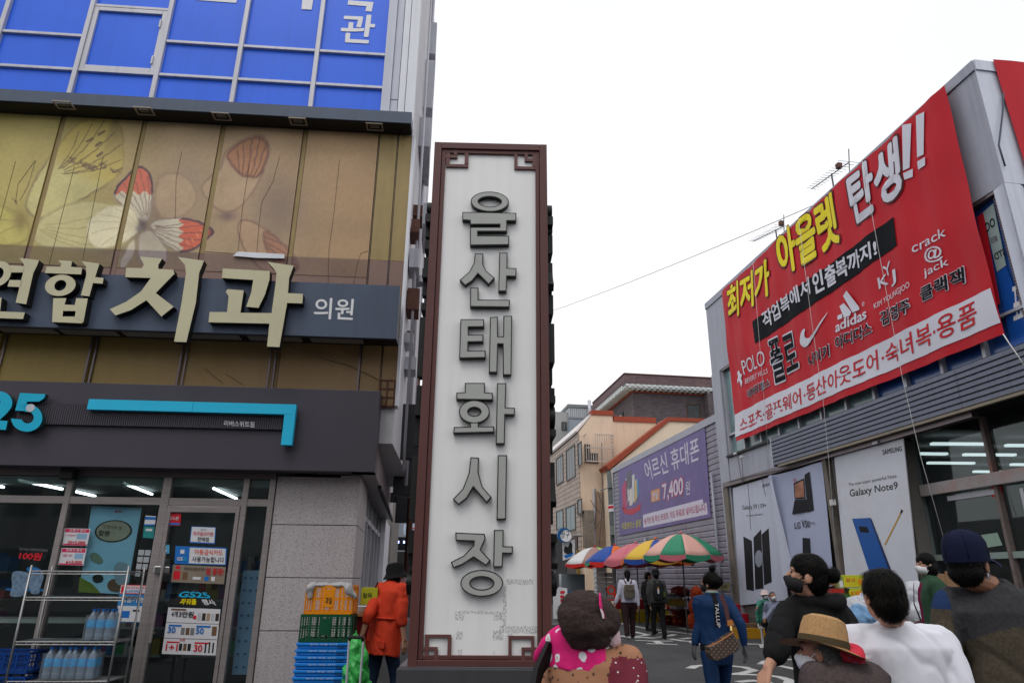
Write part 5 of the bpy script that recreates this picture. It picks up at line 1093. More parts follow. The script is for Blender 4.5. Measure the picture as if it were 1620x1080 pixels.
# ------------------------------------------------------------------ roof antennas, overhead line
antm = M('antenna_metal', (.12, .12, .13), .5, .5)
for lab, a, b, mpx in [('larger rusty television antenna on the roof edge above the banner', (1284, 299), (1343, 257), (1317, 285)), ('smaller television antenna farther left on the roof edge', (1191, 382), (1240, 358), (1227, 362))]:
    A = RB.hit(a[0], a[1], -1.0); Bp = RB.hit(b[0], b[1], -1.0); mu = RB.u(mpx[0], mpx[1], -1.0)
    T = Thing('roof_antenna', lab, 'antenna', RB, mu, -1.0, rT-.1, group='television antennas on the outlet roof')
    zc_ = A[1]+(Bp[1]-A[1])*(mu-A[0])/(Bp[0]-A[0])
    T.add('mast', Geo().tube([(mu, -1, rT-.1), (mu, -1, zc_+.02)], .022, 8), antm)
    T.add('boom', Geo().tube([(A[0], -1, A[1]), (Bp[0], -1, Bp[1])], .013, 6), antm)
    n = 13
    for k in range(n):
        t = k/(n-1); u = A[0]+(Bp[0]-A[0])*t; z = A[1]+(Bp[1]-A[1])*t; L = .14+.008*k if k < n-1 else .3
        T.add('element', Geo().tube([(u, -1-L, z+.02), (u, -1+L, z+.02)], .006, 5), antm)
    T.add('reflector', Geo().tube([(Bp[0]-.05, -1, Bp[1]-.3), (Bp[0]+.08, -1, Bp[1]+.35)], .014, 6), antm)
    T.add('balun', Geo().box(mu+.28, mu+.4, -1.06, -.94, zc_-.02, zc_+.12), rust)
g = Geo(); A = at_Y(1700, 140, 12); Bq = at_Y(840, 503, 40); pts = []
for i in range(25):
    t = i/24; p = A.lerp(Bq, t); p.z -= 1.2*4*t*(1-t)*.25; pts.append((p.x, -p.y, p.z))
single('power_line', 'dark overhead cable crossing the white sky and the red banner', 'cable', W0, g.tube(pts, .011, 6), antm, u=pts[0][0], o=pts[0][1], z=pts[0][2], smooth=True)

# loose wires and clips along the header above the posters
g = Geo()
for pts in [[(1152, 762), (1190, 752), (1240, 742), (1300, 722), (1316, 716)], [(1166, 718), (1170, 740), (1174, 765)], [(1173, 720), (1175, 745), (1176, 762)], [(1206, 755), (1209, 775), (1211, 784)], [(1183, 762), (1186, 800), (1187, 832), (1188, 838)], [(1316, 722), (1320, 760), (1318, 800), (1324, 850)]]:
    g.tube([(RB.hit(x, y, .14)[0], .14, RB.hit(x, y, .14)[1]) for x, y in pts], .008, 5)
G.add('loose_wire', g, M('wire_grey', (.08, .08, .085), .7), kind='stuff')
for x, y in [(1163, 717), (1173, 722), (1385, 700), (1312, 712)]: q_ = RB.hit(x, y, .14); G.box('plastic_clip', rope, q_[0]-.08, q_[0]+.08, .13, .16, q_[1]-.03, q_[1]+.03)
# ------------------------------------------------------------------ the siding wall with the purple banner
PB = Fr(-_n.x*10.0, -_n.y*10.0, aR)
pT = (PB.z(1126, 659)+PB.z(975, 738))/2; pl, pr = PB.u(973, 800), rl+.5
side_m = M('siding_grey', C(142, 138, 152, 1.1), .5, .2, var=.14, streak=.5, dirt=.45, dirtcol=C(90, 66, 74))
V = Thing('siding_wall', 'grey horizontal metal siding wall carrying the purple banner behind the parasols', 'wall', PB, (pl+pr)/2, -.1, 0)
V.box('wall_body', black, pl+.02, pr, -.25, -.045, 0, pT)
N = 34; h = (pT-.25)/N
me = plank_mesh(pr-pl, h, side_m, .022)
for j in range(N): V.shared('siding_plank', me, pl, 0, h*j)
V.box('top_trim', ralu, pl-.03, pr, -.12, .07, pT-.25, pT); V.box('edge_trim', ralu, pl-.08, pl-.002, -.12, .06, 0, pT-.252)
for px in (1139, 1024): u = PB.u(px, 860); V.add('downpipe', Geo().tube([(u, .09, 0), (u, .09, PB.z(px, 745) if px > 1100 else PB.z(px, 850))], .045, 8), ralu, smooth=True)
purp = M('banner_purple', C(112, 98, 150, 1.12), .55, var=.2, scale=1.2, streak=.15)
Pn = Thing('purple_banner', 'faded purple phone sale banner reading 7,400 on the siding wall', 'banner', PB, PB.u(1050, 760, .05), .05, PB.z(1050, 830, .05))
Pn.add('cloth', Geo().prism(hp(PB, [(978, 741), (1114.5, 672), (1124.5, 817.5), (980.5, 847)], .05), .04, .05), purp)
bl_ = M('banner_lilac_white', C(200, 196, 214, 1.15), .5, var=.04)
tpx(Pn, '어르신 휴대폰', [(1017.5, 731), (1105.6, 690), (1106.8, 727), (1024, 761)], bl_, .05, .005, .015)
tpx(Pn, '7,400', [(1046.5, 764.5), (1082, 751.5), (1082, 787), (1049, 796)], M('price_red', C(190, 60, 90, 1.1), .5), .05, .005, .09); tpx(Pn, '7,400', [(1047.5, 766), (1081, 753.5), (1081, 785), (1050, 793.5)], bl_, .05, .009, .035)
tpx(Pn, '원', [(1084.5, 762), (1092, 759), (1092, 781), (1085, 783)], bl_, .05, .005, .01)
def pbp(pts, mat, l=.005, nm='printed_shape'): Pn.add(nm, Geo().flat(hp(PB, pts, .05), .05+l), mat)
orb = M('print_amber', C(206, 140, 80, 1.1), .5)
pbp([(1030, 776), (1044, 771.5), (1044, 790.5), (1030.5, 794.5)], orb); tpx(Pn, '한달', [(1032, 778), (1042.5, 774.5), (1042.5, 788), (1032, 792)], bl_, .05, .008, .03)
pbp([(1017.3, 814), (1112, 789), (1113, 796), (1118, 794.5), (1120, 813), (1018, 834)], bl_)
tpx(Pn, '송가인 등 최신 트로트 가요 무료로 넣어드립니다', [(1019, 819), (1116, 795), (1117, 808), (1020, 829)], M('print_plum', C(170, 50, 80, 1.1), .5), .05, .009, .02)
tpx(Pn, '무료케이스 증정', [(983.5, 827), (1014, 821), (1014, 832.5), (984, 838.5)], M('print_gold', C(200, 190, 60, 1.1), .5), .05, .006, .02)
for pts, c in [([(984, 772), (988, 762), (992, 758), (994, 800), (986, 805)], C(190, 60, 110)), ([(990, 757), (995, 755), (996, 790), (991, 800)], C(210, 210, 220)), ([(991.5, 748), (999, 743), (999, 768), (993, 775)], C(100, 98, 110)), ([(1000, 752), (1004, 749), (1005, 790), (1001, 796)], C(214, 214, 216)), ([(1003, 762), (1007, 757), (1009, 785), (1004, 796)], C(220, 190, 120)), ([(1007, 758), (1010, 756), (1011, 782), (1008, 790)], C(80, 150, 200)),
               ([(983, 800), (994, 805), (1005, 803), (1014, 795), (1013, 806), (1000, 814), (988, 812)], C(190, 40, 70)), ([(996, 775), (1000, 770), (1001, 798), (996, 800)], C(220, 210, 200))]:
    pbp(pts, M('print_%d' % int(c[0]*1000+c[1]*100), c, .5), .005+.0007*len(c))
# ------------------------------------------------------------------ beige building with tiled side, gable, dark brick house, grey block
a9 = aR+PI/2
_p = at_Y(922, 915, 38); BFr = Fr(_p.x, _p.y, a9); TS = Fr(_p.x, _p.y, aR)
beige = M('beige_plaster', C(222, 198, 174, 1.25), .85, var=.06, scale=.7, dirt=.15, streak=.2, bump=.1); redcap = M('red_cap', C(160, 76, 54, 1.1), .7, var=.1)
wroof = M('white_roof', C(216, 208, 206, 1.15), .6, var=.05); tilem = None
def bricks(name, c1, c2, cm, sc, bw_, bh, axis=0):
    m = bpy.data.materials.new(name); m.use_nodes = True; n, l = m.node_tree.nodes, m.node_tree.links; b = n['Principled BSDF']; b.inputs['Roughness'].default_value = .8
    tc = n.new('ShaderNodeTexCoord'); sp = n.new('ShaderNodeSeparateXYZ'); l.new(tc.outputs['Object'], sp.inputs[0]); cb = n.new('ShaderNodeCombineXYZ')
    l.new(sp.outputs[axis], cb.inputs[0]); l.new(sp.outputs[2], cb.inputs[1])
    t = n.new('ShaderNodeTexBrick'); t.inputs['Color1'].default_value = c1+(1,); t.inputs['Color2'].default_value = c2+(1,); t.inputs['Mortar'].default_value = cm+(1,)
    t.inputs['Scale'].default_value = sc; t.inputs['Brick Width'].default_value = bw_; t.inputs['Row Height'].default_value = bh; t.inputs['Mortar Size'].default_value = bh*.07
    l.new(cb.outputs[0], t.inputs[0]); 
    ns = n.new('ShaderNodeTexNoise'); ns.inputs['Scale'].default_value = 1.2; ns.inputs['Detail'].default_value = 6; l.new(tc.outputs['Object'], ns.inputs['Vector'])
    r = n.new('ShaderNodeMapRange'); r.inputs[3].default_value = .75; r.inputs[4].default_value = 1.2; l.new(ns.outputs['Fac'], r.inputs[0]); c3 = n.new('ShaderNodeCombineXYZ'); [l.new(r.outputs[0], c3.inputs[i]) for i in range(3)]
    x = n.new('ShaderNodeMix'); x.data_type = 'RGBA'; x.blend_type = 'MULTIPLY'; x.inputs[0].default_value = 1; l.new(t.outputs['Color'], x.inputs[6]); l.new(c3.outputs[0], x.inputs[7]); l.new(x.outputs[2], b.inputs['Base Color']); return m
E = Thing('beige_building', 'beige plastered corner building with tiled street side, red parapet and window cage', 'building', BFr, 1, -4, 0)
q = hp(BFr, [(922, 683), (937, 656), (969, 657.5)]); ulo = 0; u9 = BFr.u(1040, 700); ust = q[2][0]
zhi = q[1][1]; zlo = BFr.z(1000, 667)
E.add('wall', Geo().prism([(0, 0), (ust, 0), (ust, zhi), (q[1][0], zhi), (0, q[0][1])], -16, 0), beige); E.box('wall', beige, ust+.001, u9, -16, -.05, 0, zlo)
E.box('parapet_cap', redcap, q[1][0]-.05, ust+.05, -.6, .06, zhi+.001, zhi+.28); E.box('parapet_cap', redcap, ust+.06, u9, -.6, .02, zlo+.001, zlo+.3)
E.add('sloping_roof', Geo().prism([(-.1, q[0][1]-.02), (q[1][0], zhi+.02), (q[1][0]-.02, zhi+.14), (-.16, q[0][1]+.08)], -15.9, -.1), wroof)
tl = TS.u(872, 800)
tm = bricks('side_tiles', C(190, 174, 162, 1.15), C(178, 162, 150, 1.15), C(110, 92, 80), 1, .62, .26)
E2 = Thing('tiled_side', 'brownish tiled side wall of the beige building with dark sliding windows', 'wall', TS, tl/2, .05, 0)
E2.box('tile_wall', tm, tl, -.002, -.0, .06, 0, q[0][1]-.1)
winm = M('window_dark', (.045, .055, .06), .3, spec=.3, var=.4, scale=1.5); wing = M('window_teal', C(70, 100, 104), .3, spec=.3, var=.3); wfr = M('window_frame_dark', (.07, .065, .06), .5)
def win(T, fr, x0, y0, x1, y1, o=.06, mt=None, n=2, nm='window', fm=None):
    u0, z1 = fr.hit(x0, y0, o); u1, z0 = fr.hit(x1, y1, o); zA = (fr.hit(x0, y0, o)[1]+fr.hit(x1, y0, o)[1])/2
    f = Geo(); t = .06
    f.box(u0, u1, o+.001, o+.05, z1, z1+t).box(u0, u1, o+.001, o+.05, z0-t, z0).box(u0-t, u0, o+.001, o+.05, z0-t, z1+t).box(u1, u1+t, o+.001, o+.05, z0-t, z1+t)
    F_ = T.add(nm, f, fm or wfr)
    for k in range(n): a = u0+(u1-u0)*k/n; b = u0+(u1-u0)*(k+1)/n; T.box('pane', mt or winm, a+.03, b-.03, o+.002, o+.02, z0+.02, z1-.02, parent=F_)
    return F_
win(E2, TS, 880.5, 727, 891.5, 760, n=3); win(E2, TS, 896.5, 714, 910.5, 752, n=3); win(E2, TS, 881, 810, 891.5, 834, mt=wing); win(E2, TS, 896, 804, 911, 836, mt=wing)
win(E2, TS, 915, 703, 921, 733, n=1); win(E2, TS, 914.5, 792, 921, 810, n=1)
win(E, BFr, 926, 704, 932, 730, o=0, n=1); win(E, BFr, 933, 718, 945, 731, o=0)
g = Geo(); ca, cb_ = BFr.u(924, 710), BFr.u(967, 710); zc0, zc1 = BFr.z(945, 732), BFr.z(945, 690)
for k in range(13): u = ca+(cb_-ca)*k/12; g.box(u-.015, u+.015, .5, .53, zc0, zc1 if k > 3 else zc1-.55)
for z in (zc0, (zc0+zc1)/2, zc1): g.box(ca if z != zc1 else ca+.5, cb_, .5, .54, z-.03, z+.03)
for u in (ca, cb_):
    for z in (zc0, zc1): g.box(u-.02, u+.02, .001, .5, z-.03, z+.03)
for k in range(9): z = zc0+(zc1-zc0)*k/8; g.box(cb_, cb_+.03, .001, .5, z, z+.03)
E.add('window_cage', g, M('cage_white', C(200, 190, 180), .5), kind='stuff')
E.box('under_recess', M('recess_beige', C(196, 168, 146), .85, streak=.5, dirt=.4), BFr.u(941, 800), BFr.u(973, 800), -.0, .003, 0, BFr.z(950, 778))
E.box('concrete_pillar', M('stained_concrete', C(140, 130, 120), .9, var=.3, scale=3, dirt=.5), BFr.u(922, 850), BFr.u(937, 850), .004, .5, BFr.z(930, 866), BFr.z(930, 808))
E.box('lower_pillar', beige, BFr.u(923, 900), BFr.u(937, 900), .004, .45, 0, BFr.z(930, 867))
E2.box('dark_shop_opening', dark, tl, -3.4, .061, .1, 0, TS.z(900, 846)); E2.box('brown_shop_door', M('shop_brown', C(60, 44, 36), .6, var=.3), -3.2, -.6, .061, .12, 0, TS.z(905, 850))
E2.box('yellow_post', M('yellow_post', C(150, 120, 50), .7), -.5, -.3, .061, .2, 0, TS.z(915, 870))
g = Geo()
for pts in [[(942, 772), (944, 800), (941, 830)], [(952, 700), (953, 800), (948, 862)], [(944, 775), (958, 812), (975, 800)], [(940, 838), (955, 815), (962, 790)], [(950, 812), (940, 800), (934, 790)]]:
    g.tube([(BFr.hit(x, y, .3)[0], .3, BFr.hit(x, y, .3)[1]) for x, y in pts], .02, 5)
E.add('loose_cables', g, antm, kind='stuff'); E.add('drain_pipe', Geo().tube([(BFr.u(938.5, 775), .1, BFr.z(938.5, 773)), (BFr.u(939, 800), .1, 1)], .06, 8), alu)
# gable of the house behind the siding wall
_p = at_Y(971, 915, 36.3); GF_ = Fr(_p.x, _p.y, a9); GH = Thing('gable_house', 'cream gable wall with a red sloping cap above the siding wall', 'building', GF_, 3, -2, 0)
gp = hp(GF_, [(966, 743), (1059, 667), (1135, 668.5)]); zf = (gp[1][1]+gp[2][1])/2
cream2 = M('cream_plaster', C(226, 206, 182, 1.25), .85, var=.05, scale=.7, streak=.15)
GH.add('wall', Geo().prism([(gp[0][0], 0), (gp[2][0]+2, 0), (gp[2][0]+2, zf), (gp[1][0], zf), (gp[0][0], gp[0][1])], -1.4, 0), cream2)
GH.add('roof_cap', Geo().prism([(gp[0][0]-.1, gp[0][1]+.005), (gp[1][0], zf+.005), (gp[2][0]+2, zf+.005), (gp[2][0]+2, zf+.22), (gp[1][0]-.1, zf+.22), (gp[0][0]-.25, gp[0][1]+.22)], -1.5, .08), redcap)
# dark brick house
_p = at_Y(1015.6, 915, 47); CF = Fr(_p.x, _p.y, a9); CS = Fr(_p.x, _p.y, aR)
bk = bricks('dark_bricks', C(100, 90, 94, 1.15), C(82, 74, 80, 1.15), C(60, 54, 58), 1, .3, .1)
bk2 = bricks('dark_bricks_side', C(100, 90, 94, 1.15), C(82, 74, 80, 1.15), C(60, 54, 58), 1, .3, .1, 1)
bk3 = bricks('parapet_bricks', C(118, 96, 98, 1.15), C(98, 80, 84, 1.15), C(60, 50, 50), 1, .3, .1)
Hh = Thing('brick_house', 'dark brick rooftop house with a white bracketed eave and brick parapet', 'building', CF, 4, -5, 0)
wz = CF.z(1015.6, 621); ez = CF.z(1001, 607, .7); tz = CF.z(997, 592, .7); ln = 8.0
Hh.box('wall', bk, 0, 12, -.3, 0, 0, wz); Hh.box('side_wall', bk2, 0, .3, -ln, -.301, 0, wz); Hh.box('body', black, .31, 12, -ln, -.31, 0, wz)
Hh.box('projecting_bay', bk, CF.u(1113, 640), 12, .001, .8, 0, wz)
Hh.box('parapet', bk3, -.75, 12, -ln, .72, ez+.01, tz); Hh.box('parapet_coping', M('coping', C(90, 50, 46), .7), -.8, 12, -ln, .76, tz+.001, tz+.08)
Hh.box('eave_board', M('eave_white', C(196, 204, 206, 1.15), .6, var=.08), -.7, 12, -ln, .7, wz+.16, ez+.005)
Hh.box('brick_band', redcap, -.12, 12, -ln, .12, wz-.02, wz+.06)
g = Geo()
for k in range(30): g.box(-.7+.4*k, -.5+.4*k, .2, .8, ez-.16, ez-.02).box(-.6+.4*k, -.45+.4*k, .05, .6, wz+.06, ez-.17)
for k in range(19): g.box(-.8, -.1, -.4*k-.1, -.4*k+.08, wz+.08, ez-.02)
Hh.add('eave_bracket', g, M('bracket_white', C(206, 214, 214, 1.15), .6), kind='stuff')
win(Hh, CF, 1087, 640, 1108, 664, o=0, n=2, fm=M('brown_frame', C(90, 70, 50), .6))
f = Geo(); u0 = -5.2; Hh.box('side_window_frame', black, -.06, -.001, -5.4, -2.2, CF.z(1015, 668), CF.z(1015, 640)); Hh.box('side_window', M('curtain_white', C(180, 184, 190), .4, var=.3, scale=6), -.075, -.061, -5.1, -2.6, CF.z(1015, 668)+.1, CF.z(1015, 643))
# grey block further back
_p = at_Y(905, 915, 62); DF = Fr(_p.x, _p.y, a9)
ribm = M('ribbed_grey', C(176, 180, 184, 1.15), .6, .1, var=.08, streak=.3)
Dd = Thing('grey_block', 'pale grey ribbed rooftop block in the distance left of the brick house', 'building', DF, 2, -3, 0)
z0_, z1_ = 0, DF.z(940, 641); Dd.box('wall', ribm, 0, DF.u(985, 700), -6, -.05, 0, z1_-.3); g = Geo(); uu = DF.u(985, 700)
for k in range(26): g.box(uu*k/26, uu*k/26+uu/40, -.049, .04, DF.z(940, 662), z1_-.35)
Dd.add('rib', g, ribm, kind='stuff'); Dd.box('parapet', M('block_dark', C(130, 134, 138), .6), -.1, uu, -6, .1, z1_-.29, z1_); Dd.box('band', M('block_dark', C(130, 134, 138), .6), 0, uu, .041, .08, DF.z(940, 664), DF.z(940, 661))
Dd.box('low_wing', M('wing_grey', C(176, 176, 176), .7, var=.08), DF.u(870, 700), -.02, -6, -.3, 0, DF.z(885, 650)); Dd.add('flue_pipe', Geo().tube([(DF.u(931.5, 640), .2, DF.z(931, 668)), (DF.u(931.5, 640), .2, DF.z(931, 634))], .16, 10), alu, smooth=True)
Dd.box('balcony', M('balcony_grey', C(150, 160, 172), .5, var=.1), DF.u(897, 680), DF.u(924, 680), .1, 1.2, DF.z(905, 690), DF.z(905, 668))
win(Dd, DF, 889, 668, 896, 680, o=-.3)
# round shop sign, picture sign, pole
Rs = Thing('round_sign', 'round white shop sign with a blue ring on the tiled building', 'sign', BFr, BFr.u(893, 845, 1.5), 1.5, BFr.z(893, 857, 1.5))
c0 = BFr.hit(893, 846, 1.5); rr_ = BFr.u(904, 846, 1.5)-c0[0]
Rs.add('disc', Geo().prism([(c0[0]+rr_*math.cos(i*PI/16), c0[1]+rr_*math.sin(i*PI/16)) for i in range(32)], 1.3, 1.5), M('sign_blue', C(30, 96, 150), .4)); Rs.add('face', Geo().prism([(c0[0]+.08+rr_*.78*math.cos(i*PI/16), c0[1]-.04+rr_*.78*math.sin(i*PI/16)) for i in range(32)], 1.5, 1.51), white)
tpx(Rs, '짱구', [(887, 839), (901, 839), (901, 851), (887, 851)], pk, 1.51, .004, .02, fr=BFr); Rs.box('bracket', antm, c0[0]+rr_, c0[0]+rr_+.6, 1.38, 1.42, c0[1]-.05, c0[1])
Ps = Thing('picture_sign', 'white picture board with a black figure below the round sign', 'sign', BFr, BFr.u(900, 880, 1.2), 1.2, BFr.z(900, 885, 1.2))
Ps.add('board', Geo().prism(hp(BFr, [(890.5, 856), (909.5, 853), (909.5, 880), (891, 886)], 1.2), 1.1, 1.2), pw); Ps.add('printed_shape', Geo().flat(smoothp(hp(BFr, [(891, 872), (894, 862), (899, 866), (901, 856), (906, 860), (905, 872), (907, 876), (898, 877)], 1.2), 1), 1.205), pk); Ps.add('printed_shape', Geo().flat(hp(BFr, [(891.5, 878), (908, 874), (905, 879), (895, 883)], 1.2), 1.206), pb)
UP = Fr(*(at_Y(972, 915, 35)[:2]), 0)
Up = Thing('utility_pole', 'dark weathered utility pole with boxes and a red and white band beside the siding wall', 'pole', UP, 0, 0, 0)
ptop = UP.hit(963.5, 745); Up.add('pole', Geo().tube([(0.1, 0, 0), (ptop[0], 0, ptop[1])], [.17, .12], 12), M('pole_grey', C(96, 100, 102), .8, var=.2, dirt=.4), smooth=True)
pz = lambda y: UP.z(966, y)
Up.add('label_band', Geo().tube([(ptop[0]+.07, 0, pz(809)), (ptop[0]+.05, 0, pz(798))], .17, 12), pw); Up.add('red_band', Geo().tube([(ptop[0]+.06, 0, pz(804)), (ptop[0]+.05, 0, pz(800))], .175, 12), red)
Up.box('junction_box', M('box_grey', C(130, 136, 132), .6), ptop[0]-.1, ptop[0]+.2, .15, .35, pz(846), pz(832)); Up.add('cross_wires', Geo().tube([(ptop[0]-.5, .1, pz(776)), (ptop[0], .15, pz(771)), (ptop[0]+.6, .1, pz(774))], .03, 6), antm)
# ------------------------------------------------------------------ far end of the left alley
_p = at_Y(628, 915, 31); AF = Fr(_p.x, _p.y, math.radians(5))
A_ = Thing('alley_building', 'plain grey building closing the narrow alley left of the pylon', 'building', AF, 1, -3, 0)
A_.box('wall', M('alley_grey', C(140, 146, 156, 1.1), .8, var=.08, streak=.2), -2, 2.6, -6, 0, 0, AF.z(645, 729)); 
g = Geo()
for k in range(6): z = AF.z(648, 786+4*k); g.box(AF.u(634, 800), AF.u(662, 800), .01, .06, z, z+.05)
A_.add('rail', g, antm, kind='stuff')
T = Thing('round_lightbox', 'round white lightbox with a red emblem in the alley beside the pylon', 'sign', AF, AF.u(650, 836, 4), 4, AF.z(650, 852, 4))
c0 = AF.hit(650, 835, 4); r_ = abs(AF.u(662, 835, 4)-c0[0]); disc = lambda k: [(c0[0]+k*r_*math.cos(i*PI/16), c0[1]+k*1.35*r_*math.sin(i*PI/16)) for i in range(32)]
T.add('disc', Geo().prism(disc(1), 3.8, 4), M('lightbox_white', C(190, 206, 224, 1.1), .4)); T.add('emblem', Geo().ring((c0[0]+.04, c0[1]+.12), (.2, .15), (.15, .11), 4, 4.01), red); tpx(T, '연남', [(645, 840), (656, 840), (656, 846), (645, 846)], pk, 4.01, .004, .02, fr=AF)
led = emit('led_blue', (.35, .45, 1), 4.0); T = Thing('led_sign', 'dark signboard with a row of blue white lights low in the alley', 'sign', AF, AF.u(640, 858, 5), 5, AF.z(640, 866, 5))
T.box('board', dark, AF.u(612, 858, 5), AF.u(650, 858, 5), 4.9, 5, AF.z(640, 870, 5), AF.z(640, 849, 5))
for k, (a, b) in enumerate([(621, 624), (625, 628), (629, 631.5), (638, 640.5), (642, 645), (614, 616)]): T.box('led', led, AF.u(a, 857, 5), AF.u(b, 857, 5), 5.001, 5.02, AF.z(640, 859, 5), AF.z(640, 855, 5))
T = Thing('alley_shop', 'dark covered shop entrance at the end of the alley', 'stall', AF, AF.u(628, 900, 2), 2, 0); T.box('front', dark, AF.u(612, 900, 2), AF.u(656, 900, 2), 1.9, 2, 0, AF.z(640, 872, 2)); T.box('goods_shelf', goods[5], AF.u(622, 900, 2), AF.u(628, 900, 2), 2.01, 2.1, .3, AF.z(626, 885, 2))
# a tree seen over the alley
_p = at_Y(634, 915, 33); TFr = Fr(_p.x, _p.y, 0)
leafm = M('leaf_green', (.05, .075, .03), .6, var=.4, scale=4); barkm = M('bark', (.08, .06, .05), .9, var=.3, bump=.4)
T = Thing('street_tree', 'dark green tree showing as a narrow sliver between the clinic building and the pylon', 'tree', TFr, 0, 0, 0)
zt_ = TFr.z(634, 662); T.add('trunk', Geo().tube([(0, 0, 0), (.05, 0, zt_*.5), (0, 0, zt_)], [.16, .1, .04], 8), barkm)
rt = random.Random(2); g = Geo()
for k in range(2600):
    v = Vector((rt.gauss(0, 1), rt.gauss(0, 1), rt.gauss(0, 1))).normalized()*(rt.random()**.4); v.x *= .62*(1+.25*math.sin(v.z*7)); v.y *= .8; v.z *= .95
    c_ = Vector((v.x, v.y, zt_+v.z)); a_ = Vector((rt.gauss(0, 1), rt.gauss(0, 1), rt.gauss(0, 1))).normalized()*.07; b_ = a_.cross(Vector((rt.random(), rt.random(), rt.random()))).normalized()*.04
    g._add([tuple(c_-a_), tuple(c_+b_), tuple(c_+a_), tuple(c_-b_)], [(0, 1, 2, 3)])
T.add('crown', g, leafm, kind='stuff')
# ------------------------------------------------------------------ opposite side of the road (mirrored in the shop glass)
ob_m = M('opposite_wall', (.22, .21, .2), .8, var=.2, scale=.4)
for k, (x, wd, hh) in enumerate([(-26, 13, 9), (-12, 12, 12), (1, 11, 8), (13, 14, 11)]):
    F_ = Fr(x, -16-k % 2, PI); T = Thing('opposite_building', ['low dull building facing the clinic from across the road', 'tallest dull building facing the clinic from across the road', 'lowest building behind the viewer across the road', 'wide dull building behind the viewer at the right'][k], 'building', F_, -wd/2, 0, 0, group='buildings across the road behind the viewer')
    T.box('wall', ob_m, -wd, 0, -8, 0, 0, hh)
    for i in range(int(wd/2)):
        for j in range(int(hh/3)): T.box('window', winm, -wd+.5+2*i, -wd+1.9+2*i, .001, .03, 1+3*j, 2.5+3*j)
# ------------------------------------------------------------------ people
_tmp = bpy.data.scenes.new('scratch')
def rot_to(v): return v.to_track_quat('Z', 'Y').to_matrix()
class Blob:                                     # overlapping closed shapes fused by a voxel remesh into one continuous skin
    def __init__(s): s.bm = bmesh.new()
    def ell(s, c, r, m=None, n=14):
        M4 = Matrix.Translation(Vector(c)) @ (m.to_4x4() if m is not None else Matrix.Identity(4)) @ Matrix.Diagonal((r[0], r[1], r[2], 1))
        bmesh.ops.create_uvsphere(s.bm, u_segments=n+4, v_segments=n, radius=1, matrix=M4); return s
    def cap(s, pts, r, n=12):                  # tapered limb through points
        P = [Vector(p) for p in pts]; R_ = r if isinstance(r, (list, tuple)) else [r]*len(P)
        for i in range(len(P)-1):
            a, b = P[i], P[i+1]; L = (b-a).length
            if L < 1e-5: continue
            q = rot_to((b-a).normalized()).to_4x4()
            bmesh.ops.create_cone(s.bm, cap_ends=True, segments=n, radius1=R_[i], radius2=R_[i+1], depth=L, matrix=Matrix.Translation((a+b)/2) @ q)
        for p, q in zip(P, R_): bmesh.ops.create_icosphere(s.bm, subdivisions=2, radius=q, matrix=Matrix.Translation(p))
        return s
    def loft(s, secs, n=24, X=None):           # secs: (centre, rx, ry [,matrix])
        rings = []
        for sec in secs:
            c, rx, ry = sec[:3]; m = sec[3] if len(sec) > 3 else Matrix.Identity(3); ring = []
            for k in range(n):
                t = 2*PI*k/n; cx, sx_ = math.cos(t), math.sin(t)
                p = Vector((rx*math.copysign(abs(cx)**.85, cx), ry*math.copysign(abs(sx_)**.85, sx_), 0)); ring.append(s.bm.verts.new(Vector(c)+m @ p))
            rings.append(ring)
        for a, b in zip(rings[:-1], rings[1:]):
            for k in range(n): s.bm.faces.new([a[k], a[(k+1) % n], b[(k+1) % n], b[k]])
        s.bm.faces.new(rings[0][::-1]); s.bm.faces.new(rings[-1]); return s
    def build(s, vox=.012, smooth=3, fold=0, fscale=(7, 7, 3.2), fine=0, cut=None, seed=0, matf=None, subd=0):
        bmesh.ops.recalc_face_normals(s.bm, faces=s.bm.faces)
        me = bpy.data.meshes.new('b'); s.bm.to_mesh(me); s.bm.free(); ob = bpy.data.objects.new('b', me); _tmp.collection.objects.link(ob)
        rm = ob.modifiers.new('r', 'REMESH'); rm.mode = 'VOXEL'; rm.voxel_size = vox; rm.use_smooth_shade = True
        if smooth: sm = ob.modifiers.new('s', 'SMOOTH'); sm.factor = .5; sm.iterations = smooth
        _tmp.view_layers[0].update(); dg = _tmp.view_layers[0].depsgraph; out = bpy.data.meshes.new_from_object(ob.evaluated_get(dg)); bpy.data.objects.remove(ob); bpy.data.meshes.remove(me)
        if cut:
            bm = bmesh.new(); bm.from_mesh(out)
            for co, no in cut:
                g_ = bmesh.ops.bisect_plane(bm, geom=bm.verts[:]+bm.edges[:]+bm.faces[:], plane_co=co, plane_no=no, clear_outer=True)
            bm.to_mesh(out); bm.free()
        if fold or fine:
            out.update(); nrm = [v.normal.copy() for v in out.vertices]; so_ = Vector((seed*3.1, seed*1.7, seed*.9))
            for v, n_ in zip(out.vertices, nrm):
                p = v.co; d = 0
                if fold:
                    q = Vector((p.x*fscale[0]+p.z*1.5, p.y*fscale[1], p.z*fscale[2]-p.x*1.2))+so_
                    a = noise.noise(q); b2 = noise.noise(q*2.1+Vector((5, 1, 2))); c3 = noise.noise(Vector((p.x*5+p.z*4+p.y*2, p.y*5, p.z*2.2-abs(p.x)*5))+so_); d += fold*(a*.5-.9*max(0, .22-abs(c3))*2.2-abs(b2)*.35+.2)
                if fine: d += fine*noise.noise(p*95+so_)
                v.co = p+n_*d
        out.polygons.foreach_set('use_smooth', [True]*len(out.polygons)); return out
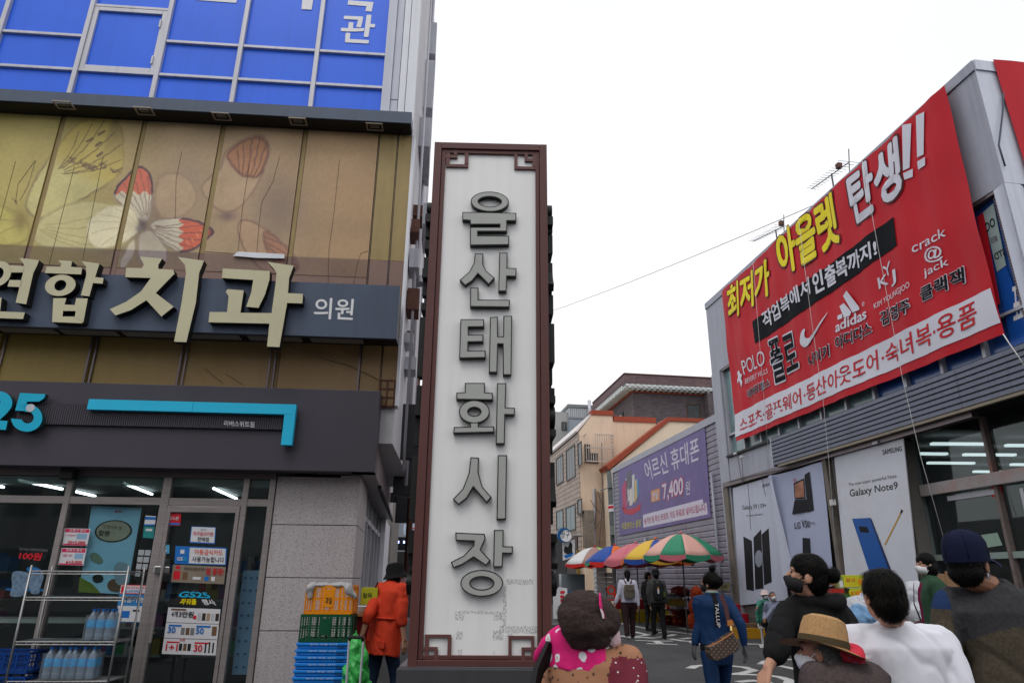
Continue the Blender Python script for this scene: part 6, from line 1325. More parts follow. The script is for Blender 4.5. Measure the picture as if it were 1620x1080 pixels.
def obj_from(me, name, mats, T, parent=None, matf=None):
    if not isinstance(mats, (list, tuple)): mats = [mats]
    for m in mats: me.materials.append(m)
    me.transform(Matrix.Translation(-T.off)); me.name = name; o = bpy.data.objects.new(name, me); sc.collection.objects.link(o); o.parent = parent if parent is not None else T.root
    if matf:
        for p in me.polygons: p.material_index = matf(p.center)
    return o
skin = M('skin', C(196, 148, 122, 1.0), .5, var=.06, scale=6, bump=.1, bscale=200); skin2 = M('skin_tan', C(172, 122, 96, 1.0), .5, var=.08, scale=6, bump=.1, bscale=200)
for s_ in (skin, skin2):
    s_.node_tree.nodes['Principled BSDF'].inputs['Subsurface Weight'].default_value = .12; s_.node_tree.nodes['Principled BSDF'].inputs['Subsurface Radius'].default_value = (.03, .012, .008)
hairm = M('hair_black', (.006, .005, .005), .45, var=.5, scale=30, bump=1.0, bscale=260, aniso=(1, 1, .2), spec=.1); hairg = M('hair_grey', (.10, .10, .10), .6, var=.4, scale=60, bump=.6, bscale=160); hairb = M('hair_brown', (.03, .02, .015), .5, var=.5, scale=50, bump=.8, bscale=120)
maskw = M('mask_white', (.66, .66, .68), .7, var=.04, bump=.1); maskb = M('mask_black', (.012, .012, .013), .7, var=.2); maskp = M('mask_pinkish', C(214, 186, 192, 1.1), .7, var=.04); eyem = M('eye_dark', (.01, .008, .008), .25)
def cloth(name, col, rough=.9, fine=260, b=.4, **k): return M(name, col, rough, bump=b, bscale=fine, spec=.12, **k)
shoem = M('shoe_dark', (.02, .02, .022), .6); shoes_w = M('shoe_grey', (.3, .3, .31), .6, var=.2)
def person(label, x, y, heading, H, top, bottom=None, mats={}, head=(0, 0, 0), lean=0, px=None, sleeves='long', hair='short', hairmat=None, mask=None, bulk=1.0, hem=.86, shoe=None, skinm=None, seated=False, vox=.012, hands=(1, 1), step=.12, folds=.012, collar=True, group=None, noleg=False, headoff=(0, 0, 0), shw=1.0, hood=None, turtleneck=False, armk=1.0, belly=0, yoke=None, seed=0, glove=None, legk=1.0):
    s = H/1.65; F = Fr(x, y, heading); T = Thing('person', label, 'person', F, 0, 0, 0, group=group)
    inv = (Matrix.Translation((x, y, 0)) @ Matrix.Rotation(heading, 4, 'Z')).inverted()
    def W(p): return inv @ p
    sk = skinm or skin; hz = .86*s if not seated else .50
    Rl = Matrix.Rotation(-lean, 3, 'X'); piv = Vector((0, 0, hz))
    zoff = hz-.86*s
    def U(a, b, c): return piv + Rl @ (Vector((a*s, b*s, c*s+zoff))-piv)
    J = {'neck': U(0, 0, 1.40), 'head': U(headoff[0], .015+headoff[1], 1.535+headoff[2])}
    for sd, nm in ((-1, 'L'), (1, 'R')):
        J[nm+'sh'] = U(sd*.17*shw, 0, 1.345); J[nm+'el'] = U(sd*.235*shw, -.02, 1.075); J[nm+'wr'] = U(sd*.25*shw, .05, .84)
        if seated:
            J[nm+'hip'] = Vector((sd*.09*s, 0, hz-.02)); J[nm+'kn'] = Vector((sd*.12*s, .42*s, hz-.0)); J[nm+'an'] = Vector((sd*.11*s, .44*s, .08))
        else:
            J[nm+'hip'] = Vector((sd*.09*s, 0, .84*s)); J[nm+'kn'] = Vector((sd*.10*s, .03+sd*step*.6, .46*s)); J[nm+'an'] = Vector((sd*.10*s, sd*step*1.2-.02, .08+(.05 if sd < 0 and step else 0)))
    for k, v in (px or {}).items(): J[k] = W(at_Y(*v))
    Hm = Matrix.Translation(J['head']) @ (Matrix.Rotation(head[0], 4, 'Z') @ Matrix.Rotation(-head[1], 4, 'X') @ Matrix.Rotation(head[2], 4, 'Y')) @ Matrix.Diagonal((s, s, s, 1))
    H3 = Hm.to_3x3()
    def h(a, b, c): return Hm @ Vector((a, b, c))
    # ---- skin
    B_ = Blob(); hs = s
    B_.ell(h(0, 0, .02), (.074*s, .090*s, .095*s), H3.normalized()); B_.ell(h(0, .02, -.045), (.056*s, .066*s, .062*s), H3.normalized()); B_.ell(h(0, .052, -.078), (.03*s, .03*s, .024*s), H3.normalized())
    B_.cap([h(0, .086, .012), h(0, .103, -.018)], [.008*s, .012*s]); B_.ell(h(0, .078, -.052), (.022*s, .012*s, .010*s)); B_.ell(h(-.03, .062, -.01), (.022*s, .02*s, .02*s)); B_.ell(h(.03, .062, -.01), (.022*s, .02*s, .02*s))
    for sd in (-1, 1): B_.ell(h(sd*.077, -.005, -.008), (.009*s, .02*s, .031*s), H3.normalized()); B_.cap([h(sd*.03, .082, .03), h(sd*.045, .076, .028)], .008*s)
    B_.cap([h(0, -.02, -.06), J['neck']+(J['head']-J['neck'])*.15, J['neck']-Vector((0, 0, .05*s))], [.052*s, .053*s, .062*s])
    B_.cap([J['neck']-Vector((0, 0, .03)), J['neck']-Vector((0, 0, .12*s))], [.06*s, .08*s])
    hand_j = []
    for nm, on in (('L', hands[0]), ('R', hands[1])):
        if not on: continue
        el, wr = J[nm+'el'], J[nm+'wr']; sd = -1 if nm == 'L' else 1
        B_.cap([J[nm+'sh']-Vector((0, 0, .03)), el, wr], [.035*s, .034*s, .026*s])
        d = (wr-el).normalized(); d = (d+Vector((0, 0, -.35))).normalized(); side = Vector((0, 1, 0)); side = (side-d*side.dot(d)).normalized(); nn = d.cross(side)*(-sd)
        pm = wr+d*.05*s
        for k in range(4): B_.cap([wr+side*(k-1.5)*.009*s, pm+side*(k-1.5)*.019*s+d*.03*s], [.016*s, .013*s], 8)
        for k, L in enumerate((.052, .066, .070, .060)):
            b0 = pm+side*(1.5-k if False else (k-1.5))*.020*s+d*.035*s; b1 = b0+d*L*.55*s+nn*.010*s; b2 = b1+(d*.7+nn*.6).normalized()*L*.5*s
            B_.cap([b0, b1, b2], [.0105*s, .0095*s, .008*s], 8)
        t0 = wr+d*.02*s+side*.022*s; t1 = t0+(d*.7+side*.7).normalized()*.035*s; B_.cap([t0, t1, t1+(d+nn*.35).normalized()*.03*s], [.014*s, .012*s, .009*s], 8)
    me = B_.build(vox*.6, 2); wrs = [J[n_+'wr'] for n_ in 'LR']
    mf = None; ms = [sk]
    if glove is not None:
        ms = [sk, glove]; mf = lambda c: 1 if min((c-w_).length for w_ in wrs) < .17 and c.z < J['neck'].z-.2 else 0
    body = obj_from(me, 'body', ms, T, matf=mf)
    for sd in (-1, 1):
        g = Geo(); p = h(sd*.031, .0815, .008); g.ball((p.x, -p.y, p.z), .0065*s, n=8); T.add('eye', g, eyem, body, smooth=True)
    # ---- top
    b = bulk; B_ = Blob()
    R3 = Rl
    secs = []
    for z_, rx, ry, dy in ((hem, .175, .125, -.0), (.95, .168, .122, 0), (1.08, .160, .118+belly*.3, belly*.3), (1.2, .172, .122, .0), (1.3, .178*shw, .115, -.01), (1.365, .150*shw, .09, -.012), (1.40, .085, .072, -.008), (1.425, .066, .062, 0)):
        if seated and z_ < 1.0: z_ = max(z_, .84)
        secs.append((U(0, dy, z_), rx*s*(1+(b-1)*.9), ry*s*b, R3))
    B_.loft(secs)
    for nm in 'LR':
        sh, el, wr = J[nm+'sh'], J[nm+'el'], J[nm+'wr']; ak = armk
        if sleeves == 'long': B_.cap([sh-Vector((0, 0, .02)), sh.lerp(el, .5), el, el.lerp(wr, .6), wr+(el-wr)*.06], [.068*s*b*ak, .061*s*b*ak, .053*s*b*ak, .046*s*b*ak, .039*s*b*ak])
        elif sleeves == 'half': B_.cap([sh-Vector((0, 0, .02)), sh.lerp(el, .5), el, el.lerp(wr, .25)], [.068*s*b*ak, .066*s*b*ak, .062*s*b*ak, .056*s*b*ak])
        else: B_.cap([sh-Vector((0, 0, .02)), sh.lerp(el, .45), sh.lerp(el, .8)], [.07*s*b*ak, .072*s*b*ak, .074*s*b*ak])
        B_.cap([J['neck']-Vector((0, 0, .045*s)), sh], [.055*s, .062*s*b])
    if collar: B_.cap([J['neck']+Vector((.03*s*math.cos(t), .03*s*math.sin(t), .015*s)) for t in (0, 1, 2, 3, 4, 5, 6)], .04*s)
    if hood:
        n_ = J['neck']
        B_.cap([n_+Rl @ Vector((a*s, q*s, z_*s)) for a, q, z_ in ((-.10, .06, .0), (-.13, -.04, .0), (-.09, -.12, -.01), (0, -.15, -.03), (.09, -.12, -.01), (.13, -.04, 0), (.10, .06, 0))], [.022*s, .03*s, .036*s, .04*s, .036*s, .03*s, .022*s]); B_.ell(n_+Rl @ Vector((0, -.11*s, -.10*s)), (.13*s, .04*s, .12*s))
    tms = top if isinstance(top, (list, tuple)) else [top]
    me = B_.build(vox, 3, fold=folds, seed=seed); T.top = obj_from(me, 'jacket' if sleeves == 'long' else 'shirt', list(tms), T, matf=yoke)
    # ---- legs
    if not noleg:
        B_ = Blob(); tr = bottom
        if seated: B_.loft([(Vector((0, .02, hz-.12)), .15*s, .12*s), (Vector((0, .0, hz+.12)), .15*s, .12*s)])
        else: B_.loft([(Vector((0, 0, .74*s)), .15*s, .11*s), (Vector((0, 0, .86*s)), .165*s, .118*s), (Vector((0, 0, .97*s)), .15*s, .11*s)])
        for nm in 'LR': hp_, kn, an = J[nm+'hip'], J[nm+'kn'], J[nm+'an']; B_.cap([hp_, hp_.lerp(kn, .5), kn, kn.lerp(an, .5), an], [.088*s*legk, .078*s*legk, .062*s*legk, .055*s*legk, .05*s*legk])
        obj_from(B_.build(vox, 3, fold=.008, seed=seed+3), 'trousers', tr, T)
        for nm in 'LR':
            an = J[nm+'an']; B_ = Blob(); B_.ell(an+Vector((0, .07*s, -.035)), (.045*s, .125*s, .038*s)).ell(an+Vector((0, .11*s, -.05)), (.047*s, .08*s, .028*s)).cap([an, an+Vector((0, 0, -.03))], .045*s)
            obj_from(B_.build(.012, 2, cut=[((0, 0, an.z-.078), (0, 0, -1))]), 'shoe', shoe or shoem, T)
    # ---- hair
    hm = hairmat or hairm; B_ = Blob(); e3 = H3.normalized()
    if hair in ('short', 'bun', 'long', 'pony', 'bob', 'tight'):
        B_.ell(h(0, -.014, .032), (.084*s, .092*s, .096*s), e3)
        B_.ell(h(0, -.045, -.01), (.078*s, .066*s, .085*s), e3)
        if hair == 'short': B_.ell(h(0, -.055, -.05), (.058*s, .045*s, .045*s), e3); B_.ell(h(0, .035, .085), (.06*s, .045*s, .03*s), e3)
        if hair == 'bob': B_.ell(h(0, -.03, -.03), (.098*s, .085*s, .095*s), e3); B_.ell(h(0, .0, .05), (.09*s, .095*s, .085*s), e3)
        if hair == 'bun': B_.ell(h(0, .012, .045), (.077*s, .082*s, .078*s), e3); B_.ell(h(0, -.13, .035), (.042*s, .034*s, .042*s), e3); B_.cap([h(0, -.08, .02), h(0, -.12, .035)], .028*s)
        if hair == 'topbun': pass
        if hair == 'pony': B_.cap([h(0, -.09, .0), h(0, -.11, -.06), h(0, -.10, -.15), h(0, -.09, -.24)], [.04*s, .042*s, .034*s, .015*s])
    elif hair == 'topbun':
        B_.ell(h(0, -.014, .03), (.09*s, .097*s, .096*s), e3); B_.ell(h(0, -.06, .03), (.088*s, .07*s, .06*s), e3); B_.ell(h(0, -.02, .155), (.034*s, .034*s, .034*s), e3)
    elif hair == 'under': B_.ell(h(0, -.022, .01), (.083*s, .084*s, .085*s), e3); B_.ell(h(0, -.045, -.03), (.078*s, .062*s, .06*s), e3); B_.ell(h(0, -.05, -.06), (.058*s, .042*s, .035*s), e3)
    me = B_.build(vox*.6, 2, fine=.0022, fold=.004, fscale=(25, 25, 9), seed=seed); obj_from(me, 'hair', hm, T)
    T.hair = [o for o in T.root.children if o.name.startswith('hair')][-1]
    # ---- mask
    if mask is not None:
        B_ = Blob(); B_.ell(h(0, .030, -.045), (.066*s, .082*s, .055*s), e3); B_.ell(h(0, .10, -.03), (.02*s, .022*s, .02*s), e3)
        me = B_.build(.007*s, 1, cut=[(h(0, .018, 0), -(e3 @ Vector((0, 1, 0))))]); mk = obj_from(me, 'face_mask', mask, T)
        g = Geo()
        for sd in (-1, 1):
            for dz in (.02, -.035): pts = [h(sd*.058, .04, -.045+dz), h(sd*.072, .02, -.02+dz*.8), h(sd*.084, -.008, -.005+dz*.7)]; g.tube([(p.x, -p.y, p.z) for p in pts], .0022*s, 5)
        T.add('ear_loop', g, mask, mk, kind='stuff')
    T.J = J; T.h = h; T.e3 = e3; T.s = s; T.Hm = Hm; T.U = U; T.W = W; return T
def strands(T, ob, mat, n, length, wd, flow, lift=.006, name='hair_strands', jit=.25, zmin=None, seed=0):   # thin blades lying on a hair or wool surface
    r = random.Random(seed); me = ob.data; V = me.vertices; N = len(V); g = Geo()
    for _ in range(n):
        v = V[r.randrange(N)]; p = v.co.copy(); nn = v.normal.copy()
        f = flow(p, nn)+Vector((r.gauss(0, jit), r.gauss(0, jit), r.gauss(0, jit))); f = f-nn*f.dot(nn)
        if f.length < 1e-4: continue
        f.normalize(); sd = f.cross(nn).normalized()*wd; L = length*r.uniform(.6, 1.3); l_ = lift*r.uniform(.2, 1.4)
        a = p+nn*.0008; b = p+f*L*.5+nn*(l_*.8-L*L*1.2); c = p+f*L+nn*(l_-L*L*4.5)
        g._add([tuple(a-sd), tuple(a+sd), tuple(b+sd*.8), tuple(b-sd*.8), tuple(c)], [(0, 1, 2, 3), (3, 2, 4)])
    g.v = [(q[0], q[1], q[2]) for q in g.v]; return put(name, g, mat, ob, Vector((0, 0, 0)), smooth=True, kind='stuff')
hair_s = M('hair_strand', (.007, .006, .005), .5, var=.6, scale=90, spec=.1)
def hlathe(T, prof, mat, name, sx=1, sy=1, n=32, c=(0, 0, 0), tilt=0, mats=None, wob=0, parent=None, th=.004):
    g = Geo(); R_ = Matrix.Rotation(tilt, 3, 'X'); k = 0; pr = prof+[(max(.0005, r-th), z-th*.6) for r, z in prof[::-1]]
    for r, z in pr:
        for q in range(n):
            t = 2*PI*q/n; p = T.h(*(Vector(c)+R_ @ Vector((sx*r*math.cos(t), sy*r*math.sin(t), z+wob*r*r*8*math.cos(2*t+.4))))); g.v.append(tuple(p))
    for i in range(len(pr)-1):
        for q in range(n): g.f.append([i*n+q, i*n+(q+1) % n, (i+1)*n+(q+1) % n, (i+1)*n+q]); g.m.append(0)
    return T.add(name, g, mat, parent, smooth=True, auto=True)
def tube3(T, pts, r, mat, name, n=8, parent=None): return T.add(name, Geo().tube([(p[0], -p[1], p[2]) for p in pts], r, n), mat, parent, smooth=True)
def strap(T, pts, wd, mat, name, thick=.006, parent=None):     # a flat band following points, facing outwards from the body axis
    g = Geo(); P = [Vector(p) for p in pts]; vs = []
    for i, p in enumerate(P):
        t = (P[min(i+1, len(P)-1)]-P[max(i-1, 0)]).normalized(); o_ = Vector((p.x, p.y, 0)).normalized() if Vector((p.x, p.y)).length > .02 else Vector((0, -1, 0)); sd = t.cross(o_).normalized()
        for a, b in ((-1, 0), (1, 0), (1, 1), (-1, 1)): vs.append(tuple(p+sd*a*wd/2+o_*b*thick))
    fs = []
    for i in range(len(P)-1):
        for q in range(4): fs.append([i*4+q, i*4+(q+1) % 4, i*4+4+(q+1) % 4, i*4+4+q])
    fs += [[0, 1, 2, 3], [len(vs)-1, len(vs)-2, len(vs)-3, len(vs)-4]]; g._add(vs, fs); return T.add(name, g, mat, parent, smooth=True, auto=True)
def posfix(px, py, Y): p = at_Y(px, py, Y); return p.x, p.y, p.z
R_ = math.radians
def printed(name, base, spots, scale, rough=.85, thr=(.3, .4), core=None):   # cloth with a printed spot pattern (voronoi)
    m = bpy.data.materials.new(name); m.use_nodes = True; n, l = m.node_tree.nodes, m.node_tree.links; b = n['Principled BSDF']; b.inputs['Roughness'].default_value = rough
    tc = n.new('ShaderNodeTexCoord'); v = n.new('ShaderNodeTexVoronoi'); v.inputs['Scale'].default_value = scale; l.new(tc.outputs['Object'], v.inputs['Vector'])
    ns = n.new('ShaderNodeTexNoise'); ns.inputs['Scale'].default_value = scale*3; l.new(tc.outputs['Object'], ns.inputs['Vector'])
    ad = n.new('ShaderNodeMath'); ad.operation = 'MULTIPLY_ADD'; ad.inputs[1].default_value = .28; l.new(ns.outputs['Fac'], ad.inputs[0]); l.new(v.outputs['Distance'], ad.inputs[2])
    r = n.new('ShaderNodeValToRGB'); e = r.color_ramp.elements; e[0].position = thr[0]; e[0].color = spots+(1,); e[1].position = thr[1]; e[1].color = base+(1,)
    if core: z = e.new(thr[0]*.62); z.color = spots+(1,); z2 = e.new(thr[0]*.55); z2.color = core+(1,); e[0].color = core+(1,); e[0].position = .1
    if core:
        z3 = e.new(thr[0]); z3.color = spots+(1,)
    l.new(ad.outputs[0], r.inputs[0]); l.new(r.outputs[0], b.inputs['Base Color'])
    nb = n.new('ShaderNodeTexNoise'); nb.inputs['Scale'].default_value = 250; l.new(tc.outputs['Object'], nb.inputs['Vector']); bp = n.new('ShaderNodeBump'); bp.inputs['Strength'].default_value = .3; bp.inputs['Distance'].default_value = .005; l.new(nb.outputs['Fac'], bp.inputs['Height']); l.new(bp.outputs[0], b.inputs['Normal']); return m
# 1 --- woman in a black hoodie with a bun, walking left
x, y, z = posfix(1292, 878, 3.9); H_ = z/.99
P = person('woman in a black hoodie and black mask with her hair in a bun', x, y+.05, R_(22), H_, cloth('hoodie_black', (.013, .013, .014), var=.3), cloth('trousers_black', (.012, .012, .013)), head=(R_(48), R_(-12), 0), lean=R_(6), sleeves='half', hair='bun', mask=maskb, bulk=1.08, hood=True, collar=False, hem=.78, vox=.010, folds=.020, shw=1.04,
    px={'Lel': (1230, 1026, 3.8), 'Lwr': (1215, 1056, 3.75), 'Rel': (1366, 1040, 3.9), 'Rwr': (1372, 1100, 3.8), 'head': (1277, 912, 3.88)}, seed=1, armk=1.0)
bp0 = P.h(0, -.11, .035); strands(P, P.hair, hair_s, 2600, .05, .0009, lambda p, n: (bp0-p).normalized(), .004, jit=.12)
# 2 --- man in a white T-shirt, seen from behind
x, y, z = posfix(1400, 906, 3.05)
P = person('young man in a white T-shirt with thick black hair, seen from behind', x+.055, y+.03, R_(4), z/.985, cloth('tshirt_white', (.72, .73, .80), .8, var=.03, b=.15), cloth('trousers_navy', (.02, .02, .03)), head=(R_(0), R_(-8), 0), lean=R_(7), sleeves='short', hair='short', bulk=1.08, vox=.008, folds=.018, shw=1.2,
    px={'Rel': (1522, 1118, 3.05), 'Rwr': (1518, 1210, 2.95), 'Lel': (1340, 1110, 3.05), 'Lwr': (1342, 1200, 2.95), 'head': (1397, 944, 3.04)}, seed=2, collar=False)
crown_ = P.h(0, -.02, .14); strands(P, P.hair, hair_s, 3200, .036, .0011, lambda p, n: (p-crown_).normalized(), .007, jit=.3)
# 3 --- man in navy cap
yk = cloth('jacket_charcoal', (.045, .045, .05), var=.25, scale=60); tn = cloth('jacket_brown', C(86, 78, 66, 1.0), var=.3, scale=80); nv = cloth('jacket_navy', (.02, .04, .11))
x, y, z = posfix(1528, 846, 3.5); hh = z/1.0
def yokef(c):
    zz = c.z/(hh/1.65); 
    return 2 if (zz > 1.315 and abs(c.x) >= .235) else (0 if zz > 1.245-.9*abs(c.x)**1.6 and abs(c.x) < .24 else 1)
P = person('man in a navy cap, white mask and brown jacket with a charcoal yoke', x+.1, y, R_(-12), hh, [yk, tn, nv], cloth('trousers_dark', (.02, .02, .02)), head=(R_(-42), R_(-4), 0), lean=R_(3), hair='under', mask=maskw, bulk=1.14, vox=.007, folds=.02, shw=1.2, belly=.04, skinm=skin2, yoke=yokef, px={'head': (1532, 893, 3.48)}, seed=3)
capm = cloth('cap_navy', (.009, .012, .036), .85)
hlathe(P, [(.1, -.012), (.102, .02), (.098, .07), (.082, .105), (.05, .128), (.008, .136)], capm, 'cap', sx=.93, sy=1.08, c=(0, -.006, .028))
g = Geo(); vs = []
for i in range(9):
    for j in range(5):
        a = R_(-62+124*i/8); r0 = .098+.075*j/4*math.cos(a*1.05); p = P.h(math.sin(a)*r0*.95, math.cos(a)*r0*1.08, .032-.028*(j/4)**2-.012*math.sin(a)**2*2); vs.append(tuple(p))
vs2 = [(p[0], p[1], p[2]-.006) for p in vs]; fs = [(i*5+j, i*5+j+1, i*5+j+6, i*5+j+5) for i in range(8) for j in range(4)]; g._add(vs+vs2, fs+[tuple(45+k for k in f[::-1]) for f in fs]); P.add('cap_brim', g, capm, smooth=True)
B_ = Blob(); B_.ell(P.h(0, -.104, .047), (.034, .012, .02), P.e3); obj_from(B_.build(.006, 1), 'cap_opening', hairm, P)
for sd in (-1, 1): tube3(P, [P.h(sd*.077, -.0, .012), P.h(sd*.07, .07, .01), P.h(sd*.03, .095, .006)], .0035, M('glasses_black', (.01, .01, .01), .3), 'glasses')
strands(P, P.hair, hair_s, 1500, .03, .001, lambda p, n: Vector((0, 0, -1)), .005, jit=.25)
for k in range(6): a_ = k*PI/3; tube3(P, [P.h(.094*math.cos(a_)*q_[0], -.006+.108*math.sin(a_)*q_[0], q_[1]) for q_ in ((1.06, .03), (1.045, .1), (.88, .134), (.5, .158), (.05, .167))], .0016, capm, 'cap_seam', 5)
# 4 --- old person in a straw hat
x, y, z = posfix(1300, 978, 2.9)
P = person('elderly person in a straw hat, red dotted scarf and grey brown sweater', x+.17, y, R_(30), 1.40, cloth('sweater_taupe', C(92, 80, 80, 1.0), .9, var=.3, scale=70, b=.6), cloth('trousers_grey', (.04, .04, .04)), head=(R_(28), R_(-8), R_(9)), lean=R_(18), hair='under', hairmat=hairg, mask=maskw, bulk=1.14, vox=.009, folds=.014, shw=1.2, skinm=skin2, px={'head': (1300, 1036, 3.0)}, seed=4)
straw = M('straw', C(190, 150, 104, 1.15), .8, var=.2, scale=90, bump=.7, bscale=320); band = cloth('hat_band', C(84, 74, 56))
hlathe(P, [(.190, -.012), (.165, -.012), (.13, -.002), (.108, .0), (.106, .03), (.098, .085), (.088, .118), (.06, .132), (.03, .124), (.005, .12)], straw, 'straw_hat', sx=.92, sy=1.05, c=(0, -.005, .045), wob=.05, n=40)
hlathe(P, [(.1095, .003), (.1085, .028), (.106, .034)], band, 'hat_band', sx=.92, sy=1.05, c=(0, -.005, .045), n=40)
scarf = printed('scarf_red_dots', (.62, .02, .05), (.12, .12, .4), 42, thr=(.3, .34)); n_ = P.J['neck']
B_ = Blob(); B_.cap([n_+Vector((.072*math.cos(t), .066*math.sin(t), .028+.012*math.cos(t*2))) for t in [i*PI/5 for i in range(11)]], .034); obj_from(B_.build(.009, 2, fold=.01, fscale=(20, 20, 20)), 'scarf', scarf, P)
strands(P, P.hair, hairg, 900, .03, .001, lambda p, n: Vector((0, 0, -1)), .005, jit=.3)
# 5 --- woman in a knitted beanie and floral hood
flo = printed('floral_pink', C(226, 20, 120, 1.1), (.75, .75, .78), 17, thr=(.40, .44), core=(.7, .12, .08)); leo = printed('leopard_brown', C(176, 124, 92, 1.0), C(84, 56, 44, 1.0), 38, thr=(.34, .44)); mar = printed('maroon_white', (.16, .012, .03), (.7, .68, .68), 48, thr=(.30, .34))
x, y, z = posfix(905, 946, 2.85)
P = person('woman in a brown knitted beanie and pink floral hood with a white mask', x+.0, y-.05, R_(-38), 1.47, [leo, mar], cloth('trousers_plum', (.05, .02, .03)), head=(R_(-22), R_(-12), R_(4)), lean=R_(18), hair='under', mask=maskp, bulk=1.15, vox=.010, folds=.012, px={'head': (944, 1000, 2.85)}, skinm=skin2, seed=5, yoke=lambda c: 1 if c.x > .13 and c.z < 1.2 else 0)
bean = M('beanie_wool', C(82, 66, 64, 1.0), .95, var=.5, scale=110, bump=1.0, bscale=260, aniso=(1, 1, 2.2))
B_ = Blob(); B_.ell(P.h(0, -.03, .055), (.108, .128, .092), P.e3); B_.ell(P.h(0, -.06, .085), (.10, .105, .075), P.e3); B_.ell(P.h(-.02, -.05, .135), (.07, .075, .045), P.e3); B_.ell(P.h(0, -.045, .0), (.092, .090, .055), P.e3)
obj_from(B_.build(.007, 2, fold=.016, fscale=(7, 7, 24), fine=.003, seed=4), 'beanie', bean, P); be_ = [o for o in P.root.children if o.name.startswith('beanie')][-1]; strands(P, be_, bean, 3500, .007, .0006, lambda p, n: Vector((.2, 0, .3)), .004, 'wool_fuzz', jit=1.2)
B_ = Blob(); n_ = P.J['neck']
B_.loft([(n_+Vector((-.02, -.03, -.075)), .175, .13), (n_+Vector((-.02, -.04, -.02)), .14, .115), (n_+Vector((-.03, -.05, .03)), .115, .10), (n_+Vector((-.045, -.06, .065)), .085, .075)])
B_.cap([n_+Vector((-.10, -.08, .03)), n_+Vector((-.17, -.09, .0)), n_+Vector((-.22, -.08, -.05))], [.05, .035, .018])
obj_from(B_.build(.010, 2, fold=.014, fscale=(12, 12, 12), seed=8), 'floral_hood', flo, P)
strap(P, [P.U(-.13, -.12, 1.36), P.U(-.15, -.16, 1.25), P.U(-.16, -.17, 1.05)], .06, M('strap_black', (.012, .012, .014), .7), 'backpack_strap', .02)
tube3(P, [P.h(.087, -.02, .10), P.h(.092, -.01, .05), P.h(.087, .0, .0), P.h(.07, .03, -.05)], .0028, maskw, 'mask_cord'); tube3(P, [P.h(.089, -.035, .10), P.h(.094, -.02, .05), P.h(.087, -.01, -.01), P.h(.068, .03, -.06)], .0028, maskw, 'mask_cord')
strap(P, [P.h(.06, .0, .165), P.h(.094, -.03, .125), P.h(.104, -.03, .08)], .022, flo, 'hair_ribbon', .005)
# 6 --- person bending, only curly hair and blue back seen
x, y, z = posfix(990, 1066, 2.9)
P = person('stooping person with curly brown hair and a bright blue top at the bottom edge', x+.42, y+.05, R_(88), 1.5, cloth('top_blue', C(52, 78, 190, 1.1), .8), cloth('trousers_dark2', (.02, .02, .03)), head=(0, R_(25), 0), lean=R_(72), hair='none', bulk=1.1, vox=.012, px={'head': (990, 1104, 2.9)}, seed=6)
B_ = Blob(); rc_ = random.Random(4)
for k in range(34): v = Vector((rc_.gauss(0, 1), rc_.gauss(0, 1), rc_.gauss(0, 1))).normalized(); v.z = abs(v.z)*.9; B_.ell(P.h(v.x*.085, v.y*.095-.01, .03+v.z*.09), (.028, .028, .028))
B_.ell(P.h(0, 0, .03), (.085, .095, .09)); obj_from(B_.build(.008, 1, fine=.007), 'curly_hair', hairb, P)
# 7 --- woman in navy tracksuit with a shoulder bag
x, y, z = posfix(1128, 906, 7.3); hh = (z+.0)/.985
nvt = cloth('track_navy', C(26, 54, 94, 1.0), .6, b=.15, var=.1); blk = cloth('track_black', (.012, .012, .014))
P = person('woman in a navy tracksuit with a top bun, grey gloves and a checked shoulder bag', x-.03, y, R_(8), hh, [nvt, blk], [nvt, blk], head=(R_(38), R_(-6), 0), hair='topbun', mask=maskb, bulk=.92, hem=.86, vox=.011, folds=.018, step=.2, glove=M('glove_grey', (.09, .09, .10), .9, bump=.3), shw=.98,
    px={'Lel': (1106, 985, 7.3), 'Lwr': (1099, 1018, 7.3), 'Rel': (1171, 985, 7.2), 'Rwr': (1178, 1022, 7.2), 'head': (1124, 923, 7.3)}, yoke=lambda c: 1 if (c.y < -.02 and -.04 < c.x < .018 and c.z > 1.1*hh/1.65) or (c.z < .93*hh/1.65 and abs(c.x) > .12 and abs(c.x) < .17) else 0, seed=7)
u_ = P.U; tl_ = u_(-.011, -.155, 1.33)
q = [tuple((tl_.x+a, tl_.z+b)) for a, b in ((.022, 0), (.022, -.21), (-.022, -.21), (-.022, 0))]
vs, fs, _e = glyphs('TALLUP'); g = Geo(); out = []
for a, b_, c_ in vs: out.append((tl_.x+.018-.036*(1-b_), -.122, tl_.z-.22*a)); 
g._add(out, fs); P.add('lettering', g, white)
brn = M('strap_brown', C(92, 56, 60, 1.0), .6); tanl = M('leather_tan', C(190, 120, 60, 1.0), .5); chk = None
def checkm():
    m = bpy.data.materials.new('bag_monogram'); m.use_nodes = True; n, l = m.node_tree.nodes, m.node_tree.links; b = n['Principled BSDF']; b.inputs['Roughness'].default_value = .5
    tc = n.new('ShaderNodeTexCoord'); mp = n.new('ShaderNodeMapping'); mp.inputs['Rotation'].default_value = (0, R_(45), 0); mp.inputs['Scale'].default_value = (1, .001, 1); v = n.new('ShaderNodeTexVoronoi'); v.inputs['Scale'].default_value = 30; v.inputs['Randomness'].default_value = 0
    l.new(tc.outputs['Object'], mp.inputs[0]); l.new(mp.outputs[0], v.inputs['Vector']); r = n.new('ShaderNodeValToRGB'); e = r.color_ramp.elements; e[0].position = .2; e[0].color = C(140, 110, 80)+(1,); e[1].position = .27; e[1].color = C(70, 58, 56)+(1,); l.new(v.outputs['Distance'], r.inputs[0]); l.new(r.outputs[0], b.inputs['Base Color']); return m
p = [P.W(at_Y(px_, py_, 7.08)) for px_, py_ in ((1140, 941), (1148, 960), (1153, 988))]
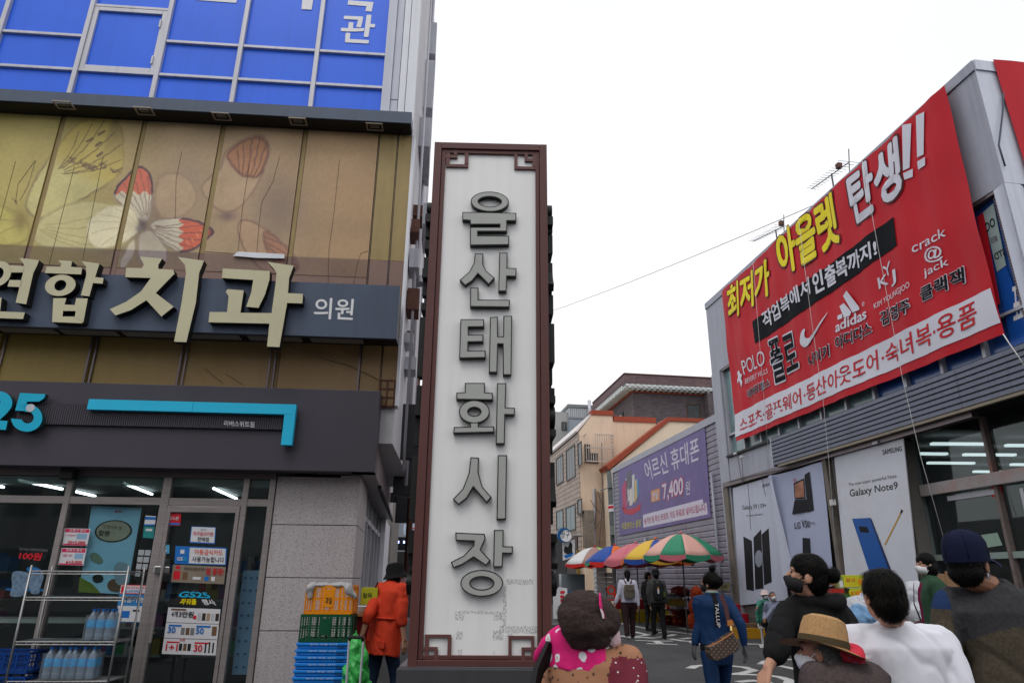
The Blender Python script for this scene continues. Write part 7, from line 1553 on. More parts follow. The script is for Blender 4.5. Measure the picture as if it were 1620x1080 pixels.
strap(P, p, .045, brn, 'bag_strap', .006); pp = P.W(at_Y(1155, 986, 7.06)); p2 = P.W(at_Y(1156, 997, 7.05))
T = Thing('shoulder_bag', 'dark brown monogram shoulder bag hanging on the navy tracksuit woman', 'bag', P.fr, p2.x, -p2.y, p2.z-.2)
bagq = [P.W(at_Y(a, b_, 7.0)) for a, b_ in ((1118, 1022), (1132, 1016), (1148, 1006), (1158, 999), (1166, 1010), (1171, 1020), (1168, 1028), (1150, 1038), (1135, 1044), (1126, 1044), (1120, 1036))]
g = Geo(); g.prism([(v.x, v.z) for v in bagq], -bagq[0].y-.06, -bagq[0].y+.05); T.add('bag_body', g, checkm(), bevel=.012); g = Geo(); g.tube([(v.x, -v.y+.03, v.z) for v in bagq[:4]], .006, 6); T.add('zip', g, tanl)
T.add('strap_tab', Geo().box(pp.x-.03, pp.x+.03, -pp.y-.0, -pp.y+.012, pp.z-.02, pp.z+.03), tanl, bevel=.004); T.add('gold_clasp', Geo().tube([(pp.x, -pp.y+.01, pp.z-.02), (p2.x, -p2.y+.01, p2.z+.0)], .010, 6), M('gold', (.8, .6, .25), .3, 1))
for sd in (-1, 1): tube3(P, [P.h(sd*.077, 0, .012), P.h(sd*.07, .06, .012), P.h(sd*.03, .092, .01)], .003, M('glasses_black', (.01, .01, .01), .3), 'glasses')
B_ = Blob(); n_ = P.J['neck']; B_.cap([n_+Vector((.055*math.cos(t), .05*math.sin(t), .035)) for t in [i*PI/4 for i in range(9)]], .016); obj_from(B_.build(.009, 1), 'neckerchief', printed('kerchief', C(170, 190, 186), C(70, 110, 110), 40), P)
strands(P, P.hair, hair_s, 900, .05, .0014, lambda p, n: Vector((0, -.3, .6)), .008, jit=.35)
# 8 --- woman in green jacket
x, y, z = posfix(1465, 880, 8.2)
P = person('woman in a green jacket over magenta with a bobbed haircut by the poster', x, y, R_(72), z/.985, [cloth('jacket_green', C(52, 82, 62, 1.05), .7, var=.12), cloth('magenta_top', C(130, 24, 70))], cloth('trousers_sand', C(120, 104, 80)), head=(R_(20), R_(-4), 0), hair='bob', mask=maskw, bulk=1.15, vox=.012, step=.05, seed=8, yoke=lambda c: 1 if c.y > .10 and abs(c.x) < .07 else 0)
strap(P, [P.U(.05, .15, 1.35), P.U(.10, .17, 1.15), P.U(.16, .12, .98)], .02, brn, 'bag_strap'); B_ = Blob(); c_ = P.U(.2, .12, .9); B_.ell(c_, (.05, .1, .09)); obj_from(B_.build(.01, 1), 'small_bag', brn, P)
# 9, 10, 11 --- the couple walking away and the dark figure by the stall
x, y, z = posfix(992, 903, 19.6)
P = person('woman in a white blouse and maroon trousers with a taupe backpack, walking away', x, y, R_(0), z/.985, cloth('blouse_white', C(206, 206, 222, 1.0), .8, b=.1), cloth('trousers_maroon', C(56, 40, 42, 1.0)), hair='pony', bulk=1.12, legk=1.3, shoe=shoes_w, vox=.015, step=.16, seed=9, px={'Lwr': (974, 953, 19.6), 'Rwr': (1010, 957, 19.6)})
def pack(P, lab, col, w_, h_, z0, dz=.0, flap=True, strapc=None, extra=None):
    U = P.U; c = U(0, -.20, z0); T = Thing('backpack', lab, 'backpack', P.fr, c.x, -c.y, c.z-h_/2)
    m = cloth('pack_%d' % int(col[0]*1e4), col, .6); B_ = Blob(); B_.loft([(c+Vector((0, 0, -h_/2)), w_/2*.95, .085), (c+Vector((0, 0, 0)), w_/2, .10), (c+Vector((0, 0, h_/2)), w_/2*.8, .06)]); obj_from(B_.build(.012, 3), 'pack_body', m, T)
    if flap: T.add('flap', Geo().prism([(c.x-w_*.4, c.z+h_*.5), (c.x+w_*.4, c.z+h_*.5), (c.x+w_*.36, c.z+h_*.12), (c.x, c.z+h_*.02), (c.x-w_*.36, c.z+h_*.12)], -c.y+.085, -c.y+.11), m, bevel=.006)
    for sd in (-1, 1): strap(T, [U(sd*.05, -.13, z0+h_/2+.02), U(sd*.09, -.10, 1.39), U(sd*.10, .02, 1.40)], .035, strapc or m, 'strap', .012)
    return T
pack(P, 'taupe backpack worn by the woman in the white blouse', C(104, 98, 86, 1.1), .30, .34, 1.13, strapc=brn)
x, y, z = posfix(1037, 902, 19.8)
P = person('man in a grey jacket and black bucket hat carrying a black backpack', x, y, R_(4), z/1.0, cloth('jacket_greygreen', C(70, 72, 70, 1.1)), cloth('trousers_black', (.012, .012, .013)), hair='under', bulk=1.14, legk=1.2, vox=.015, step=-.12, seed=10, px={'Lwr': (1029, 958, 19.8)})
hlathe(P, [(.135, -.02), (.10, .02), (.098, .07), (.08, .11), (.01, .118)], cloth('hat_black', (.012, .012, .013)), 'bucket_hat', c=(0, 0, .03), n=20)
T = pack(P, 'black backpack with an orange stripe on the man in the bucket hat', (.014, .015, .017), .32, .42, 1.14, flap=False)
c = P.U(0, -.2, 1.14); T.add('logo_stripe', Geo().box(c.x-.06, c.x-.02, -c.y+.1, -c.y+.106, c.z-.06, c.z+.06), pw); T.add('orange_tag', Geo().box(c.x-.06, c.x-.02, -c.y+.1, -c.y+.106, c.z+.065, c.z+.1), M('tag_orange', C(220, 130, 40), .6)); T.add('green_pocket', Geo().box(c.x+.10, c.x+.155, -c.y+.05, -c.y+.09, c.z-.14, c.z-.0), M('pocket_green', C(70, 84, 30), .6))
x, y, z = posfix(1024, 906, 21.6)
P = person('dark clothed vendor half hidden behind the walking couple', x, y, R_(-60), z/.985, cloth('coat_black', (.012, .011, .011)), cloth('trousers_black', (.012, .012, .013)), head=(R_(-20), 0, 0), hair='short', bulk=1.1, vox=.016, step=.02, skinm=skin2, seed=11)
# 12, 13 --- two seated elders
grf = printed('floral_green', C(40, 120, 100, 1.0), C(150, 190, 170), 34, thr=(.34, .42))
bp_ = gnd(1222, 1012)
def seat_person(lab, pxh, pyh, Y, hd, **k):
    x, y, z = posfix(pxh, pyh, Y); return person(lab, x, y, hd, 1.55, seated=True, vox=.013, step=0, **k)
P = seat_person('seated elderly woman in a pale pink hat, green floral top and white mask', 1208, 925, 18.2, R_(172), top=grf, bottom=cloth('trousers_black', (.012, .012, .013)), hair='under', hairmat=hairg, mask=maskw, bulk=1.1, skinm=skin2, px={'Lwr': (1198, 960, 17.7), 'Lel': (1203, 952, 17.95)}, head=(R_(10), R_(-8), 0), seed=12, glove=maskw, lean=R_(8))
hlathe(P, [(.15, -.03), (.11, .01), (.10, .06), (.08, .1), (.01, .11)], cloth('hat_pink', C(226, 204, 204, 1.0)), 'sun_hat', c=(0, 0, .035), n=24)
P = seat_person('seated elderly man in a pale grey blue jacket and white mask beside her', 1221, 929, 17.7, R_(160), top=cloth('jacket_ash', C(130, 136, 156, 1.05), .75), bottom=cloth('trousers_black', (.012, .012, .013)), hair='short', hairmat=hairg, mask=maskw, bulk=1.12, skinm=skin2, px={'Lwr': (1211, 978, 17.1), 'Lel': (1222, 962, 17.4), 'Rwr': (1209, 979, 17.05)}, head=(R_(25), R_(-14), R_(8)), lean=R_(14), seed=13)
# 14 --- woman in a red jacket behind the pylon
x, y, z = posfix(616, 884, 8.2)
rj = cloth('jacket_scarlet', C(206, 66, 42, 1.15), .7, var=.07)
P = person('woman in a bright red jacket and black bucket hat holding a trolley handle', x, y, R_(-40), 1.66, rj, cloth('jeans_blue', (.02, .035, .07), var=.3, scale=20), head=(R_(-34), R_(-10), 0), lean=R_(7), hair='bob', mask=maskp, bulk=1.22, hem=.66, vox=.011, folds=.020, shw=1.08, px={'head': (627, 912, 8.3), 'Lwr': (573, 1003, 8.0), 'Lel': (583, 972, 8.0)}, sleeves='half', seed=14, armk=.86, glove=None)
hlathe(P, [(.15, -.035), (.125, -.005), (.108, .02), (.104, .07), (.085, .115), (.05, .128), (.01, .13)], cloth('hat_black', (.012, .012, .013)), 'bucket_hat', c=(0, -.005, .03), n=28)
strap(P, [P.U(-.1, -.12, 1.4), P.U(-.12, -.15, 1.3), P.U(-.06, -.165, 1.12), P.U(.02, -.165, 1.02)][:3], .022, M('strap_black', (.012, .012, .014), .7), 'shoulder_strap', .012)
g = Geo(); 
for sd in (-1, 1): c = P.U(sd*.12, -.13, .78); g.box(c.x-.06, c.x+.06, -c.y-.0, -c.y+.02, c.z-.05, c.z+.03)
tube3(P, [P.U(-.205, -.02, 1.03), P.U(-.17, -.11, 1.03), P.U(-.09, -.155, 1.03), P.U(0, -.165, 1.03), P.U(.09, -.155, 1.03), P.U(.17, -.11, 1.03), P.U(.205, -.02, 1.03)], .012, rj, 'waist_seam')
P.add('pocket_flap', g, rj, bevel=.006, kind='stuff')
# ------------------------------------------------------------------ parasols
def parasol(label, apx, apy, Y, halfpx, cols, rot, valc, group='market parasols over the stalls'):
    ap = at_Y(apx, apy, Y); rim = at_Y(apx+halfpx, apy, Y); R = (rim-ap).x; F = Fr(ap.x, ap.y, rot); T = Thing('parasol', label, 'parasol', F, 0, 0, 0, group=group)
    dh = R*.52; n = len(cols); top = ap.z
    def P_(a, t):                               # t 0 apex .. 1 rim
        sag = 1-.05*t*math.sin(abs(((a*n/(2*PI)) % 1)-.5)*PI)*0; seg = (a*n/(2*PI)) % 1; flat_ = 1-.045*math.sin(seg*PI)*t
        return (R*t*flat_*math.cos(a), R*t*flat_*math.sin(a), top-dh*(t**1.9)-.03*math.sin(seg*PI)*t)
    for k in range(n):
        g = Geo(); A = 2*PI*k/n; N = 5; M_ = 7; vs = []
        for j in range(M_+1):
            for i in range(N+1): vs.append(P_(A+2*PI/n*min(.9999, i/N), max(.02, j/M_)))
        g._add(vs, [(j*(N+1)+i, (j+1)*(N+1)+i, (j+1)*(N+1)+i+1, j*(N+1)+i+1) for j in range(M_) for i in range(N)])
        o = T.add('canopy_panel', g, cols[k], smooth=True); s_ = o.modifiers.new('s', 'SOLIDIFY'); s_.thickness = .006
        g = Geo(); vs = []
        for i in range(N+1):
            p = P_(A+2*PI/n*min(.9999, i/N), 1.0); q = .12+.05*math.sin(i/N*PI); vs += [(p[0]*1.003, p[1]*1.003, p[2]), (p[0]*1.0, p[1]*1.0, p[2]-q)]
        g._add(vs, [(2*i, 2*i+1, 2*i+3, 2*i+2) for i in range(N)]); T.add('valance', g, valc[k % len(valc)], o, smooth=True)
    T.add('pole', Geo().tube([(0, 0, 0), (0, 0, top)], .022, 8), M('pole_dark', (.06, .06, .06), .5, .3)); T.add('finial', Geo().ball((0, 0, top+.03), .05), valc[0], smooth=True)
    g = Geo()
    for k in range(n): p = P_(2*PI*k/n, .98); g.tube([(0, 0, top-.25), (p[0]*.5, -p[1]*.5, P_(2*PI*k/n, .5)[2]-.03), (p[0], -p[1], p[2]-.02)], .007, 5)
    T.add('rib', g, M('rib_metal', (.2, .2, .2), .4, .7), kind='stuff'); return T
def cl(nm, *c): return M('canopy_'+nm, C(*c, 1.15), .6, var=.05)
pk_, gr_, or_, bl2, ye_, wh_, lg_, dp_, rd_, rs_ = cl('pink', 214, 164, 152), cl('green', 50, 136, 104), cl('orange', 216, 104, 40), cl('blue', 34, 72, 150), cl('yellow', 214, 174, 60), cl('white', 206, 206, 206), cl('lime', 170, 206, 110), cl('dusty', 160, 124, 116), cl('red', 200, 40, 32), cl('rose', 196, 104, 116)
parasol('pink and green parasol, nearest and largest of the row', 1077, 844, 21.5, 63, [gr_, pk_]*5, R_(9), [rs_, gr_])
parasol('parasol with yellow, blue and orange panels, second from the right', 1037, 853, 24.0, 58, [or_, gr_, ye_, rs_, ye_, bl2, or_, gr_], R_(20), [or_, bl2, ye_])
parasol('rose pink parasol in the middle of the row', 1006, 859, 25.8, 53, [ye_, bl2, or_, rs_, rs_, rs_, pk_, ye_], R_(10), [rs_])
parasol('orange, blue and green parasol, second from the left', 972, 862.5, 29.5, 48, [gr_, ye_, rs_, bl2, bl2, or_, gr_, ye_], R_(28), [rd_, gr_])
parasol('pale dusty, white and lime parasol at the left end of the row', 941, 865, 32.5, 49, [dp_, lg_, wh_, dp_, wh_, dp_, lg_, dp_], R_(14), [rd_])
# folded parasol beside the posters
F = Fr(*gnd(1180, 988)[:2], 0); T = Thing('folded_parasol', 'closed orange and blue parasol leaning by the leftmost poster', 'parasol', F, 0, 0, 0)
tp = F.hit(1163, 842); md = F.hit(1175, 925); g = Geo(); 
T.add('pole', Geo().tube([(0, 0, 0), (md[0], 0, md[1]), (tp[0], 0, tp[1])], .025, 8), M('pole_pale', (.5, .48, .42), .5)); T.add('pole_sleeve', Geo().tube([(0, 0, 0), (md[0]*.5, 0, md[1]*.5)], .04, 8), black)
co_ = cl('coral', 230, 110, 66); nb_ = cl('navy', 36, 56, 110)
for k, (du, m_) in enumerate(((-.09, nb_), (.06, co_), (.0, nb_))): T.add('folded_panel', Geo().tube([(tp[0]+.0, .02*k, tp[1]-.02), (tp[0]*.7+md[0]*.3+du*.6, .03*k, tp[1]*.7+md[1]*.3), (tp[0]*.3+md[0]*.7+du*1.3, .03*k, tp[1]*.3+md[1]*.7), (md[0]+du*.9, .02*k, md[1])], [.02, .085, .13, .085], 9), m_, smooth=True)
T.add('tie', Geo().tube([(md[0]-.16, .13, md[1]+.28), (md[0]+.14, .13, md[1]+.3)], .012), black); T.add('finial', Geo().ball((tp[0], 0, tp[1]+.04), .06), cl('lime', 170, 206, 110))
# ------------------------------------------------------------------ crates
def crate_geo(w, d, h, nx=5, nz=3, rim=.025, label=True):
    g = Geo(); t = .012
    for z0, z1 in ((0, rim), (h-rim, h), (h*.48, h*.48+rim*.6)):
        g.box(-w/2, w/2, d/2-t, d/2, z0, z1).box(-w/2, w/2, -d/2, -d/2+t, z0, z1).box(-w/2, -w/2+t, -d/2, d/2, z0, z1).box(w/2-t, w/2, -d/2, d/2, z0, z1)
    for k in range(nx+1):
        u = -w/2+w*k/nx; g.box(max(-w/2, u-.012), min(w/2, u+.012), d/2-t, d/2+.002, rim*.5, h-rim*.5).box(max(-w/2, u-.012), min(w/2, u+.012), -d/2, -d/2+t, rim*.5, h-rim*.5)
    for k in range(4):
        o = -d/2+d*k/3; g.box(w/2-t, w/2+.002, max(-d/2, o-.012), min(d/2, o+.012), rim*.5, h-rim*.5).box(-w/2, -w/2+t, max(-d/2, o-.012), min(d/2, o+.012), rim*.5, h-rim*.5)
    for k in range(22):
        u = -w/2+w*(k+.5)/22; g.box(u-.0025, u+.0025, d/2-.008, d/2-.004, rim, h-rim)
    for k in range(9):
        z = rim+(h-2*rim)*(k+.5)/9; g.box(-w/2+t, w/2-t, d/2-.0081, d/2-.0045, z-.0025, z+.0025)
    g.box(-w/2+t, w/2-t, -d/2+t, d/2-t, 0, .01)
    return g
plx = {}
def plastic(nm, *c): return M('plastic_'+nm, C(*c, 1.2), .4, var=.06)
def crate(label, fr, u, o, z, w, d, h, mat, group=None, lab=True, name='crate', fill=None, cat='crate'):
    T = Thing(name, label, cat, fr, u, o, z, group=group)
    g = crate_geo(w, d, h); g.v = [(p[0]+u, p[1]-o, p[2]+z) for p in g.v]; T.add('shell', g, mat)
    if lab: T.box('label_plate', mat, u-w*.1, u+w*.1, o+d/2, o+d/2+.006, z+h*.25, z+h*.85)
    if fill: T.box('shade_fill', fill, u-w/2+.02, u+w/2-.02, o-d/2+.02, o+d/2-.02, z+.011, z+h*.8)
    return T
# stack by the granite column
CFm = Fr(*at_Y(514, 1040, 7.9)[:2], R_(3)); zt_ = lambda y: CFm.z(515, y, .18)
cg = 'crates stacked by the granite column'; wC = CFm.u(556, 950, .18)-CFm.u(480, 950, .18)
zo0, zo1, zg0 = zt_(971), zt_(925), zt_(1015); uo = CFm.u(520, 950, .18)
T = crate('orange plastic crate on top of the stack by the granite column', CFm, uo, 0, zo0, wC, .36, zo1-zo0, plastic('orange', 226, 140, 20), cg)
T.add('stamp', tgeo('과일', [(uo-.035, zo0+.17), (uo+.035, zo0+.17), (uo+.035, zo0+.10), (uo-.035, zo0+.10)], .187, .03), pk)
bagm = M('bag_grey', (.38, .38, .38), .4, var=.1); 
for sx in (-1, 1):
    B_ = Blob(); B_.cap([(uo+sx*.17, -.16, zo1-.0), (uo+sx*.2, -.195, zo1-.03), (uo+sx*(.19 if sx < 0 else .28), -.2, zo1-.12)], [.035, .05, .02]).ell((uo+sx*.1, -.12, zo1-.0), (.12, .08, .03)); single('plastic_bag', ['grey plastic bag hanging over the left edge of the orange crate', 'grey plastic bag hanging over the right corner of the orange crate'][sx > 0], 'bag', CFm, Geo(), [bagm], u=0, o=0, z=0, group='grey bags on the orange crate') if False else None
    me = B_.build(.010, 1, fold=.02, fscale=(16, 16, 16), seed=sx); me.materials.append(bagm); o = bpy.data.objects.new('plastic_bag', me); sc.collection.objects.link(o); o.location = CFm.O; o.rotation_euler = (0, 0, CFm.a); o['label'] = 'grey plastic bag hanging over the %s edge of the orange crate' % ('right' if sx > 0 else 'left'); o['category'] = 'bag'; o['group'] = 'grey bags on the orange crate'
crate('dark green plastic crate under the orange crate by the granite column', CFm, uo-.01, 0, zg0, wC+.03, .36, zo0-zg0-.004, plastic('green', 18, 78, 52), cg)
blm = plastic('blue', 30, 128, 216); zz = zg0-.004; th_ = (zt_(1016)-zt_(1081))/6
for k in range(7):
    z0 = zz-(k+1)*th_
    if k == 6: single('crate', 'large blue crate under the six blue trays, mostly below the picture', 'crate', CFm, Geo().box(uo-wC/2, uo+wC/2, -.18, .18, 0, zz-6*th_-.003), blm, u=uo, group=cg, bevel=.01); break
    u = uo-.02-.004*((k*7) % 3); w_ = wC+.045; T = Thing('tray', ['topmost blue plastic tray under the green crate', 'second blue plastic tray from the top of the tray stack', 'third blue plastic tray from the top of the tray stack', 'fourth blue plastic tray from the top of the tray stack', 'fifth blue plastic tray from the top of the tray stack', 'sixth blue plastic tray from the top, at the picture edge'][k] if k < 6 else 'lower blue plastic tray in the tray stack below the picture edge', 'tray', CFm, u, 0, z0, group='blue trays stacked by the granite column')
    g = Geo().box(u-w_/2, u+w_/2, -.19, .19, z0+th_*.55, z0+th_*.97).box(u-w_/2+.012, u+w_/2-.012, -.18, .175, z0+.004, z0+th_*.55); T.add('tray_body', g, blm, bevel=.006); 
    T.add('lettering', tgeo('한국 과일 상자', [(u-.13, z0+th_*.85), (u+.15, z0+th_*.85), (u+.15, z0+th_*.65), (u-.13, z0+th_*.65)], .191, .0), white); T.box('notch', M('plastic_blue_dark', (.01, .08, .25), .5), u+w_*.28, u+w_*.42, .1755, .18, z0+.01, z0+th_*.45)
# board with boxes, bowl behind the stack
T = Thing('yellow_green_box', 'yellow green fruit box standing behind the crate stack', 'box', CFm, CFm.u(580, 950, -.3), -.3, CFm.z(580, 955, -.2)); T.box('carton', M('carton_lime', C(176, 180, 40, 1.1), .6), CFm.u(571, 940, -.2), CFm.u(597, 940, -.2), -.5, -.2, CFm.z(580, 956, -.2), CFm.z(580, 929, -.2)); tpx(T, '참외', [(574, 937), (588, 937), (588, 945), (574, 945)], M('print_darkgreen', (.02, .06, .02), .6), -.2, .004, .03, fr=CFm)
T = Thing('display_board', 'wooden board on a red stand holding a white bowl behind the crates', 'table', CFm, CFm.u(570, 975, -.6), -.6, 0); zb_ = CFm.z(575, 970, -.5)
T.box('board', M('wood_board', C(170, 120, 76), .7, var=.2), CFm.u(560, 970, -.5), CFm.u(598, 970, -.5), -.95, -.5, zb_-.03, zb_); T.box('stand', plastic('darkred', 90, 14, 20), CFm.u(561, 980, -.55), CFm.u(590, 980, -.55), -.9, -.55, 0, zb_-.031)
single('bowl', 'white round bowl on the wooden board', 'bowl', CFm, Geo().lathe((CFm.u(577, 965, -.7), -.7, zb_), [(.06, .001), (.09, .02), (.11, .07), (.115, .075), (.105, .07), (.08, .03), (.02, .02)]), pw, u=CFm.u(577, 965, -.7), o=-.7, z=zb_, smooth=True)
T = Thing('trolley', 'aluminium hand trolley with a black grip held by the red jacketed woman', 'trolley', CFm, CFm.u(563, 1070, .45), .45, 0)
pts = [(CFm.u(549, 1080, .45), .45, .05), (CFm.u(552.5, 1010, .45), .45, CFm.z(552, 1012, .45)), (CFm.u(575, 1010, .45), .45, CFm.z(575, 1013, .45)), (CFm.u(569, 1080, .45), .45, .05)]
T.add('frame', Geo().tube(pts[:2], .011, 8).tube(pts[2:], .011, 8).box(pts[0][0]-.02, pts[3][0]+.02, .42, .7, .03, .06), alu); T.add('grip', Geo().tube([(pts[1][0], .45, pts[1][2]), (pts[1][0]+.02, .45, pts[1][2]+.03), (pts[2][0]-.02, .45, pts[2][2]+.03), (pts[2][0], .45, pts[2][2])], .018, 8), black, smooth=True)
T.add('wheel', Geo().tube([(pts[0][0]-.03, .6, .08), (pts[0][0]-.06, .6, .08)], .08, 16), black); T.add('wheel', Geo().tube([(pts[3][0]+.03, .6, .08), (pts[3][0]+.06, .6, .08)], .08, 16), black)
B_ = Blob(); c0 = (CFm.u(566, 1050, .3), CFm.z(566, 1050, .3)); B_.ell((c0[0], -.3, c0[1]-.1), (.13, .13, .28)).ell((c0[0]+.04, -.3, c0[1]-.35), (.16, .15, .25)).cap([(c0[0]-.02, -.3, c0[1]+.15), (c0[0]-.04, -.3, c0[1]+.32)], [.07, .02])
me = B_.build(.012, 1, fold=.07, fscale=(11, 11, 8), seed=5); me.materials.append(M('bag_lime', C(64, 176, 84, 1.1), .3, var=.5, scale=14)); o = bpy.data.objects.new('plastic_bag', me); sc.collection.objects.link(o); o.location = CFm.O; o.rotation_euler = (0, 0, CFm.a); o['label'] = 'crumpled bright green plastic bags strapped on the trolley'; o['category'] = 'bag'
# ------------------------------------------------------------------ wire rack with water packs, blue crates
_q = at_Y(110, 915, 7.9); RK = Fr(_q.x, _q.y, R_(4.4)); rz = [RK.z(110, y, .2) for y in (903, 944.5, 1014.5)]; r0, r1 = RK.u(40, 940, .2), RK.u(196, 940, .2)
T = Thing('wire_rack', 'chromed wire shelf rack with three shelves in front of the store window', 'rack', RK, (r0+r1)/2, 0, 0)
chrome = M('rack_chrome', C(150, 150, 150, 1.2), .35, .8, var=.15)
for u in (r0, r1):
    for o_ in (-.2, .2): T.add('post', Geo().tube([(u, o_, 0), (u, o_, rz[0]+.06)], .012, 8), chrome, smooth=True)
for z in rz+[.45, .12]:
    g = Geo()
    for o_ in (-.2, .2):
        g.tube([(r0, o_, z), (r1, o_, z)], .004, 6).tube([(r0, o_, z-.028), (r1, o_, z-.028)], .004, 6); n = 22; g.tube([(r0+(r1-r0)*k/n, o_, z-(.028 if k % 2 else 0)) for k in range(n+1)], .0025, 4)
    for u in (r0, r1): g.tube([(u, -.2, z), (u, .2, z)], .004, 6)
    for k in range(26): u = r0+(r1-r0)*(k+.5)/26; g.tube([(u, -.2, z+.004), (u, .2, z+.004)], .0025, 4, cap=False)
    T.add('wire_shelf', g, chrome, kind='stuff')
    T.box('shelf_sheet', M('shelf_grey', C(150, 152, 152), .5), r0+.01, r1-.01, -.19, .195, z-.012, z-.006)
water = M('water_bottle', C(128, 146, 164, 1.1), .15, var=.12, spec=.8); capb = M('cap_blue', C(40, 120, 210, 1.2), .4); labb = M('label_blue', C(40, 150, 210, 1.5), .4, var=.35, scale=40)
def waterpack(label, u, o_, z, nx=3, ny=2):
    T = Thing('water_pack', label, 'water bottles', RK, u, o_, z, group='shrink wrapped packs of water bottles'); r = .046; hh = .31
    for i in range(nx):
        for j in range(ny):
            cu_, co2 = u+(i-(nx-1)/2)*.094, o_+(j-(ny-1)/2)*.094
            b = T.add('bottle', Geo().lathe((cu_, co2, z), [(.03, 0), (.044, .008), (.045, .06), (.042, .07), (.045, .08), (.045, .2), (.04, .23), (.016, .275), (.0145, .285)], 14), water, smooth=True)
            T.add('label_wrap', Geo().lathe((cu_, co2, z), [(.0455, .12), (.0462, .125), (.0462, .195), (.0455, .2)], 14), labb, b, smooth=True); T.add('bottle_cap', Geo().lathe((cu_, co2, z), [(.0165, .283), (.0165, .308), (.001, .31)], 12), capb, b)
    T.box('shrink_wrap', glass('wrap', (.85, .88, .9), op=.12, opcol=(.5, .55, .6)), u-nx*.048, u+nx*.048, o_-ny*.048, o_+ny*.048, z+.002, z+.25)
waterpack('pack of water bottles alone on the third shelf of the wire rack', RK.u(157, 1000, .1), .05, rz[2]+.008, 3)
waterpack('left pack of water bottles on the lower shelf of the rack', RK.u(82, 1070, .2), .08, .458, 3); waterpack('right pack of water bottles on the lower shelf of the rack', RK.u(121, 1070, .2), .08, .458, 3)
for k, (u, z) in enumerate([(RK.u(14, 1040, .1), .25), (RK.u(14, 1040, .1), .0), (RK.u(14, 1040, .1), .52)]):
    crate(['middle dark blue crate of the stack at the lower left edge', 'bottom dark blue crate of the stack at the lower left edge', 'top dark blue crate of the stack at the lower left edge'][k], RK, u-.05, .0, z, .62, .4, .245 if k < 2 else .2, plastic('navy', 12, 56, 124), 'dark blue crates at the left edge', lab=False)
# ------------------------------------------------------------------ stalls under the parasols
SF = Fr(*gnd(1010, 984)[:2], aR+PI/2+R_(0)); SFz = lambda y: SF.z(1010, y)
yel = plastic('yellow', 206, 176, 20); w_ = .5
ug = [SF.u(x, 970) for x in (985, 1008, 1022.5, 1050)]
for k, lab in enumerate(['yellow crate under the red cloth, left of the backpack woman', 'yellow crate between the walking couple', 'yellow crate beside the man in the bucket hat', 'yellow crate behind the bucket hat man by the baskets']): crate(lab, SF, ug[k], -.3, 0, .5, .36, SF.z(1010, 964), yel, 'yellow crates under the stall table', lab=False, fill=M('crate_shadow', (.12, .09, .01), .8))  # dark fill paints the shade inside the crates
tbz = SF.z(1010, 948); redc = M('cloth_red', C(150, 24, 26, 1.1), .7, var=.2)
T = Thing('stall_table', 'stall table covered with dark red cloth under the parasols', 'table', SF, SF.u(1010), -.6, 0); T.box('table_top', redc, SF.u(973), SF.u(1062), -1.2, -.1, tbz-.05, tbz); T.box('cloth_front', redc, SF.u(973), SF.u(1062), -.12, -.09, SF.z(1010, 963), tbz-.051)
for u in (SF.u(976), SF.u(1058)): T.box('leg', alu_d, u, u+.04, -1.1, -1.06, 0, tbz-.05)
rg = random.Random(9); gd = [M('produce_red', C(170, 40, 30), .5, var=.3), M('produce_orange', C(200, 110, 30), .5, var=.3), M('produce_yellow', C(200, 170, 60), .5, var=.3), M('produce_green', C(60, 100, 40), .6, var=.3), M('produce_brown', C(110, 80, 56), .7, var=.3)]
bsn = plastic('maroon', 110, 28, 30)
def basin(label, fr, u, o_, z, r=.27, h=.12, prod=0, mat=None, group=None, n=26, pr=.04):
    T = Thing('basin', label, 'basin', fr, u, o_, z, group=group); T.add('bowl', Geo().lathe((u, o_, z), [(r*.72, 0), (r*.8, h*.2), (r, h), (r*1.05, h+.006), (r*.98, h-.005), (r*.76, h*.3), (.02, h*.28)], 20), mat or bsn, smooth=True, auto=True)
    g = Geo()
    for k in range(n): a = rg.uniform(0, 2*PI); q = r*.78*math.sqrt(rg.random()); g.ball((u+q*math.cos(a), o_+q*math.sin(a), z+h*.8+rg.uniform(0, .04)*(1-q/r)), pr*rg.uniform(.8, 1.1), n=6)
    T.add('produce', g, gd[prod], smooth=True, kind='stuff'); return T
bl = ['lowest basin of garlic in the left basket pile beside the bucket hat man', 'upper basin of the left basket pile beside the bucket hat man', 'lowest dark red basin in the middle basket pile', 'middle basin stacked in the middle basket pile', 'top basin of the middle basket pile under the parasol pole', 'dark red basin at the right end of the basket row']
for k, (px, py, z) in enumerate([(1060, 988, 0), (1060, 988, .17), (1082, 990, 0), (1082, 990, .17), (1082, 990, .34), (1103, 992, 0)]): P = gnd(px, py); F = Fr(P.x, P.y+.3, 0); basin(bl[k], F, 0, 0, z, .36, .15, [2, 2, 1, 2, 1, 2][k], group='dark red basins at the basket stall')
netm = M('onion_net', C(170, 62, 26, 1.0), .8, var=.5, scale=14, bump=.6, bscale=30)
for k, (px, py, zz) in enumerate([(1092, 978, 0), (1104, 980, 0), (1096, 978, .42), (1107, 980, .42), (1100, 979, .8)]):
    P = at_Y(px, 915, 23.4); P.z = 0; B_ = Blob(); B_.ell((0, 0, .24), (.2, .18, .25)).ell((0, 0, .44), (.09, .09, .07)); me = B_.build(.02, 1, fold=.03, fscale=(14, 14, 14), seed=k, fine=0); me.materials.append(netm); o = bpy.data.objects.new('onion_sack', me); sc.collection.objects.link(o); o.location = (P.x, P.y, zz); o['label'] = ['left orange net sack of onions in the bottom row', 'right orange net sack of onions in the bottom row', 'left orange net sack in the second row of the pile', 'right orange net sack in the second row of the pile', 'topmost orange net sack of onions in the pile'][k]; o['category'] = 'sack'; o['group'] = 'orange net sacks piled by the siding wall'
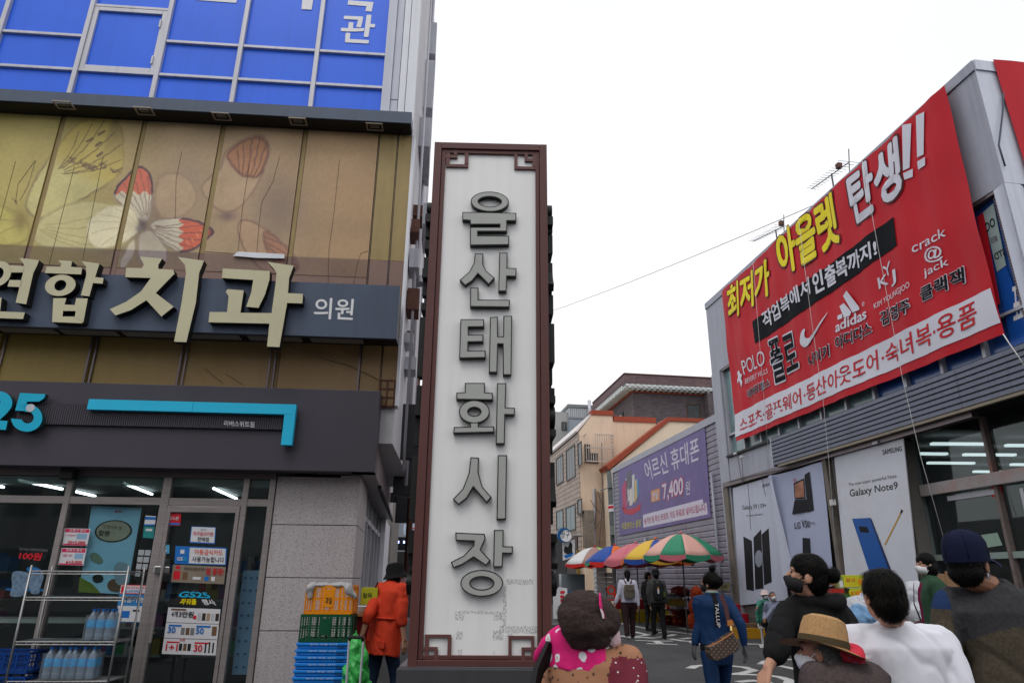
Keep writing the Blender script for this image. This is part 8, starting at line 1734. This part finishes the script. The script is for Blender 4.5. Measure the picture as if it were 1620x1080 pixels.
for k, (px, py, s_, mt) in enumerate([(1066, 944, .22, M('bag_clear', (.4, .4, .42), .3, var=.3)), (1072, 958, .2, M('bag_clear', (.4, .4, .42), .3, var=.3)), (1076, 935, .25, plastic('maroon', 110, 28, 30))]):
    P = at_Y(px, py, 24.6); B_ = Blob(); B_.ell((0, 0, 0), (s_*1.3, s_, s_*.7)); me = B_.build(.025, 1, fold=.06, fscale=(9, 9, 9), seed=k); me.materials.append(mt); o = bpy.data.objects.new('produce_bag', me); sc.collection.objects.link(o); o.location = P; o['label'] = ['clear bag of produce on the upper stall shelf by the siding', 'clear bag of produce on the lower stall shelf by the siding', 'dark red cloth bundle on top of the stall shelf'][k]; o['category'] = 'bag'
P = at_Y(1072, 960, 24.6); F = Fr(P.x, P.y, a9-.0); T = Thing('stall_shelf', 'dark two level stall shelf holding produce bags by the siding wall', 'shelf', F, 0, 0, 0)
for y in (947, 963, 939.5): z = F.z(1072, y); T.box('shelf_board', M('shelf_dark', (.05, .03, .025), .8), -.55, .55, -.3, .3, z-.03, z)
for u in (-.5, .5): T.box('leg', alu_d, u-.02, u+.02, -.28, -.24, 0, F.z(1072, 939.5))
T.box('yellow_tray', M('tray_ochre', C(130, 110, 30), .6), -.52, .2, .31, .33, F.z(1072, 957), F.z(1072, 947))
# white foam boxes and red sign behind
foam = M('foam_white', C(206, 208, 208, 1.15), .7, var=.05); P = at_Y(957, 915, 30.5); F = Fr(P.x, P.y, a9)
for i in range(2):
    for j in range(7):
        a, b = F.u(944+16*i, 915), F.u(959+16*i-(j % 3), 915); z0, z1 = F.z(957, 950-7.6*j), F.z(957, 943.2-7.6*j)
        if i == 1 and j > 5: continue
        single('foam_box', 'white foam box number %s row from the bottom, %s column of the tall pile' % (['first', 'second', 'third', 'fourth', 'fifth', 'sixth', 'seventh'][j], ['left', 'right'][i]), 'box', F, Geo().box(a, b, -.5, 0, z0, z1-.03).box(a-.02, b+.02, -.52, .02, z1-.028, z1), foam, u=a, o=0, z=z0, group='white foam boxes piled at the end of the stalls')
for k, (x0, x1, y0, y1) in enumerate([(896, 908, 955, 946), (908, 920, 955, 941), (896, 908, 946, 938), (921, 934, 956, 944)]): F2 = Fr(*at_Y(915, 915, 27.5)[:2], a9); a, b = F2.u(x0+.3), F2.u(x1-.3); z0, z1 = F2.z(915, y0), F2.z(915, y1+.3); single('foam_box', ['lower left white foam box beside the picture sign stall', 'tall white foam box at the middle of the low pile', 'upper left white foam box of the low pile', 'white foam box at the right of the low pile'][k], 'box', F2, Geo().box(a, b, -.5, 0, z0, z1), foam, u=a, o=0, z=z0, group='low pile of white foam boxes')
F2 = Fr(*at_Y(885, 915, 28)[:2], a9); T = Thing('price_board', 'white board with red squares standing left of the foam boxes', 'sign', F2, F2.u(888), 0, 0); T.add('board', Geo().prism([(F2.u(875), .05), (F2.u(897), .05), (F2.u(897), F2.z(890, 930)), (F2.u(884), F2.z(890, 928)), (F2.u(875), F2.z(890, 945))], -.05, 0), pw)
for y in (934, 941, 947): T.box('red_square', red, F2.u(886), F2.u(893), .001, .01, F2.z(890, y+4.5), F2.z(890, y))
F2 = Fr(*at_Y(968, 915, 28.5)[:2], a9); T = Thing('round_red_sign', 'round orange red sign on a curved stand in front of the foam boxes', 'sign', F2, F2.u(968), 0, 0); c0 = F2.hit(967, 933); r_ = F2.u(973)-c0[0]
T.add('disc', Geo().ring(c0, (r_, r_*1.05), (r_*.62, r_*.66), -.03, .0, 0, 0), M('sign_orange_red', C(200, 60, 36, 1.1), .5)); T.add('face', Geo().prism([(c0[0]+r_*.61*math.cos(i*PI/10), c0[1]+r_*.61*math.sin(i*PI/10)) for i in range(20)], -.03, -.01), pgy); T.add('stand', Geo().tube([(c0[0]+r_*.7, 0, c0[1]-r_*.6), (c0[0]+r_*1.2, 0, c0[1]-r_*2.2), (c0[0]+r_*.8, 0, 0)], .07, 8), M('sign_orange_red', C(200, 60, 36, 1.1), .5))
for k, (px, lab) in enumerate([(905, 'glass fronted fridge left of the foam boxes in the far shop'), (935, 'dark stall counter below the leftmost parasol')]): F2 = Fr(*at_Y(px, 915, 33)[:2], a9); T = Thing('shop_counter', lab, 'counter', F2, 0, 0, 0); T.box('case', [M('fridge_glass', C(120, 130, 136), .2), dark][k], -.5, .6, -.5, 0, 0, [1.7, 1.0][k]); T.box('stripe', [pb, ye_][k], -.4, .5, .001, .02, .8, .95)
# ------------------------------------------------------------------ elders' stall
P = gnd(1182, 1010); EF = Fr(P.x, P.y, a9); ez_ = lambda y: EF.z(1182, y)
must = M('box_mustard', C(176, 128, 24, 1.15), .6, var=.08); T = Thing('mustard_box', 'long mustard yellow carton on the ground in front of the seated elders', 'box', EF, EF.u(1182), 0, 0); T.box('carton', must, EF.u(1160), EF.u(1204), -.4, 0, 0, ez_(993), bevel=.01)
b2 = M('basin_grey', (.3, .3, .31), .5); basin('grey metal basin of mixed produce on the mustard box, right one', EF, EF.u(1187), -.2, ez_(993)+.002, .20, .09, 4, b2, 'grey basins on the mustard box', 22, .03); basin('grey metal basin of produce on the mustard box, left one', EF, EF.u(1168), -.25, ez_(993)+.002, .16, .08, 3, b2, 'grey basins on the mustard box', 18, .03)
rcr = plastic('crimson', 140, 20, 34)
for k, (x0, x1, o_, z0, z1, lab) in enumerate([(1163, 1197, -1.0, 0, ez_(973), 'lower large crimson tub behind the mustard box'), (1160, 1190, -1.3, ez_(972), ez_(957), 'upper crimson tub stacked behind the mustard box')]): single('tub', lab, 'tub', EF, Geo().box(EF.u(x0, 915, o_), EF.u(x1, 915, o_), o_-.5, o_, z0, z1), rcr, u=EF.u(x0, 915, o_), o=o_, z=z0, group='crimson tubs of the elders stall', bevel=.03)
single('tray', 'pale blue tray of goods lying on the upper crimson tub', 'tray', EF, Geo().box(EF.u(1163, 915, -1.4), EF.u(1184, 915, -1.4), -1.7, -1.35, ez_(957)+.005, ez_(954)), M('tray_paleblue', C(110, 150, 190), .5), u=EF.u(1163, 915, -1.4), o=-1.4, z=ez_(957), bevel=.01)
single('purple_bag', 'small purple bag on the tub beside the folded parasol', 'bag', EF, Geo().ball((EF.u(1180, 915, -1.6), -1.6, ez_(952)), .13, sx=1.3), M('bag_purple', C(90, 20, 100), .6), u=EF.u(1180, 915, -1.6), o=-1.6, z=ez_(957), smooth=True)
single('bin', 'yellow box full of plastic bags beside the woman in the pink hat', 'bin', EF, Geo().box(EF.u(1192, 915, -.5), EF.u(1202.5, 915, -.5), -.8, -.5, ez_(957), ez_(942)), M('bin_yellow', C(180, 176, 40, 1.1), .6), u=EF.u(1192, 915, -.5), o=-.5, z=ez_(957))
single('crate', 'tall orange crate under the yellow box by the elders', 'crate', EF, Geo().box(EF.u(1197, 915, -.6), EF.u(1203, 915, -.6), -.9, -.6, 0, ez_(957.5)), plastic('deeporange', 230, 120, 10), u=EF.u(1197, 915, -.6), o=-.6, z=0)
for k, (px, Y_) in enumerate([(1209, 18.2), (1226, 17.7)]): F2 = Fr(*at_Y(px, 915, Y_)[:2], a9); T = Thing('stool', ['low white stool under the woman in the pink hat', 'low white plastic covered stool under the man in grey blue'][k], 'stool', F2, 0, 0, 0); T.box('seat', pw, -.17, .2, -.2, .15, .36, .40); [T.box('leg', pw, a, a+.04, b, b+.04, 0, .36) for a in (-.15, .13) for b in (-.18, .1)]
# mango boxes, sacks and cartons by the posters
MF = Fr(*at_Y(1350, 915, 11.5)[:2], R_(-8)); mz = lambda y: MF.z(1350, y)
lime = M('carton_mango', C(186, 196, 40, 1.1), .55, var=.1)
def mango(label, x0, x1, y1, y0, o_=0, **k):
    T = Thing('fruit_box', label, 'box', MF, MF.u(x0, 915, o_), o_, mz(y0), group='lime fruit boxes by the blue phone poster'); T.box('carton', lime, MF.u(x0, 915, o_), MF.u(x1, 915, o_), o_-.35, o_, mz(y0), mz(y1), bevel=.006)
    a = x0+(x1-x0)*.5; T.add('printed_panel', Geo().flat(hp(MF, [(x0+1, y1+3), (a+6, y1+3), (a+6, y0-1), (x0+1, y0-1)], o_), o_+.003), M('panel_yellow', C(210, 200, 40, 1.1), .5)); tpx(T, '망고', [(x0+4, y1+5), (a, y1+5), (a, y1+11), (x0+4, y1+11)], red, o_, .006, .02, fr=MF)
    for dx in (-3, 3):
        c0 = MF.hit(x1-7+dx, (y1+y0)/2+1, o_); T.add('printed_fruit', Geo().flat([(c0[0]+.045*math.cos(i*PI/7), c0[1]+.05*math.sin(i*PI/7)) for i in range(14)], o_+.006), M('print_mango', C(230, 150, 20, 1.1), .5))
mango('upper lime coloured mango box with orange fruit pictures by the blue phone poster', 1334, 1372, 909, 929); mango('lower lime coloured box supporting the mango box', 1342, 1369, 930, 946)
T = Thing('paper_label_box', 'pale labelled box end left of the mango boxes', 'box', MF, MF.u(1330), .0, mz(930)); T.box('carton', M('carton_palelime', C(160, 176, 110), .6), MF.u(1326), MF.u(1333.5), -.3, .0, mz(930), mz(912)); T.box('paper', pw, MF.u(1327), MF.u(1332.5), .001, .004, mz(928), mz(918))
card = M('cardboard', C(170, 132, 100), .8, var=.1)
single('cardboard_box', 'open brown cardboard box left of the mango boxes', 'box', MF, Geo().box(MF.u(1312), MF.u(1328), -.5, -.2, mz(926), mz(913)), card, u=MF.u(1312), o=-.2, z=mz(926)); 
T = Thing('produce_stand', 'low stand of mixed boxes below the mango boxes', 'stand', MF, MF.u(1340), -.3, 0); T.box('stand_top', M('stand_wood', C(120, 80, 50), .8), MF.u(1300), MF.u(1400), -.8, .05, mz(950), mz(946.5)); [T.box('leg', alu_d, MF.u(x), MF.u(x)+.05, -.5, -.45, 0, mz(950)) for x in (1302, 1396)]
T.box('tray', gd[0], MF.u(1313), MF.u(1332), -.4, .02, mz(938), mz(931)); T.box('tray', gd[3], MF.u(1322), MF.u(1340), -.3, .04, mz(946), mz(939))
sackm = printed('sack_striped', C(190, 192, 200, 1.1), C(190, 110, 130), 5, thr=(.25, .3))
for k, (px, py, Y_, r_) in enumerate([(1366, 968, 9.5, (.30, .24, .2)), (1352, 985, 9.3, (.26, .22, .18)), (1440, 948, 9.3, (.2, .2, .2)), (1443, 972, 9.2, (.2, .2, .16))]):
    P = at_Y(px, py, Y_); B_ = Blob(); B_.ell((0, 0, 0), r_).ell((.08, 0, r_[2]*.5), (r_[0]*.6, r_[1]*.7, r_[2]*.7)); me = B_.build(.016, 1, fold=.06, fscale=(7, 7, 7), seed=k+3); me.materials.append(sackm if k != 1 else M('sack_blue', C(110, 150, 190), .5, var=.4, scale=9)); o = bpy.data.objects.new('sack', me); sc.collection.objects.link(o); o.location = P; o['label'] = ['white and pink striped sack behind the young man in white, upper', 'bluish plastic sack left of the young man in white', 'white sack right of the young man in white by the green jacket', 'lower white sack with a red stripe by the green jacket'][k]; o['category'] = 'sack'; o['group'] = 'sacks heaped beside the young man in white'
P = at_Y(1400, 990, 9.6); F2 = Fr(P.x, P.y, a9); T = Thing('sack_table', 'low table under the sacks behind the young man in white', 'table', F2, 0, 0, 0); T.box('top', card, -.9, .8, -.5, .5, P.z-.05, P.z); [T.box('leg', alu_d, a, a+.05, b, b+.05, 0, P.z-.05) for a in (-.85, .7) for b in (-.4, .4)]
for k, (x0, x1, y1, y0) in enumerate([(1481, 1497, 907, 930), (1498, 1512, 903, 928)]): F2 = RB; o_ = -.25; single('cardboard_sheet', ['folded brown cardboard leaning left under the right shop window', 'second brown cardboard leaning right under the right shop window'][k], 'cardboard', RB, Geo().box(RB.u(x0, 915, .1), RB.u(x1, 915, .1), .05, .12, RB.z(x0, y0, .1), RB.z(x0, y1, .1)), card, u=RB.u(x0, 915, .1), o=.1, z=RB.z(x0, y0, .1))
T = poster('small hand written cardboard sign by the siding wall behind the navy woman', [(1139, 922), (1155, 922), (1154, 933), (1138, 933)], M('card_yellow', C(170, 160, 110), .7), [('양파', .2, .2, .8, .8, pk, .0)], [], o=.5, fr=PB, name='price_card', cat='sign')
# dark garlands of shoes or nuts beside the pylon foot
T = Thing('dark_goods', 'heap of shiny dark goods on the road beside the pylon foot', 'goods', W0, gnd(885, 1010).x, -gnd(885, 1010).y, 0); g = Geo()
for k in range(90): x = rg.uniform(870, 905); P = gnd(x, 1012); g.ball((P.x, -(P.y+rg.uniform(-.5, .3)), .06+rg.uniform(0, .3)*(1-abs(x-880)/40)), .07, n=6, sx=1.4)
T.add('heap', g, M('goods_shiny', (.01, .01, .012), .2), smooth=True, kind='stuff')
print('OBJECTS', len(bpy.data.objects), 'TRIS', sum(len(o.data.polygons) for o in bpy.data.objects if o.type == 'MESH'))
